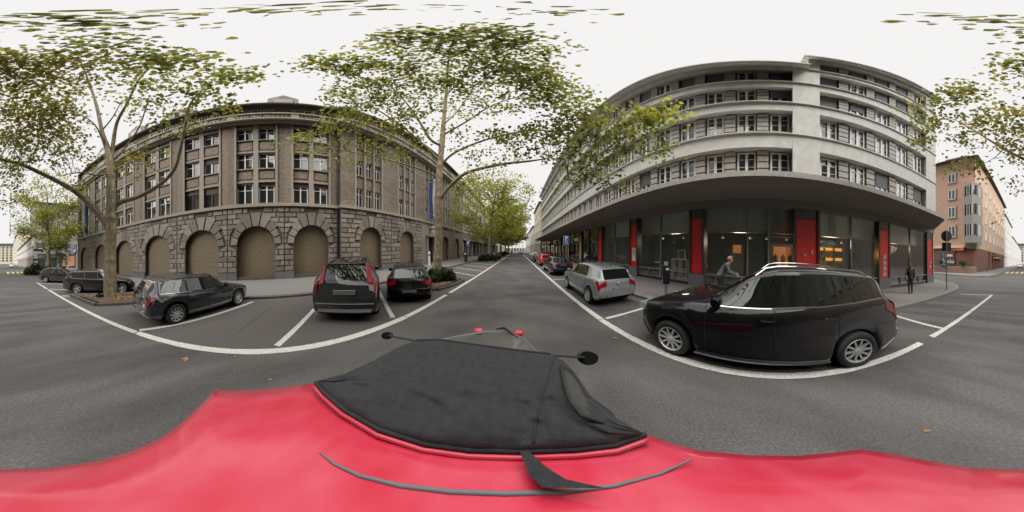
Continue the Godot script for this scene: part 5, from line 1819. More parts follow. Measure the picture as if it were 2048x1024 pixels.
const OLIVE := [Color(0.190, 0.209, 0.059), Color(0.270, 0.275, 0.075), Color(0.128, 0.148, 0.047), Color(0.347, 0.303, 0.094), Color(0.169, 0.203, 0.067)]
const RUST := [Color(0.315, 0.250, 0.063), Color(0.251, 0.250, 0.070), Color(0.185, 0.195, 0.062), Color(0.370, 0.275, 0.085), Color(0.130, 0.142, 0.050)]
const LIME := [Color(0.280, 0.304, 0.059), Color(0.349, 0.358, 0.075), Color(0.199, 0.231, 0.050), Color(0.383, 0.339, 0.088)]
func big_tree(label: String, base: Vector3, limbs: Array, clumps: Array, leaf_r: float) -> void:
	# limbs: rows of control points; clumps: [x, y, half width, half height, leaves per cluster scale, nearest, farthest, palette]
	var t := thing("plane_tree", label, "tree", polar(base.x, 0.1, base.z), "plane trees along the parking bays", "", true)
	var mb := MB.new()
	var all := []
	for i in limbs.size():
		var pts: Array = limb(mb, limbs[i], 12 if i == 0 else 8)
		for k in pts.size():
			if i > 0 or k > pts.size() / 2: all.append(pts[k])
		if i == 0:
			part("trunk", mb, M.bark, t, true, true)
			mb = MB.new()
	part("limbs", mb, M.bark, t, true, true)
	var tw := MB.new()
	var lm := MB.new()
	for c in clumps:
		var pal: Array = c[7]
		var n := int(c[2] * c[3] * PI / 130.0 * c[4]) + 1
		for i in n:
			var a := rng.randf() * TAU
			var rr := sqrt(rng.randf())
			var x: float = c[0] + cos(a) * rr * c[2]
			var y: float = c[1] + sin(a) * rr * c[3]
			var th := bearing(x)
			var el := lift(th, y)
			if el > 1.5: el = 1.5
			var R := rng.randf_range(c[5], c[6])
			var at := Vector3(th, EYE + R * sin(el), R * cos(el))
			var m := 7 + rng.randi() % 7
			var base_c: Color = pal[rng.randi() % pal.size()]
			for k in m:
				var off := Vector3(rng.randfn(0, 0.23), rng.randfn(0, 0.12), rng.randfn(0, 0.23))
				var p := Vector3(at.x + off.x / maxf(at.z, 0.8), at.y + off.y, maxf(at.z + off.z, 0.3))
				leaf(lm, p, leaf_r, base_c.lerp(pal[rng.randi() % pal.size()], 0.3), true)
			# a twig from the nearest limb
			if i % 2 == 0 and y > 75.0:
				var best := INF
				var bp := Vector3.ZERO
				for q in all:
					var dd := Vector3((q.x - at.x) * at.z, q.y - at.y, q.z - at.z).length_squared()
					if dd < best: best = dd; bp = q
				if best < 1.7:
					var len := sqrt(best)
					var mid := bp.lerp(at, 0.5) + Vector3(0, rng.randf_range(0.0, 0.12) * len, 0)
					limb(tw, [Vector4(bp.x, bp.y, bp.z, 0.016), Vector4(mid.x, mid.y, mid.z, 0.011), Vector4(at.x, at.y, at.z, 0.006)], 4)
	part("twigs", tw, M.bark_dark, t, true).set_meta("kind", "stuff")
	part("crown", lm, M.leaf, t, true).set_meta("kind", "stuff")

func street_tree(label: String, x: float, s: float, height: float, spread: float, count: int, leaf_r: float, pal: Array, lean := Vector2.ZERO) -> void:
	var t := thing("plane_tree", label, "tree", P(x, 0.1, s), "plane trees along the parking bays")
	var mb := MB.new()
	var lim := func(p: Vector3) -> Vector3:
		if p.z > 0 and x < 0: p.x = minf(p.x, -0.8)
		if p.z > 0 and x > 0: p.x = maxf(p.x, 0.8)
		return p
	var tp := []
	var tr := []
	for i in 9:
		var f := i / 8.0
		tp.append(lim.call(P(x + lean.x * f * f + sin(f * 5.0 + s) * 0.12, 0.1 + f * height * 0.78, s + lean.y * f * f)))
		tr.append(lerpf(0.3, 0.06, f) * height / 15.0 + (0.12 if i == 0 else 0.0))
	mb.tube(tp, tr, 10)
	part("trunk", mb, M.bark, t, false, true)
	mb = MB.new()
	var tips := []
	for k in 11:
		var f := rng.randf_range(0.28, 0.95)
		var st: Vector3 = tp[int(f * 8.0)]
		var a := k * 2.4 + rng.randf_range(-0.3, 0.3)
		var len := spread * (1.05 - f * 0.5) * rng.randf_range(0.75, 1.1)
		var pts := []
		var rr := []
		for i in 7:
			var g := i / 6.0
			pts.append(lim.call(st + Vector3(cos(a) * len * g, len * (0.75 * g - 0.3 * g * g) * (0.7 + f * 0.6), sin(a) * len * g) + Vector3(rng.randfn(), rng.randfn(), rng.randfn()) * 0.12))
			rr.append(lerpf(0.11, 0.02, g) * height / 15.0)
			if i > 2: tips.append(pts[-1])
		mb.tube(pts, rr, 6)
	part("limbs", mb, M.bark, t, false, true)
	var lm := MB.new()
	var nz := FastNoiseLite.new()
	nz.seed = int(s * 7.0) + 3
	nz.frequency = 0.28
	var top := 0.1 + height
	var made := 0
	while made < count:
		var c: Vector3
		if rng.randf() < 0.55: c = tips[rng.randi() % tips.size()] + Vector3(rng.randfn(), rng.randfn() * 0.7, rng.randfn()) * 0.9
		else:
			var d := Vector3(rng.randfn(), rng.randfn(), rng.randfn()).normalized() * pow(rng.randf(), 0.45)
			c = P(x + lean.x * 0.5, height * 0.6, s) + Vector3(d.x * spread, d.y * height * 0.4, d.z * spread)
		if nz.get_noise_3dv(c) < -0.1: 
			made += 1
			continue
		var bc: Color = pal[rng.randi() % pal.size()]
		for k in 9:
			leaf(lm, lim.call(c + Vector3(rng.randfn() * 0.4, rng.randfn() * 0.24, rng.randfn() * 0.4)), leaf_r, bc.lerp(pal[rng.randi() % pal.size()], 0.3), false)
		made += 9
	part("crown", lm, M.leaf, t).set_meta("kind", "stuff")

func shrub(label: String, x: float, s: float, rx: float, rz: float, h: float, n: int, col: Color, r := 0.11) -> void:
	var t := thing("shrub", label, "shrub", P(x, 0.1, s), "low shrubs in the tree beds")
	var mb := MB.new()
	for k in 9:
		var a := rng.randf() * TAU
		mb.tube([P(x + cos(a) * rx * 0.2, 0.1, s + sin(a) * rz * 0.2), P(x + cos(a) * rx * 0.6, h * 0.7, s + sin(a) * rz * 0.6)], [0.02, 0.008], 4)
	part("stems", mb, M.bark_dark, t)
	mb = MB.new()
	for k in n:
		var d := Vector3(rng.randfn(), absf(rng.randfn()), rng.randfn()).normalized() * pow(rng.randf(), 0.35)
		var lump := 0.85 + 0.25 * sin(d.x * 5.0 + x) * cos(d.z * 4.0 + s)
		leaf(mb, P(x, 0.12, s) + Vector3(d.x * rx, d.y * h, d.z * rz) * lump, r, col.lerp(Color(0.06, 0.085, 0.02), rng.randf() * 0.5), false)
	part("foliage", mb, M.leaf, t).set_meta("kind", "stuff")

func trees() -> void:
	var i1 := [Vector2(-3.75, -8.7), Vector2(-3.85, -6.1), Vector2(-7.3, -3.9), Vector2(-7.3, -6.3)]
	var i2 := [Vector2(-3.75, 6.9), Vector2(-3.45, 8.5), Vector2(-3.45, 9.8), Vector2(-7.3, 12.6), Vector2(-7.3, 9.4)]
	for q in [i1, i2]: q.reverse()
	island(0.0, "soil bed with dead leaves and a stone kerb around the big left tree", i1)
	island(0.0, "planted bed with a stone kerb around the middle tree", i2)
	for e in [[18.4, "planted bed of the second tree down the street"], [36.8, "planted bed of the third tree down the street"], [55.0, "planted bed of the fourth tree down the street"], [-35.5, "planted bed at the street corner on the far left"]]: island(e[0], e[1], i2)
	# left foreground tree
	var D := 8.6
	big_tree("thick plane tree at left with a long limb reaching to the left edge", Vector3(bearing(219), 0, D), [
		[px(219, 606, D, 0.46), px(220, 590, D, 0.37), px(221, 500, D, 0.31), px(222, 440, D, 0.31), px(222, 390, D, 0.26), px(221, 330, D, 0.22), px(216, 300, D, 0.17), px(204, 262, D, 0.12), px(194, 215, D, 0.1), px(178, 165, D, 0.06), px(160, 120, 8.0, 0.03)],
		[px(221, 462, D, 0.2), px(200, 432, D, 0.19), px(160, 390, 8.4, 0.17), px(110, 360, 8.0, 0.13), px(45, 330, 7.5, 0.1), px(0, 318, 7.2, 0.08), px(-90, 290, 6.8, 0.05)],
		[px(222, 425, D, 0.16), px(240, 405, D, 0.15), px(280, 392, 8.3, 0.13), px(325, 365, 7.9, 0.115), px(350, 335, 7.5, 0.1), px(360, 300, 7.2, 0.09), px(370, 255, 6.8, 0.075), px(382, 205, 6.2, 0.05), px(420, 165, 5.2, 0.02)],
		[px(222, 320, D, 0.13), px(226, 290, D, 0.12), px(234, 245, 8.4, 0.1), px(255, 205, 8.0, 0.08), px(285, 150, 7.0, 0.06), px(330, 120, 5.8, 0.04), px(420, 110, 4.6, 0.02)],
		[px(228, 320, D, 0.08), px(250, 296, 8.4, 0.06), px(278, 255, 8.0, 0.045), px(292, 215, 7.5, 0.03), px(300, 190, 7.0, 0.015)],
		[px(212, 300, D, 0.07), px(190, 250, 8.2, 0.05), px(150, 225, 8.0, 0.035), px(90, 210, 7.8, 0.02)],
		[px(203, 262, D, 0.06), px(225, 235, 8.3, 0.04), px(245, 200, 8.0, 0.02)],
		[px(222, 345, D, 0.07), px(196, 350, 8.3, 0.05), px(160, 345, 8.0, 0.04), px(120, 352, 7.6, 0.02)],
		[px(120, 95, 3.6, 0.03), px(150, 88, 3.2, 0.055), px(210, 95, 3.0, 0.05), px(260, 80, 2.4, 0.02)]],
		[[40, 135, 95, 32, 1.0, 8, 11, RUST], [-40, 150, 60, 60, 1.0, 8, 11, RUST], [70, 195, 80, 40, 1.15, 8, 11, RUST], [60, 255, 85, 45, 1.35, 7.5, 11, RUST], [110, 235, 60, 40, 0.9, 7.5, 10, RUST],
		[20, 300, 60, 45, 1.15, 7.5, 10, RUST], [100, 300, 60, 35, 0.9, 7.5, 10, OLIVE], [20, 365, 40, 45, 0.6, 7, 10, OLIVE], [140, 270, 35, 40, 0.7, 8, 10, RUST], [130, 150, 60, 40, 0.5, 8, 11, RUST],
		[200, 130, 60, 40, 0.35, 8, 11, RUST], [240, 180, 60, 40, 0.3, 8, 10, OLIVE], [290, 140, 60, 28, 0.5, 7, 10, OLIVE], [350, 125, 80, 24, 0.6, 6.5, 10, OLIVE], [440, 155, 85, 16, 0.8, 6.5, 9, OLIVE],
		[400, 180, 50, 14, 0.7, 6.5, 9, OLIVE], [300, 180, 50, 30, 0.35, 7, 10, OLIVE], [310, 225, 50, 25, 0.35, 7, 9, OLIVE], [265, 330, 35, 25, 0.6, 7, 9, RUST], [300, 310, 40, 18, 0.7, 7, 8.5, OLIVE], [180, 320, 40, 25, 0.5, 8, 9.5, OLIVE],
		[360, 245, 50, 25, 0.4, 6.5, 8, OLIVE], [430, 205, 55, 18, 0.55, 6.5, 8, OLIVE], [95, 40, 60, 12, 0.3, 9, 12, OLIVE], [190, 48, 90, 10, 0.25, 9, 12, OLIVE], [130, 70, 80, 12, 0.2, 9, 12, OLIVE], [330, 45, 110, 6, 0.15, 9, 12, OLIVE],
		[240, 85, 80, 12, 0.35, 9, 11, OLIVE], [400, 12, 160, 2, 0.25, 10, 12, OLIVE], [640, 16, 90, 4, 0.35, 10, 12, OLIVE], [150, 105, 50, 18, 0.6, 8, 10, OLIVE], [5, 420, 20, 25, 0.4, 8, 10, OLIVE], [160, 380, 25, 15, 0.4, 8, 9, OLIVE]], 0.076)
	# middle tree
	D = 11.7
	big_tree("tall plane tree in the middle spreading over the street from beside the black hatchback", Vector3(bearing(874), 0, D), [
		[px(873, 562, D, 0.42), px(874, 548, D, 0.34), px(877, 470, D, 0.29), px(876, 400, D, 0.27), px(880, 330, D, 0.23), px(884, 285, D, 0.2), px(888, 235, D, 0.15), px(893, 180, D, 0.11), px(897, 120, 10.5, 0.07), px(905, 80, 8.5, 0.03)],
		[px(878, 400, D, 0.16), px(900, 372, 11.4, 0.14), px(935, 345, 10.8, 0.125), px(1000, 329, 9.6, 0.095), px(1060, 322, 8.6, 0.06), px(1100, 316, 8.0, 0.03)],
		[px(882, 330, D, 0.11), px(910, 305, 11.2, 0.09), px(970, 280, 10.2, 0.075), px(1050, 262, 8.8, 0.06), px(1110, 264, 7.9, 0.05), px(1180, 290, 7.0, 0.03), px(1250, 310, 6.5, 0.015)],
		[px(886, 270, D, 0.09), px(930, 245, 11.0, 0.07), px(990, 208, 9.6, 0.05), px(1060, 188, 8.2, 0.03)],
		[px(874, 352, D, 0.08), px(830, 335, 11.2, 0.065), px(770, 318, 10.4, 0.05), px(700, 303, 9.6, 0.035), px(630, 290, 9.0, 0.015)],
		[px(878, 320, D, 0.11), px(850, 292, 11.4, 0.09), px(800, 250, 10.5, 0.065), px(745, 215, 9.5, 0.045), px(690, 200, 8.6, 0.02)],
		[px(884, 292, D, 0.12), px(862, 280, 11.4, 0.11), px(846, 255, 11.0, 0.09), px(820, 215, 10.4, 0.06), px(780, 170, 9.0, 0.03)],
		[px(893, 190, D, 0.07), px(925, 155, 10.6, 0.05), px(960, 110, 9.0, 0.03)],
		[px(886, 250, D, 0.06), px(915, 222, 11.0, 0.045), px(945, 180, 10.0, 0.025)],
		[px(1110, 264, 7.9, 0.045), px(1160, 240, 7.2, 0.035), px(1230, 220, 6.6, 0.025), px(1310, 210, 6.2, 0.012)],
		[px(876, 362, D, 0.05), px(850, 368, 11.2, 0.035), px(820, 374, 10.6, 0.02)]],
		[[650, 120, 45, 9, 1.0, 9, 12, OLIVE], [680, 128, 75, 16, 1.5, 9, 12, OLIVE], [770, 150, 90, 24, 1.1, 9.5, 12.5, OLIVE], [820, 75, 90, 14, 1.0, 10, 13, OLIVE], [760, 95, 60, 10, 0.7, 10, 13, LIME], [960, 72, 100, 22, 1.1, 10, 13, OLIVE], [900, 110, 120, 22, 1.1, 10, 13, OLIVE],
		[1030, 110, 70, 30, 1.0, 9.5, 12.5, OLIVE], [980, 150, 110, 28, 1.15, 9.5, 12.5, OLIVE], [840, 175, 110, 26, 1.0, 10, 12.5, OLIVE], [720, 190, 80, 26, 1.2, 9.5, 12, OLIVE], [1070, 165, 75, 35, 1.2, 8.5, 12, OLIVE], [1120, 195, 60, 32, 1.1, 8.5, 11, OLIVE],
		[760, 225, 80, 28, 1.1, 9.5, 12, OLIVE], [690, 240, 50, 30, 0.7, 9, 11, OLIVE], [830, 240, 70, 30, 0.7, 10, 12, OLIVE], [930, 210, 70, 30, 0.6, 10, 12, OLIVE], [1010, 205, 60, 25, 0.7, 9, 11, OLIVE], [640, 285, 55, 28, 0.7, 8.5, 10, OLIVE], [720, 300, 60, 30, 0.55, 9, 10.5, OLIVE],
		[800, 290, 60, 35, 0.7, 9.5, 11.5, OLIVE], [690, 330, 40, 15, 0.3, 9, 10, OLIVE], [940, 280, 60, 25, 0.5, 9.5, 11, OLIVE], [1030, 275, 70, 22, 0.9, 8, 10, OLIVE], [1100, 262, 60, 24, 1.1, 7, 9.5, OLIVE], [1090, 300, 70, 24, 0.7, 7.5, 10, OLIVE],
		[1160, 265, 45, 40, 0.6, 6.5, 9, OLIVE], [1160, 330, 40, 45, 0.7, 6.5, 9, OLIVE], [1200, 345, 40, 40, 0.6, 6.5, 8.5, OLIVE], [1215, 280, 55, 45, 0.6, 6.5, 8.5, OLIVE], [1280, 255, 55, 45, 0.6, 6.2, 8, OLIVE], [1320, 230, 35, 30, 0.7, 6, 7.5, LIME], [1310, 300, 40, 18, 0.6, 6.2, 7.5, OLIVE], [1250, 380, 22, 10, 0.6, 6.5, 8, OLIVE],
		[1195, 225, 50, 22, 0.7, 6.8, 9, OLIVE], [1130, 225, 40, 16, 0.4, 7, 9, OLIVE], [960, 355, 45, 45, 0.6, 11, 14, OLIVE], [920, 390, 35, 35, 0.5, 11, 13, OLIVE], [1000, 320, 70, 18, 0.5, 9, 11, OLIVE], [1120, 380, 30, 14, 0.3, 8, 10, OLIVE],
		[560, 290, 30, 14, 0.25, 8.5, 10, OLIVE], [1090, 22, 50, 4, 0.6, 10, 13, OLIVE], [960, 15, 120, 2, 0.15, 11, 13, OLIVE], [1130, 90, 40, 20, 0.15, 10, 12, OLIVE]], 0.082)
	# the tree outside the picture on the right whose boughs hang in
	D = 8.6
	big_tree("plane tree standing outside the right edge, its yellowing boughs hanging into view", Vector3(bearing(2267), 0, D), [
		[px(2267, 606, D, 0.46), px(2268, 500, D, 0.31), px(2270, 390, D, 0.26), px(2265, 300, D, 0.15), px(2250, 200, D, 0.05)],
		[px(2268, 462, D, 0.2), px(2208, 390, 8.4, 0.17), px(2120, 345, 8.0, 0.12), px(2048, 318, 7.6, 0.085), px(1995, 290, 7.4, 0.06), px(1950, 262, 7.2, 0.04), px(1900, 235, 7.0, 0.015)],
		[px(2268, 420, D, 0.13), px(2180, 250, 8.2, 0.09), px(2110, 200, 8.0, 0.06), px(2040, 175, 7.8, 0.02)],
		[px(2010, 297, 7.45, 0.03), px(1985, 318, 7.2, 0.018), px(1950, 335, 7.0, 0.008)]],
		[[1880, 195, 45, 16, 0.8, 6.8, 8.5, OLIVE], [1935, 180, 45, 22, 0.7, 6.8, 8.5, OLIVE], [1860, 240, 35, 26, 1.0, 6.8, 8.5, OLIVE], [1840, 290, 25, 18, 0.6, 6.8, 8, OLIVE], [1960, 225, 45, 22, 0.7, 7, 9, OLIVE], [1975, 262, 45, 26, 0.95, 7, 9, RUST],
		[2025, 235, 35, 32, 0.9, 7, 9.5, RUST], [2030, 290, 35, 35, 0.95, 7, 9.5, RUST], [1915, 285, 40, 22, 0.45, 7, 8.5, OLIVE], [1930, 330, 45, 16, 0.6, 7, 8.5, OLIVE], [1960, 350, 25, 20, 0.5, 7, 8, OLIVE], [2035, 350, 20, 38, 0.6, 7.5, 9.5, OLIVE], [2015, 150, 30, 40, 0.35, 8, 10, OLIVE], [2040, 130, 20, 40, 0.5, 8, 10, OLIVE], [1990, 34, 55, 6, 0.35, 9, 12, OLIVE], [2030, 60, 25, 25, 0.3, 9, 12, OLIVE], [1882, 335, 14, 12, 0.4, 7, 8, OLIVE], [2010, 445, 18, 20, 0.25, 9, 12, OLIVE], [2100, 250, 60, 80, 0.8, 8, 10, RUST]], 0.076)
	# trees further along
	street_tree("slender plane tree at the second planted bed down the street", -5.0, 28.7, 17.5, 7.8, 10000, 0.16, LIME, Vector2(1.2, 0))
	street_tree("third plane tree along the left of the street", -4.8, 47.0, 17.5, 8.2, 9500, 0.22, LIME, Vector2(1.6, 0))
	street_tree("fourth plane tree along the left of the street", -4.8, 65.0, 17.5, 8.6, 7500, 0.3, LIME, Vector2(1.8, 0))
	street_tree("fifth, most distant plane tree along the left of the street", -4.8, 84.0, 17.5, 9.0, 6500, 0.38, LIME, Vector2(2.0, 0))
	street_tree("yellow-green plane tree beyond the parked cars on the far left", -7.2, -27.0, 19.0, 7.6, 10000, 0.16, LIME)
	street_tree("small grey-green tree beside the far left end of the stone block", -11.0, -34.0, 8.5, 3.2, 5000, 0.12, [Color(0.05, 0.07, 0.035), Color(0.07, 0.09, 0.045), Color(0.04, 0.055, 0.03)])
	shrub("low dark shrub at the foot of the middle tree", -4.6, 9.2, 1.1, 1.0, 0.75, 1500, Color(0.022, 0.04, 0.012))
	shrub("small dark shrub left of the middle trunk", -6.0, 11.2, 0.8, 0.7, 0.9, 900, Color(0.022, 0.04, 0.012))
	shrub("dark round shrub at the second planted bed", -5.2, 27.4, 1.9, 1.5, 1.15, 1500, Color(0.02, 0.036, 0.012), 0.15)
	shrub("dark shrub behind the second tree trunk", -5.4, 30.0, 1.6, 1.3, 1.1, 900, Color(0.02, 0.036, 0.012), 0.15)
	shrub("dark shrub at the third planted bed", -5.2, 46.0, 1.9, 1.6, 1.2, 800, Color(0.02, 0.036, 0.012), 0.2)
	shrub("dark shrub at the fourth planted bed", -5.2, 64.0, 1.9, 1.6, 1.2, 600, Color(0.02, 0.036, 0.012), 0.25)
	shrub("broad dark green shrub on the far left street corner", -4.9, -26.0, 2.5, 2.0, 1.75, 3000, Color(0.02, 0.038, 0.016), 0.13)
	shrub("tiny green tuft on the soil under the big left tree", -4.7, -7.2, 0.25, 0.25, 0.18, 120, Color(0.03, 0.055, 0.015), 0.07)
	# a few leaves on the road
	for e in [[1231, 677, "orange plane leaf lying on the road left of the black SUV", 0.11], [370, 719, "brown curled leaf lying on the road at lower left", 0.12], [1250, 633, "orange leaf lying in the empty bay before the black SUV", 0.1], [470, 714, "small yellow leaf lying on the road near the white line", 0.06], [540, 760, "pale yellow leaf lying on the road above the red car", 0.05], [1853, 862, "pale scrap of leaf lying on the road at lower right", 0.06]]:
		var th := bearing(e[0])
		var el := -lift(th, e[1])
		var d: float = EYE / tan(el)
		var c := Vector3(sin(th) * d, 0.012, -cos(th) * d)
		var t := thing("fallen_leaf", e[2], "leaf", c, "fallen leaves on the road")
		var mb := MB.new()
		flat_leaf(mb, c, e[3] * 0.6)
		part("blade", mb, M.fallen_leaf, t)
		mb = MB.new()
		mb.tube([c + Vector3(0, 0.006, 0), c + Vector3(e[3] * 1.5, 0.01, 0.02)], [0.003, 0.002], 4)
		part("stalk", mb, M.bark_dark, t)
# ---------------------------------------------------------------- street furniture
func post(parent: Node3D, x: float, s: float, h: float, r: float, mat: Material) -> void:
	var mb := MB.new()
	var pts := []
	var rr := []
	for k in 5:
		pts.append(P(x, 0.1 + h * k / 4.0, s)); rr.append(r)
	mb.tube(pts, rr, 8)
	part("post", mb, mat, parent)
func disc(parent: Node3D, called: String, c: Vector3, w: Vector3, r: float, mat: Material, thick := 0.03) -> void:
	var F := facing(Vector3.ZERO, w)
	var mb := MB.new()
	mb.lathe(Transform3D(Basis(F.basis.x, w, F.basis.x.cross(w)), c), [Vector2(0, thick / 2), Vector2(r, thick / 2), Vector2(r + 0.008, 0), Vector2(r, -thick / 2), Vector2(0, -thick / 2)], 24)
	part(called, mb, mat, parent)
func parking_sign(label: String, x: float, s: float, yc: float, w: Vector3, full: bool) -> void:
	var t := thing("parking_sign", label, "sign", P(x, 0.1, s), "blue parking signs")
	post(t, x, s, yc + 0.3, 0.035, M.steel)
	var F := facing(P(x, 0, s), w)
	var mb := MB.new()
	mb.box(F, -0.29, 0.29, yc - 0.42, yc + 0.42, 0.04, 0.06)
	part("board", mb, M.sign_white, t)
	mb = MB.new()
	mb.box(F, -0.27, 0.27, yc - 0.4, yc + 0.4, 0.06, 0.066)
	part("blue_field", mb, M.sign_blue, t)
	if full:
		lettering("P", Transform3D(F.basis, F * Vector3(0, yc + 0.17, 0.07)), 0.42, M.sign_white, t)
		mb = MB.new()
		for e in [[-0.13, 0.13, -0.34, -0.3], [-0.13, 0.13, -0.1, -0.06], [-0.13, -0.09, -0.3, -0.1], [0.09, 0.13, -0.3, -0.1]]: mb.box(F, e[0], e[1], yc + e[2], yc + e[3], 0.066, 0.072)
		part("clock_symbol", mb, M.sign_white, t)
	else:
		lettering("P", Transform3D(F.basis, F * Vector3(0, yc, 0.07)), 0.5, M.sign_white, t)
func bicycle(label: String, x: float, s: float, heading: Vector2, col: Material, y := 0.12) -> void:
	var t := thing("bicycle", label, "bicycle", P(x, y, s), "bicycles on the right pavement")
	var X := yawed(P(x, y, s), heading)
	for z in [-0.52, 0.52]:
		var mb := MB.new()
		var pts := []
		var rr := []
		for k in 21:
			pts.append(X * Vector3(0, 0.34 + sin(TAU * k / 20) * 0.33, z + cos(TAU * k / 20) * 0.33)); rr.append(0.018)
		mb.tube(pts, rr, 5)
		var wh := part("wheel", mb, M.rubber, t)
		mb = MB.new()
		for k in 10: mb.tube([X * Vector3(0, 0.34, z), X * Vector3(0, 0.34 + sin(TAU * k / 10) * 0.32, z + cos(TAU * k / 10) * 0.32)], [0.004, 0.003], 3)
		part("spokes", mb, M.steel, wh)
	var mb := MB.new()
	for e in [[Vector3(0, 0.34, 0.52), Vector3(0, 0.3, 0.08)], [Vector3(0, 0.3, 0.08), Vector3(0, 0.85, 0.22)], [Vector3(0, 0.78, 0.2), Vector3(0, 0.82, -0.36)], [Vector3(0, 0.3, 0.08), Vector3(0, 0.74, -0.37)], [Vector3(0, 0.34, 0.52), Vector3(0, 0.8, 0.21)], [Vector3(0, 0.34, -0.52), Vector3(0, 0.98, -0.34)]]:
		mb.tube([X * e[0], X * e[1]], [0.018, 0.018], 6)
	part("frame", mb, col, t)
	mb = MB.new()
	mb.tube([X * Vector3(-0.28, 1.0, -0.28), X * Vector3(-0.1, 1.03, -0.35), X * Vector3(0.1, 1.03, -0.35), X * Vector3(0.28, 1.0, -0.28)], [0.015, 0.015, 0.015, 0.015], 6)
	part("handlebar", mb, M.dark_metal, t)
	mb = MB.new()
	mb.tube([X * Vector3(0, 0.9, 0.36), X * Vector3(0, 0.91, 0.24), X * Vector3(0, 0.9, 0.08)], [0.05, 0.08, 0.03], 6)
	part("saddle", mb, M.rubber, t)
func street_furniture() -> void:
	parking_sign("blue parking sign on a post above the dark saloon on the right pavement", 4.75, 15.4, 2.95, Vector3(0, 0, 1), true)
	parking_sign("blue parking sign by the left kerb beyond the middle tree", -7.8, 25.0, 3.05, Vector3(0, 0, 1), false)
	parking_sign("blue parking sign behind the black cars on the far left", -8.2, -18.2, 3.3, Vector3(0.3, 0, -0.95).normalized(), false)
	# ticket machine on the right pavement
	var t := thing("ticket_machine", "dark parking ticket machine on a steel post by the black SUV", "ticket machine", P(5.21, 0.12, 4.04))
	post(t, 5.21, 4.04, 0.62, 0.06, M.steel)
	var F := facing(P(5.21, 0, 4.04), Vector3(-0.7, 0, 0.72).normalized())
	var mb := MB.new()
	mb.pillow(F, [Vector2(-0.16, 0.68), Vector2(0.16, 0.68), Vector2(0.16, 1.7), Vector2(-0.16, 1.7)], -0.12, 0.13, 0.025)
	mb.box(F, -0.16, 0.16, 0.68, 1.7, -0.14, -0.1)
	part("housing", mb, M.paint_dark_blue, t)
	mb = MB.new()
	mb.box(F, -0.1, 0.06, 1.46, 1.62, 0.13, 0.14)
	part("display", mb, M.lamp_clear, t)
	mb = MB.new()
	mb.box(F, -0.02, 0.1, 1.28, 1.36, 0.13, 0.138)
	part("sticker", mb, M.awning_white, t)
	# dark dispenser on the left pavement, white bollard by the entrance
	t = thing("dispenser", "slim dark ticket column under the blue sign on the left pavement", "ticket machine", P(-7.9, 0.11, 24.0))
	mb = MB.new()
	mb.pillow(facing(P(-7.9, 0, 24.0), Vector3(0, 0, 1)), [Vector2(-0.2, 0.11), Vector2(0.2, 0.11), Vector2(0.2, 1.7), Vector2(-0.2, 1.7)], -0.2, 0.2, 0.03)
	part("housing", mb, M.dark_metal, t)
	mb = MB.new()
	mb.box(facing(P(-7.9, 0, 24.0), Vector3(0, 0, 1)), -0.1, 0.1, 1.3, 1.5, 0.2, 0.21)
	part("display", mb, M.sign_white, t)
	t = thing("bollard", "white post standing at the entrance behind the black hatchback", "bollard", P(-10.6, 0.11, 17.6))
	mb = MB.new()
	mb.lathe(Transform3D(Basis(), P(-10.6, 0.11, 17.6)), [Vector2(0.16, 0), Vector2(0.14, 0.1), Vector2(0.14, 1.6), Vector2(0.08, 1.75), Vector2(0, 1.76)], 12)
	part("shaft", mb, M.sign_white, t)
	mb = MB.new()
	mb.lathe(Transform3D(Basis(), P(-10.6, 0.11, 17.6)), [Vector2(0.148, 1.25), Vector2(0.148, 1.4)], 12)
	part("band", mb, M.dark_metal, t)
	# the back of a round traffic sign on the corner
	t = thing("round_sign", "back of a round traffic sign above a square one on a grey post", "sign", P(5.36, 0.12, -9.6))
	post(t, 5.36, -9.6, 4.05, 0.045, M.pole_grey)
	var w := Vector3(-0.5, 0, -0.87).normalized()
	disc(t, "round_plate", P(5.36, 3.75, -9.6) - w * 0.07, w, 0.37, M.green_metal)
	mb = MB.new()
	mb.box(facing(P(5.36, 0, -9.6), w), -0.31, 0.31, 2.72, 3.3, -0.09, -0.06)
	part("square_plate", mb, M.dark_metal, t)
	mb = MB.new()
	mb.tube([P(5.36, 3.75, -9.6) + Vector3(-0.2, 0, 0.1), P(5.36, 3.75, -9.6) + Vector3(0.2, 0, -0.1)], [0.015, 0.015], 5)
	part("clamp", mb, M.steel, t)
	# thin post with a hanging flower pot in front of the terrace
	t = thing("flower_post", "thin post with a dark hanging flower pot in front of the terrace", "post", P(13.0, 0.12, -22.4))
	post(t, 13.0, -22.4, 4.0, 0.05, M.steel)
	mb = MB.new()
	mb.lathe(Transform3D(Basis(), P(13.0, 0.95, -22.4)), [Vector2(0.0, 0), Vector2(0.3, 0.15), Vector2(0.42, 0.6), Vector2(0.2, 0.75), Vector2(0, 0.75)], 12)
	part("pot", mb, M.brown_frame, t)
	# direction signs on the far left corner
	t = thing("direction_sign", "dark direction sign post with arrow boards on the far left corner", "sign", P(-5.4, 0.1, -31.5))
	post(t, -5.4, -31.5, 5.0, 0.07, M.dark_metal)
	F = facing(P(-5.4, 0, -31.5), Vector3(0, 0, -1))
	for e in [[4.2, 0.1, 1.7], [2.3, 0.1, 0.9], [4.0, 1.6, 2.1]]:
		mb = MB.new()
		mb.prism(F, [Vector2(e[1], e[0]), Vector2(e[2] - 0.2, e[0]), Vector2(e[2], e[0] + 0.22), Vector2(e[2] - 0.2, e[0] + 0.44), Vector2(e[1], e[0] + 0.44)], 0.08, 0.12)
		part("arrow_board", mb, M.dark_metal, t)
	bicycle("dark bicycle leaning nearest behind the silver hatchback", 5.6, 14.2, Vector2(0.3, 1), M.dark_metal)
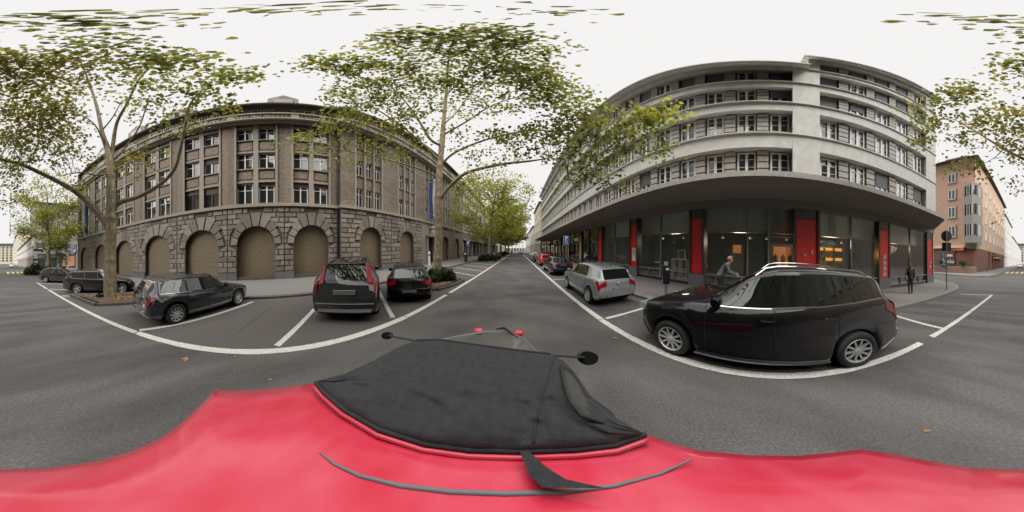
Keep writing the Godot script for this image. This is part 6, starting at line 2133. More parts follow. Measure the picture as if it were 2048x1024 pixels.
	bicycle("second dark bicycle on the right pavement by the yellow pillar", 5.5, 16.6, Vector2(0.5, 1), M.dark_metal)
	bicycle("third dark bicycle on the right pavement under the blue sign", 5.4, 19.0, Vector2(0.2, 1), M.dark_metal)
	bicycle("red bicycle parked before the shop window over the silver roof", 7.6, 13.4, Vector2(0.2, 1), M.red_panel)
	bicycle("bicycle beside the man in grey, mostly hidden by the black SUV", 6.35, 2.3, Vector2(-0.15, -1), M.dark_metal)

# ---------------------------------------------------------------- people
func nets(mb: MB, bones: Array, X: Transform3D, cell: float, k := 0.03) -> void:
	# one smooth skin around tapered bones [a, b, radius a, radius b], meshed as surface nets
	var lo := Vector3.INF
	var hi := -Vector3.INF
	for b in bones:
		var r := maxf(b[2], b[3]) + cell * 3.0
		for p in [b[0], b[1]]:
			lo = lo.min(p - Vector3.ONE * r)
			hi = hi.max(p + Vector3.ONE * r)
	var n := Vector3i(((hi - lo) / cell).ceil()) + Vector3i.ONE
	var f := PackedFloat32Array()
	f.resize(n.x * n.y * n.z)
	f.fill(9.0)
	for b in bones:
		var r := maxf(b[2], b[3]) + cell * 2.0 + k
		var a: Vector3 = b[0]
		var c: Vector3 = b[1]
		var ab := c - a
		var ll := maxf(ab.length_squared(), 1e-9)
		var i0 := Vector3i(((a.min(c) - Vector3.ONE * r - lo) / cell).floor()).clamp(Vector3i.ZERO, n - Vector3i.ONE)
		var i1 := Vector3i(((a.max(c) + Vector3.ONE * r - lo) / cell).ceil()).clamp(Vector3i.ZERO, n - Vector3i.ONE)
		for z in range(i0.z, i1.z + 1):
			for y in range(i0.y, i1.y + 1):
				for x in range(i0.x, i1.x + 1):
					var p := lo + Vector3(x, y, z) * cell
					var t := clampf((p - a).dot(ab) / ll, 0.0, 1.0)
					var d: float = (p - a - ab * t).length() - lerpf(b[2], b[3], t)
					var at := (z * n.y + y) * n.x + x
					var e := f[at]
					var h := maxf(k - absf(d - e), 0.0) / k
					f[at] = minf(d, e) - h * h * k * 0.25
	var vert := {}
	var sx := 1
	var sy := n.x
	var sz := n.x * n.y
	for z in n.z - 1:
		for y in n.y - 1:
			for x in n.x - 1:
				var o := z * sz + y * sy + x
				var s := 0
				var vals := [f[o], f[o + sx], f[o + sy], f[o + sx + sy], f[o + sz], f[o + sx + sz], f[o + sy + sz], f[o + sx + sy + sz]]
				for v in vals: s += 1 if v < 0.0 else 0
				if s == 0 or s == 8: continue
				var m := Vector3.ZERO
				var cnt := 0
				for e in [[0, 1], [2, 3], [4, 5], [6, 7], [0, 2], [1, 3], [4, 6], [5, 7], [0, 4], [1, 5], [2, 6], [3, 7]]:
					var v0: float = vals[e[0]]
					var v1: float = vals[e[1]]
					if (v0 < 0.0) != (v1 < 0.0):
						var t := v0 / (v0 - v1)
						m += Vector3(e[0] & 1, (e[0] >> 1) & 1, e[0] >> 2).lerp(Vector3(e[1] & 1, (e[1] >> 1) & 1, e[1] >> 2), t)
						cnt += 1
				vert[o] = X * (lo + (Vector3(x, y, z) + m / cnt) * cell)
	for o in vert:
		var x: int = o % n.x
		var y: int = (o / n.x) % n.y
		var z: int = o / sz
		for ax in 3:
			var st: int = [sx, sy, sz][ax]
			var u: int = [sy, sz, sx][ax]
			var v: int = [sz, sx, sy][ax]
			if [x, y, z][(ax + 1) % 3] == 0 or [x, y, z][(ax + 2) % 3] == 0: continue
			var inside: bool = f[o] < 0.0
			if inside == (f[o + st] < 0.0): continue
			if not (vert.has(o - u) and vert.has(o - v) and vert.has(o - u - v)): continue
			if inside: mb.quad(vert[o], vert[o - v], vert[o - u - v], vert[o - u])
			else: mb.quad(vert[o], vert[o - u], vert[o - u - v], vert[o - v])
func hand_bones(wrist: Vector3, dir: Vector3, palm: Vector3) -> Array:
	var side := dir.cross(palm).normalized()
	var out := [[wrist, wrist + dir * 0.075, 0.026, 0.03]]
	for i in 4:
		var o := side * (i - 1.5) * 0.02
		var len: float = [0.058, 0.07, 0.075, 0.064][i]
		var a := wrist + dir * 0.085 + o
		var b := a + (dir * 0.8 + palm * 0.5).normalized() * len * 0.55
		out.append([wrist + dir * 0.05 + o, a, 0.011, 0.01])
		out.append([a, b, 0.0095, 0.009])
		out.append([b, b + (dir * 0.4 + palm * 0.9).normalized() * len * 0.5, 0.009, 0.0075])
	var th := wrist + dir * 0.025 + side * 0.03
	out.append([wrist + dir * 0.015, th, 0.016, 0.014])
	out.append([th, th + (dir + side * 0.6 + palm * 0.4).normalized() * 0.05, 0.012, 0.009])
	return out
func person(label: String, X: Transform3D, J: Dictionary, cloth: Dictionary) -> Node3D:
	# J: joints of the pose, in metres, facing -z
	var o := thing("person", label, "person", X.origin, "people on the right pavement")
	var bones := [[J.pelvis, J.chest, 0.135, 0.13], [J.chest, J.neck, 0.13, 0.06], [J.neck, J.head + Vector3(0, -0.05, 0), 0.055, 0.06], [J.head + Vector3(0, -0.05, -0.02), J.head + Vector3(0, 0.05, 0.01), 0.072, 0.088],
		[J.head + Vector3(0, -0.01, -0.085), J.head + Vector3(0, -0.03, -0.105), 0.012, 0.016], [J.head + Vector3(-0.088, -0.01, 0.01), J.head + Vector3(-0.09, 0.02, 0.01), 0.012, 0.016], [J.head + Vector3(0.088, -0.01, 0.01), J.head + Vector3(0.09, 0.02, 0.01), 0.012, 0.016], [J.head + Vector3(0, -0.1, -0.07), J.head + Vector3(0, -0.1, -0.05), 0.025, 0.03]]
	var jacket := [[J.pelvis + Vector3(0, 0.02, 0), J.chest, 0.155, 0.155], [J.chest, J.neck - Vector3(0, 0.04, 0), 0.15, 0.085]]
	var trousers := [[J.pelvis + Vector3(-0.05, 0, 0), J.pelvis + Vector3(0.05, 0, 0), 0.135, 0.135]]
	var shoes := []
	for s in ["l", "r"]:
		bones += [[J.chest + (J["sh_" + s] - J.chest) * 0.4, J["sh_" + s], 0.09, 0.062], [J["sh_" + s], J["el_" + s], 0.05, 0.04], [J["el_" + s], J["wr_" + s], 0.038, 0.026], [J.pelvis, J["hip_" + s], 0.11, 0.095], [J["hip_" + s], J["kn_" + s], 0.085, 0.055], [J["kn_" + s], J["an_" + s], 0.053, 0.036], [J["an_" + s], J["an_" + s] + J.get("toe", Vector3(0, -0.04, -0.16)), 0.035, 0.03]]
		jacket += [[J.chest + (J["sh_" + s] - J.chest) * 0.4, J["sh_" + s], 0.11, 0.08], [J["sh_" + s], J["el_" + s], 0.072, 0.06], [J["el_" + s], J["wr_" + s].lerp(J["el_" + s], 0.12), 0.056, 0.044]]
		trousers += [[J["hip_" + s], J["kn_" + s], 0.1, 0.07], [J["kn_" + s], J["an_" + s] + Vector3(0, 0.02, 0), 0.066, 0.052]]
		shoes += [[J["an_" + s] + Vector3(0, -0.02, 0.03), J["an_" + s] + J.get("toe", Vector3(0, -0.04, -0.17)), 0.052, 0.042]]
	var mb := MB.new()
	nets(mb, bones, X, 0.02)
	for s in ["l", "r"]:
		var d: Vector3 = (J["wr_" + s] - J["el_" + s]).normalized()
		var side := Vector3(-1, 0, 0) if s == "r" else Vector3(1, 0, 0)
		nets(mb, hand_bones(J["wr_" + s], d, (side - d * side.dot(d)).normalized()), X, 0.0055, 0.008)
	var body := part("body", mb, M.skin, o, false, true)
	for e in [["jacket", jacket, cloth.jacket], ["trousers", trousers, cloth.trousers], ["shoes", shoes, cloth.shoes]]:
		mb = MB.new()
		nets(mb, e[1], X, 0.02)
		part(e[0], mb, e[2], o, false, true)
	mb = MB.new()
	var hr := [[J.head + Vector3(0, 0.03, 0.03), J.head + Vector3(0, 0.055, 0.0), 0.1, 0.09]]
	if cloth.get("long", false): hr += [[J.head + Vector3(0, 0.03, 0.04), J.head + Vector3(0, -0.2, 0.09), 0.1, 0.07], [J.head + Vector3(0.06, 0, 0.02), J.head + Vector3(0.08, -0.17, 0.05), 0.05, 0.04], [J.head + Vector3(-0.06, 0, 0.02), J.head + Vector3(-0.08, -0.17, 0.05), 0.05, 0.04]]
	nets(mb, hr, X, 0.016)
	part("hair", mb, cloth.hair, o, false, true)
	for sd in [-1, 1]:
		mb = MB.new()
		nets(mb, [[J.head + Vector3(0.032 * sd, 0.012, -0.083), J.head + Vector3(0.034 * sd, 0.012, -0.083), 0.012, 0.012]], X, 0.007, 0.004)
		part("eye", mb, M.rubber, o, false, true)
	if cloth.has("scarf"):
		mb = MB.new()
		nets(mb, [[J.neck + Vector3(-0.07, 0.0, 0.0), J.neck + Vector3(0.07, 0.0, 0.0), 0.075, 0.075], [J.neck + Vector3(0, -0.03, -0.06), J.neck + Vector3(0, -0.03, 0.06), 0.07, 0.07]], X, 0.018)
		part("scarf", mb, cloth.scarf, o, false, true)
	return o
func people() -> void:
	var v := func(x: float, y: float, z: float) -> Vector3: return Vector3(x, y, z)
	# a woman looking into the corner window
	var X := yawed(P(6.15, 0.127, -6.85), Vector2(0.75, -0.66))
	var J := {"pelvis": v.call(0, 0.92, 0), "chest": v.call(0.0, 1.24, 0.01), "neck": v.call(0, 1.44, 0.0), "head": v.call(0.0, 1.6, -0.02), "sh_l": v.call(-0.17, 1.38, 0), "sh_r": v.call(0.17, 1.38, 0.0), "el_l": v.call(-0.24, 1.1, 0.02), "el_r": v.call(0.23, 1.1, 0.04),
		"wr_l": v.call(-0.2, 0.92, -0.14), "wr_r": v.call(0.22, 0.9, -0.08), "hip_l": v.call(-0.085, 0.88, 0), "hip_r": v.call(0.085, 0.88, 0), "kn_l": v.call(-0.08, 0.48, -0.02), "kn_r": v.call(0.1, 0.48, -0.05), "an_l": v.call(-0.07, 0.085, 0.03), "an_r": v.call(0.1, 0.085, -0.02)}
	person("woman in dark jacket and pale scarf standing before the corner shop window", X, J, {"jacket": M.cloth_black, "trousers": M.cloth_black, "shoes": M.shoe_red, "hair": M.hair_brown, "scarf": M.cloth_pale, "long": true})
	var t := thing("shoulder_bag", "brown bag hanging at the hip of the woman in the dark jacket", "bag", X * v.call(-0.24, 0.95, 0.1))
	var mb := MB.new()
	nets(mb, [[v.call(-0.24, 0.86, -0.04), v.call(-0.24, 0.86, 0.2), 0.085, 0.085], [v.call(-0.24, 0.98, -0.03), v.call(-0.24, 0.98, 0.18), 0.075, 0.075]], X, 0.018)
	part("pouch", mb, M.cloth_tan, t, false, true)
	mb = MB.new()
	mb.tube([X * v.call(-0.26, 1.04, 0.1), X * v.call(-0.24, 1.3, 0.1), X * v.call(-0.13, 1.47, 0.02), X * v.call(-0.2, 1.3, -0.12), X * v.call(-0.25, 1.05, 0.0)], [0.014, 0.014, 0.014, 0.014, 0.014], 5)
	part("strap", mb, M.cloth_tan, t)
	# a man bending over his bicycle
	X = yawed(P(6.0, 0.12, 1.95), Vector2(0.35, -0.94))
	J = {"pelvis": v.call(0, 0.98, 0.1), "chest": v.call(0.0, 1.3, -0.1), "neck": v.call(0, 1.52, -0.24), "head": v.call(0.0, 1.68, -0.32), "sh_l": v.call(-0.2, 1.46, -0.16), "sh_r": v.call(0.2, 1.46, -0.16), "el_l": v.call(-0.26, 1.2, -0.3), "el_r": v.call(0.27, 1.2, -0.28),
		"wr_l": v.call(-0.22, 1.12, -0.55), "wr_r": v.call(0.2, 1.08, -0.52), "hip_l": v.call(-0.09, 0.93, 0.1), "hip_r": v.call(0.09, 0.93, 0.1), "kn_l": v.call(-0.1, 0.5, -0.06), "kn_r": v.call(0.1, 0.5, 0.1), "an_l": v.call(-0.09, 0.085, 0.02), "an_r": v.call(0.1, 0.085, 0.3)}
	person("man in a grey jacket bending forward behind the bonnet of the black SUV", X, J, {"jacket": M.cloth_grey, "trousers": M.cloth_black, "shoes": M.cloth_black, "hair": M.skin})
	# far pedestrian in the street
	X = yawed(P(-2.2, 0.0, 62.0), Vector2(0, 1))
	J = {"pelvis": v.call(0, 0.92, 0), "chest": v.call(0.0, 1.24, 0.01), "neck": v.call(0, 1.44, 0.0), "head": v.call(0.0, 1.6, -0.02), "sh_l": v.call(-0.17, 1.38, 0), "sh_r": v.call(0.17, 1.38, 0.0), "el_l": v.call(-0.24, 1.1, 0.02), "el_r": v.call(0.23, 1.1, 0.04),
		"wr_l": v.call(-0.2, 0.88, -0.1), "wr_r": v.call(0.22, 0.88, 0.08), "hip_l": v.call(-0.085, 0.88, 0), "hip_r": v.call(0.085, 0.88, 0), "kn_l": v.call(-0.08, 0.48, -0.12), "kn_r": v.call(0.09, 0.48, 0.06), "an_l": v.call(-0.07, 0.085, -0.1), "an_r": v.call(0.09, 0.1, 0.25)}
	person("tiny dark figure of a person walking far down the street", X, J, {"jacket": M.cloth_black, "trousers": M.cloth_black, "shoes": M.cloth_black, "hair": M.hair_brown})
# ---------------------------------------------------------------- buildings further off
func plain_house(called: String, label: String, F: Transform3D, u0: float, u1: float, h: float, deep: float, mat: Material, o := {}) -> Node3D:
	var b := thing(called, label, "building", F * Vector3((u0 + u1) / 2, 0, 0), o.get("group", ""))
	var step: float = o.get("step", 3.0)
	var mb := MB.new()
	var g0: float = o.get("shop", 0.0)
	mb.box(F, u0, u1, g0, h, -deep, 0.0, step)
	part("wall", mb, mat, b)
	mb = MB.new()
	mb.box(F, u0 - 0.3, u1 + 0.3, h, h + 0.35, -deep, 0.5, step)
	part("roof", mb, o.get("roof", M.roof_tile), b)
	if g0 > 0.0:
		mb = MB.new()
		mb.box(F, u0, u1, 0.1, g0, -deep, -0.8, step)
		part("shop_front", mb, M.header, b)
		var u := u0
		while u < u1 - 0.5:
			mb = MB.new()
			mb.box(F, u, u + 0.8, 0.1, g0, -0.8, -0.02, step)
			part("pillar", mb, o.get("pillar", mat), b)
			mb = MB.new()
			mb.box(F, u + 0.85, minf(u + o.get("bay", 4.0) - 0.05, u1), 0.6, g0 - 0.5, -0.8, -0.7, step)
			part("shop_window", mb, M.glow_shop if o.get("lit", false) and rng.randf() < 0.75 else M.window_glass, b)
			u += o.get("bay", 4.0)
	var y: float = o.get("y0", g0 + 1.2)
	while y + o.get("wh", 1.8) < h - 0.3:
		var u: float = u0 + o.get("gap", 2.8) / 2
		while u + o.get("ww", 1.2) / 2 < u1:
			var ww: float = o.get("ww", 1.2)
			var mb2 := MB.new()
			mb2.box(F, u - ww / 2 - 0.12, u + ww / 2 + 0.12, y - 0.12, y, 0.0, 0.12, step)
			part("sill", mb2, o.get("trim", M.grey_stone), b)
			window_at(b, F, u - ww / 2, u + ww / 2, y, y + o.get("wh", 1.8), 0.05, {"bar": 0.1, "mull": [0.5] if ww > 0.9 else [], "trans": [], "one_pane": true})
			if o.get("shutters", false) and u < u0 + 6.0:
				for sd in [-1, 1]:
					mb2 = MB.new()
					mb2.box(F, u + sd * (ww / 2 + 0.3) - 0.25, u + sd * (ww / 2 + 0.3) + 0.25, y, y + 2.0, 0.05, 0.1, step)
					part("shutter", mb2, M.green_shutter, b)
			u += o.get("gap", 2.8)
		y += o.get("fh", 3.4)
	return b
func far_blocks() -> void:
	# behind, to the left
	var FW := Vector3(0, 0, -1)
	plain_house("corner_shop_house", "grey corner house with green shutters above lit shop windows on the far left", facing(P(-9.0, 0, -49), FW), 0.0, 24.0, 21.0, 10.0, M.grey_stone, {"shop": 4.6, "lit": true, "shutters": true, "bay": 3.4, "y0": 6.2, "ww": 1.3, "wh": 2.1, "gap": 3.0, "step": 1.5})
	plain_house("low_slit_house", "long low taupe building with tall slit windows on the far left", facing(P(-8.9, 0, 0), Vector3.RIGHT), -118.0, -49.2, 10.5, 9.0, M.taupe_render, {"shop": 3.4, "ww": 0.8, "wh": 2.3, "gap": 1.9, "y0": 4.2, "fh": 3.2, "bay": 5.0})
	plain_house("cream_house", "tall cream building at the end of the far left street", facing(P(-9.2, 0, 0), Vector3.RIGHT), -190.0, -118.5, 24.0, 9.0, M.cream_render, {"gap": 4.0, "step": 6.0})
	# ahead
	plain_house("cream_end_house", "cream house just beyond the pale office block", facing(P(7.9, 0, 0), Vector3.LEFT), -76.0, -56.6, 19.0, 9.0, M.cream_render, {"shop": 4.2, "gap": 3.2})
	plain_house("white_row_house", "white row of houses with dark shop fronts far down the street on the right", facing(P(7.6, 0, 0), Vector3.LEFT), -150.0, -76.4, 13.0, 9.0, M.white_render, {"shop": 4.2, "gap": 4.0, "step": 5.0})
	plain_house("pale_row_house", "pale buildings far down the street behind the tree row", facing(P(-11.6, 0, 0), Vector3.RIGHT), 100.4, 170.0, 17.0, 9.0, M.cream_render, {"shop": 4.2, "gap": 4.5, "step": 5.0})
	plain_house("closing_house", "pale building closing the far end of the street", facing(P(0, 0, 235), Vector3(0, 0, 1)), -30.0, 34.0, 17.0, 10.0, M.white_render, {"shop": 4.0, "gap": 5.0, "step": 4.0})
	# behind, to the right
	plain_house("white_tower_house", "white building beyond the pink house on the far right", facing(P(9.6, 0, 0), Vector3.LEFT), 62.0, 88.0, 21.0, 9.0, M.white_render, {"shop": 4.4, "gap": 3.6})
	plain_house("pale_far_house", "pale buildings at the far end of the right-hand street", facing(P(9.4, 0, 0), Vector3.LEFT), 88.5, 190.0, 16.0, 9.0, M.white_render, {"shop": 4.2, "gap": 5.0, "step": 6.0, "lit": true})
	# houses closing the two side streets, on the line of sight past the corners
	for e in [[-196.0, -176.5, "pale house closing the far left street"], [175.0, 197.0, "pale house closing the far right street"]]:
		var b := thing("closing_side_house", e[2], "building", polar(deg_to_rad((e[0] + e[1]) / 2), 0, 215.0), "", "", true)
		var mb := MB.new()
		var n := 16
		var put := func(m: MB, t0: float, t1: float, y0: float, y1: float, d0: float, d1: float) -> void:
			for k in 4:
				var a := deg_to_rad(lerpf(t0, t1, k / 4.0))
				var c := deg_to_rad(lerpf(t0, t1, (k + 1) / 4.0))
				m.quad(polar(a, y0, d0), polar(a, y1, d0), polar(c, y1, d0), polar(c, y0, d0))
				m.quad(polar(a, y1, d0), polar(a, y1, d1), polar(c, y1, d1), polar(c, y1, d0))
			var q := deg_to_rad(t0)
			var r := deg_to_rad(t1)
			m.quad(polar(q, y0, d1), polar(q, y1, d1), polar(q, y1, d0), polar(q, y0, d0))
			m.quad(polar(r, y0, d0), polar(r, y1, d0), polar(r, y1, d1), polar(r, y0, d1))
		put.call(mb, e[0], e[1], 0.0, 24.0, 215.0, 235.0)
		part("wall", mb, M.cream_render, b, true)
		mb = MB.new()
		put.call(mb, e[0] - 0.1, e[1] + 0.1, 24.0, 27.0, 214.0, 236.0)
		part("roof", mb, M.roof_tile, b, true)
		for j in 6:
			for k in 14:
				mb = MB.new()
				var t: float = e[0] + 0.8 + k * (e[1] - e[0]) / 14.0
				put.call(mb, t, t + 0.5, 3.5 + j * 3.4, 5.6 + j * 3.4, 214.6, 215.2)
				part("window", mb, M.window_glass, b, true)

# added, unseen blocks and trees behind the viewer for cars and windows to mirror
func added_blocks() -> void:
	var runs := [[Vector3(-19, 0, 15), Vector3(19, 0, 15), "dark stone block added straight behind the viewer for cars and shop windows to mirror"], [Vector3(-200, 0, -78), Vector3(-20, 0, 15), "dark stone block added out of view beside the left street for reflections"], [Vector3(20, 0, 15), Vector3(200, 0, -78), "dark stone block added out of view beside the right street for reflections"]]
	var mb: MB
	for e in runs:
		var b := thing("added_building", e[2], "building", e[0], "blocks added for reflections", "", true)
		var d: Vector3 = (e[1] - e[0]).normalized()
		# faces the junction: outward is to the left of the run
		var w: Vector3 = Vector3.UP.cross(d)
		if w.dot(-(e[0] + e[1])) < 0: w = -w
		var F := Transform3D(Basis(Vector3.UP.cross(w), Vector3.UP, w), e[0])
		var L: float = e[0].distance_to(e[1])
		var o := 0.0 if F.basis.x.dot(d) > 0 else -L
		mb = MB.new()
		mb.box(F, o, o + L, -2.0, 17.0, -8.0, 0.0, 10.0)
		part("wall", mb, M.wall_stone, b, true)
		mb = MB.new()
		mb.box(F, o - 0.5, o + L + 0.5, 17.0, 18.0, -8.0, 0.8, 10.0)
		part("roof", mb, M.roof_tile, b, true)
		for j in 4:
			for k in int(minf(L, 120.0) / 5.7):
				var u := o + 2.0 + k * 5.7
				if o < 0.0 and L > 120.0: u = o + L - 122.0 + k * 5.7
				mb = MB.new()
				mb.box(F, u, u + 1.6, 1.2 + j * 4.1, 3.6 + j * 4.1, 0.0, 0.03, 5.0)
				part("pane", mb, M.window_glass, b, true)
				mb = MB.new()
				mb.box(F, u - 0.2, u + 1.8, 0.95 + j * 4.1, 1.2 + j * 4.1, 0.0, 0.2, 5.0)
				part("sill", mb, M.trim_stone, b, true)
	for k in 6:  # added trees, out of view, to break up the reflections
		var x := -38.0 + k * 14.5
		var t := thing("plane_tree", "leafy tree added out of view behind the viewer for reflections, %s from the left" % ["first", "second", "third", "fourth", "fifth", "sixth"][k], "tree", Vector3(x, 0, 9.5), "trees added for reflections", "", true)
		mb = MB.new()
		mb.tube([Vector3(x, -0.2, 9.5), Vector3(x + 0.2, 4, 9.5), Vector3(x, 9, 9.6)], [0.4, 0.3, 0.15], 8)
		part("trunk", mb, M.bark, t, true, true)
		mb = MB.new()
		for i in 260:
			var d := Vector3(rng.randfn(), rng.randfn(), rng.randfn()).normalized() * pow(rng.randf(), 0.5)
			var c := Vector3(x, 11.0, 9.5) + d * Vector3(5.5, 5.5, 3.0)
			for q in 6: leaf(mb, c + Vector3(rng.randfn(), rng.randfn(), rng.randfn()) * 0.4, 0.3, OLIVE[rng.randi() % 5], false)
		part("crown", mb, M.leaf, t, true).set_meta("kind", "stuff")
# ---------------------------------------------------------------- the small red soft-top car in the foreground
func deck(px_: float, py: float, y: float) -> Vector3:
	# a point of the car's bodywork at height y
	var z := (EYE - y) / (TY * (py - 512.0) / 512.0)
	return Vector3((px_ - 1024.0) / 1024.0 * TX * z, y, -z)
func line_at(tab: Array, x: float) -> float:
	for i in tab.size() - 1:
		if x <= tab[i + 1].x:
			var f: float = (x - tab[i].x) / (tab[i + 1].x - tab[i].x)
			var m0: float = (tab[mini(i + 1, tab.size() - 1)].y - tab[maxi(i - 1, 0)].y) * 0.5
			return lerpf(tab[i].y, tab[i + 1].y, f)
	return tab[-1].y
func soft_top_car() -> void:
	var o := thing("red_soft_top_car", "red car with a black fabric soft top filling the foreground", "car", Vector3(0, 0, -1.4), "", "", true)
	# red bodywork: far edge, then the near edge runs under the viewer
	var edge := [Vector2(-1400, 946), Vector2(-400, 942), Vector2(0, 938), Vector2(100, 935), Vector2(200, 921), Vector2(265, 901), Vector2(315, 879), Vector2(355, 852), Vector2(392, 818), Vector2(428, 781), Vector2(500, 780), Vector2(560, 775), Vector2(632, 765), Vector2(660, 782), Vector2(760, 840), Vector2(900, 870), Vector2(1100, 875), Vector2(1220, 874), Vector2(1290, 868), Vector2(1340, 885), Vector2(1400, 901), Vector2(1500, 910), Vector2(1600, 911), Vector2(1660, 905), Vector2(1725, 898), Vector2(1790, 908), Vector2(1850, 920), Vector2(1940, 935), Vector2(2048, 938), Vector2(2448, 942), Vector2(3450, 946)]
	var xs := []
	var x := -1400.0
	while x <= 3450.0:
		xs.append(x)
		x += 12.0
	for e in edge: xs.append(e.x)
	xs.sort()
	var mb := MB.new()
	var rows := []
	for k in 19:
		var row := []
		for q in xs:
			var top := line_at(edge, q)
			if k == 0: row.append(deck(q, top, 1.0) + Vector3(0, -0.75, 0.02))
			elif k == 1: row.append(deck(q, top, 1.0) + Vector3(0, -0.12, -0.01))
			elif k == 2: row.append(deck(q, top + 0.6, 1.01))
			else:
				var f := (k - 2) / 16.0
				var py := lerpf(top + 1.0, 1190.0, f * f * 0.35 + f * 0.65)
				var bulge := 0.05 * sin(minf(f * 3.0, 1.0) * PI / 2)
				row.append(deck(q, py, 1.01 + bulge))
		rows.append(row)
	mb.grid(rows)
	part("body", mb, M.paint_rose, o, true, true)
	# soft top: a grid between its lower hem and its front edge
	var hem := [Vector2(632, 765), Vector2(652, 788), Vector2(690, 820), Vector2(760, 860), Vector2(850, 888), Vector2(940, 900), Vector2(1040, 903), Vector2(1150, 899), Vector2(1230, 890), Vector2(1290, 869)]
	var ridge := [Vector2(632, 762), Vector2(690, 747), Vector2(745, 722), Vector2(790, 697), Vector2(830, 681), Vector2(880, 680), Vector2(960, 691), Vector2(1050, 703), Vector2(1098, 708), Vector2(1128, 722), Vector2(1152, 748), Vector2(1180, 790), Vector2(1225, 832), Vector2(1290, 868)]
	var at := func(tab: Array, f: float) -> Vector2:
		var s := f * (tab.size() - 1)
		var i := mini(int(s), tab.size() - 2)
		return tab[i].lerp(tab[i + 1], s - i)
	var NU := 90
	var NV := 36
	var nz := FastNoiseLite.new()
	nz.frequency = 0.9
	nz.seed = 4
	rows = []
	for i in NV + 1:
		var v := float(i) / NV
		var row := []
		for j in NU + 1:
			var u := float(j) / NU
			var a: Vector2 = at.call(hem, u)
			var b: Vector2 = at.call(ridge, u)
			var p := a.lerp(b, v)
			var mid: float = pow(sin(PI * u), 0.5)
			var y: float = 1.07 + 0.14 * mid * pow(sin(v * PI / 2), 0.7)
			# sagging folds between the bows, and creases fanning from the corners
			var fold: float = 0.011 * sin(u * 26.0 + v * 5.0 + nz.get_noise_2d(u * 3.0, v * 3.0) * 4.0) * mid * sin(PI * v)
			var bow: float = 0.012 * pow(absf(sin(v * PI * 2.0)), 0.5) * mid
			row.append(deck(p.x, p.y, y + bow + fold))
		rows.append(row)
	var rev := rows.duplicate()
	mb = MB.new()
	rev.reverse()
	mb.grid(rev)
	var top_part := part("soft_top", mb, M.soft_top, o, true, true)
	# front header, hem welt, side seam, clear side window, strap
	mb = MB.new()
	var pts := []
	var rr := []
	for j in range(28, 57):
		var b: Vector2 = at.call(ridge, j / 90.0)
		pts.append(rows[NV][j]); rr.append(0.013)
	mb.tube(pts, rr, 8)
	part("header_bar", mb, M.rubber, top_part, true, true)
	mb = MB.new()
	pts = []
	rr = []
	for j in range(0, NU + 1, 2):
		pts.append(rows[0][j] + Vector3(0, 0.004, 0.004)); rr.append(0.012)
	mb.tube(pts, rr, 8)
	part("hem_welt", mb, M.soft_top, top_part, true, true)
	# a rolled red bead in the bodywork along the hem
	mb = MB.new()
	pts = []
	rr = []
	for j in range(0, NU + 1, 2):
		pts.append(rows[0][j] + Vector3(0, -0.012, 0.022)); rr.append(0.011)
	mb.tube(pts, rr, 8)
	part("body_bead", mb, M.paint_rose, o, true, true)
	mb = MB.new()
	pts = []
	rr = []
	for i in range(3, NV + 1):
		var jf := 58.0 + (NV - i) * 0.12
		pts.append(rows[i][int(jf)].lerp(rows[i][int(jf) + 1], jf - int(jf)) + Vector3(0, 0.002, 0)); rr.append(0.006)
	mb.tube(pts, rr, 6)
	part("seam", mb, M.rubber, top_part, true, true)
	# side window in the cloth on the right
	var wl := [Vector2(1122, 738), Vector2(1140, 748), Vector2(1158, 772), Vector2(1172, 800), Vector2(1198, 818), Vector2(1222, 836), Vector2(1228, 848), Vector2(1200, 852), Vector2(1160, 838), Vector2(1140, 812), Vector2(1128, 775)]
	mb = MB.new()
	var frame := MB.new()
	var hgt := func(p: Vector2) -> float: return 1.19 - (p.x - 1122.0) * 0.0009
	var cen := Vector2(1160, 805)
	var fp := []
	var fr := []
	for i in wl.size():
		var a: Vector2 = wl[i]
		var b: Vector2 = wl[(i + 1) % wl.size()]
		var up := Vector3(0, 0.03, 0.015)
		mb.tri(deck(cen.x, cen.y, hgt.call(cen)) + up, deck(a.x, a.y, hgt.call(a)) + up, deck(b.x, b.y, hgt.call(b)) + up)
		fp.append(deck(a.x, a.y, hgt.call(a)) + up); fr.append(0.012)
	fp.append(fp[0]); fr.append(0.012)
	part("side_window", mb, M.clear_plastic, top_part, true, true)
	frame.tube(fp, fr, 6)
	part("window_welt", frame, M.rubber, top_part, true, true)
	mb = MB.new()
	var sl := [Vector2(1040, 902), Vector2(1048, 925), Vector2(1062, 955), Vector2(1085, 975)]
	var sr := [Vector2(1058, 902), Vector2(1090, 932), Vector2(1130, 958), Vector2(1215, 977)]
	rows = []
	for e in [0.03, 0.012]:
		var row := []
		for p in sl: row.append(deck(p.x, p.y, 1.075 + e))
		rows.append(row)
	var srow := []
	for p in sr: srow.append(deck(p.x, p.y, 1.1))
	rows = [srow, rows[0]]
	mb.grid(rows)
	part("strap", mb, M.soft_top, o, true)
	# added grey ring on the rear deck, drawing a blurred stitching band
	mb = MB.new()
	pts = []
	rr = []
	var ring := [Vector2(640, 905), Vector2(668, 928), Vector2(720, 952), Vector2(800, 972), Vector2(900, 984), Vector2(1010, 988), Vector2(1120, 985), Vector2(1230, 972), Vector2(1320, 948), Vector2(1385, 918)]
	for i in 46:
		var p: Vector2 = at.call(ring, i / 45.0)
		pts.append(deck(p.x, p.y, 1.062)); rr.append(lerpf(0.003, 0.009, sin(PI * i / 45.0)))
	mb.tube(pts, rr, 8)
	part("blur_ring", mb, M.blind_grey, o, true, true)
	# windscreen with its frame, wiper and the tips of the front lamps
	mb = MB.new()
	var ws := [Vector2(880, 680), Vector2(920, 672), Vector2(970, 664), Vector2(1010, 664), Vector2(1045, 676), Vector2(1075, 705)]
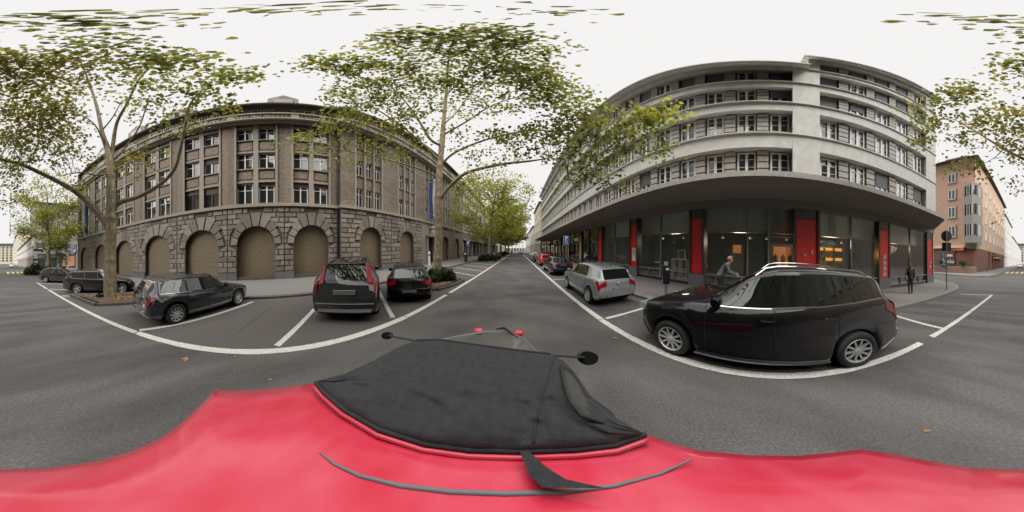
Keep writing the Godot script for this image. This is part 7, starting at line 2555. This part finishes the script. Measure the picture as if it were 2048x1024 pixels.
	var wb := [Vector2(880, 682), Vector2(920, 687), Vector2(970, 693), Vector2(1010, 699), Vector2(1045, 703), Vector2(1075, 707)]
	var ra := []
	var rb := []
	for p in ws: ra.append(deck(p.x, p.y, 1.12))
	for p in wb: rb.append(deck(p.x, p.y, 1.2))
	mb.grid([rb, ra])
	var wsn := part("windscreen", mb, M.clear_plastic, o, true, true)
	mb = MB.new()
	mb.tube(ra, [0.008, 0.01, 0.012, 0.012, 0.01, 0.008], 6)
	part("windscreen_frame", mb, M.pole_grey, wsn, true)
	mb = MB.new()
	mb.tube([deck(992, 658, 1.15), deck(1008, 656, 1.16), deck(1020, 664, 1.15), deck(1035, 676, 1.14)], [0.006, 0.016, 0.012, 0.004], 6)
	part("wiper", mb, M.rubber, wsn, true)
	for p in [Vector2(957, 659), Vector2(1037, 663)]:
		mb = MB.new()
		mb.lathe(Transform3D(Basis(), deck(p.x, p.y, 0.95)), [Vector2(0.0, 0.02), Vector2(0.05, 0.012), Vector2(0.075, -0.01), Vector2(0.06, -0.06), Vector2(0, -0.08)], 14)
		part("lamp_cover", mb, M.paint_rose, o, true, true)
	# low bonnet between the lamps, in the shade of the screen
	# door mirrors on thin stalks
	for e in [[Vector2(775, 671), Vector2(828, 681), 0.062], [Vector2(1175, 715), Vector2(1106, 711), 0.092]]:
		mb = MB.new()
		var c := deck(e[0].x, e[0].y, 1.12)
		var r: float = e[2]
		mb.lathe(Transform3D(Basis(Vector3(1, 0, 0), Vector3(0, 0.35, 0.94), Vector3(0, -0.62, 0.23)), c), [Vector2(0, -0.06), Vector2(r * 0.7, -0.05), Vector2(r, 0.0), Vector2(r * 0.96, 0.02), Vector2(0, 0.02)], 18)
		var mr := part("mirror", mb, M.paint_black, o, true, true)
		mb = MB.new()
		mb.lathe(Transform3D(Basis(Vector3(1, 0, 0), Vector3(0, 0.35, 0.94), Vector3(0, -0.62, 0.23)), c), [Vector2(0, 0.024), Vector2(r * 0.86, 0.024)], 18)
		part("mirror_glass", mb, M.car_glass, mr, true)
		mb = MB.new()
		mb.tube([c, deck(e[1].x, e[1].y, 1.2)], [0.01, 0.008], 6)
		part("stalk", mb, M.dark_metal, mr, true)
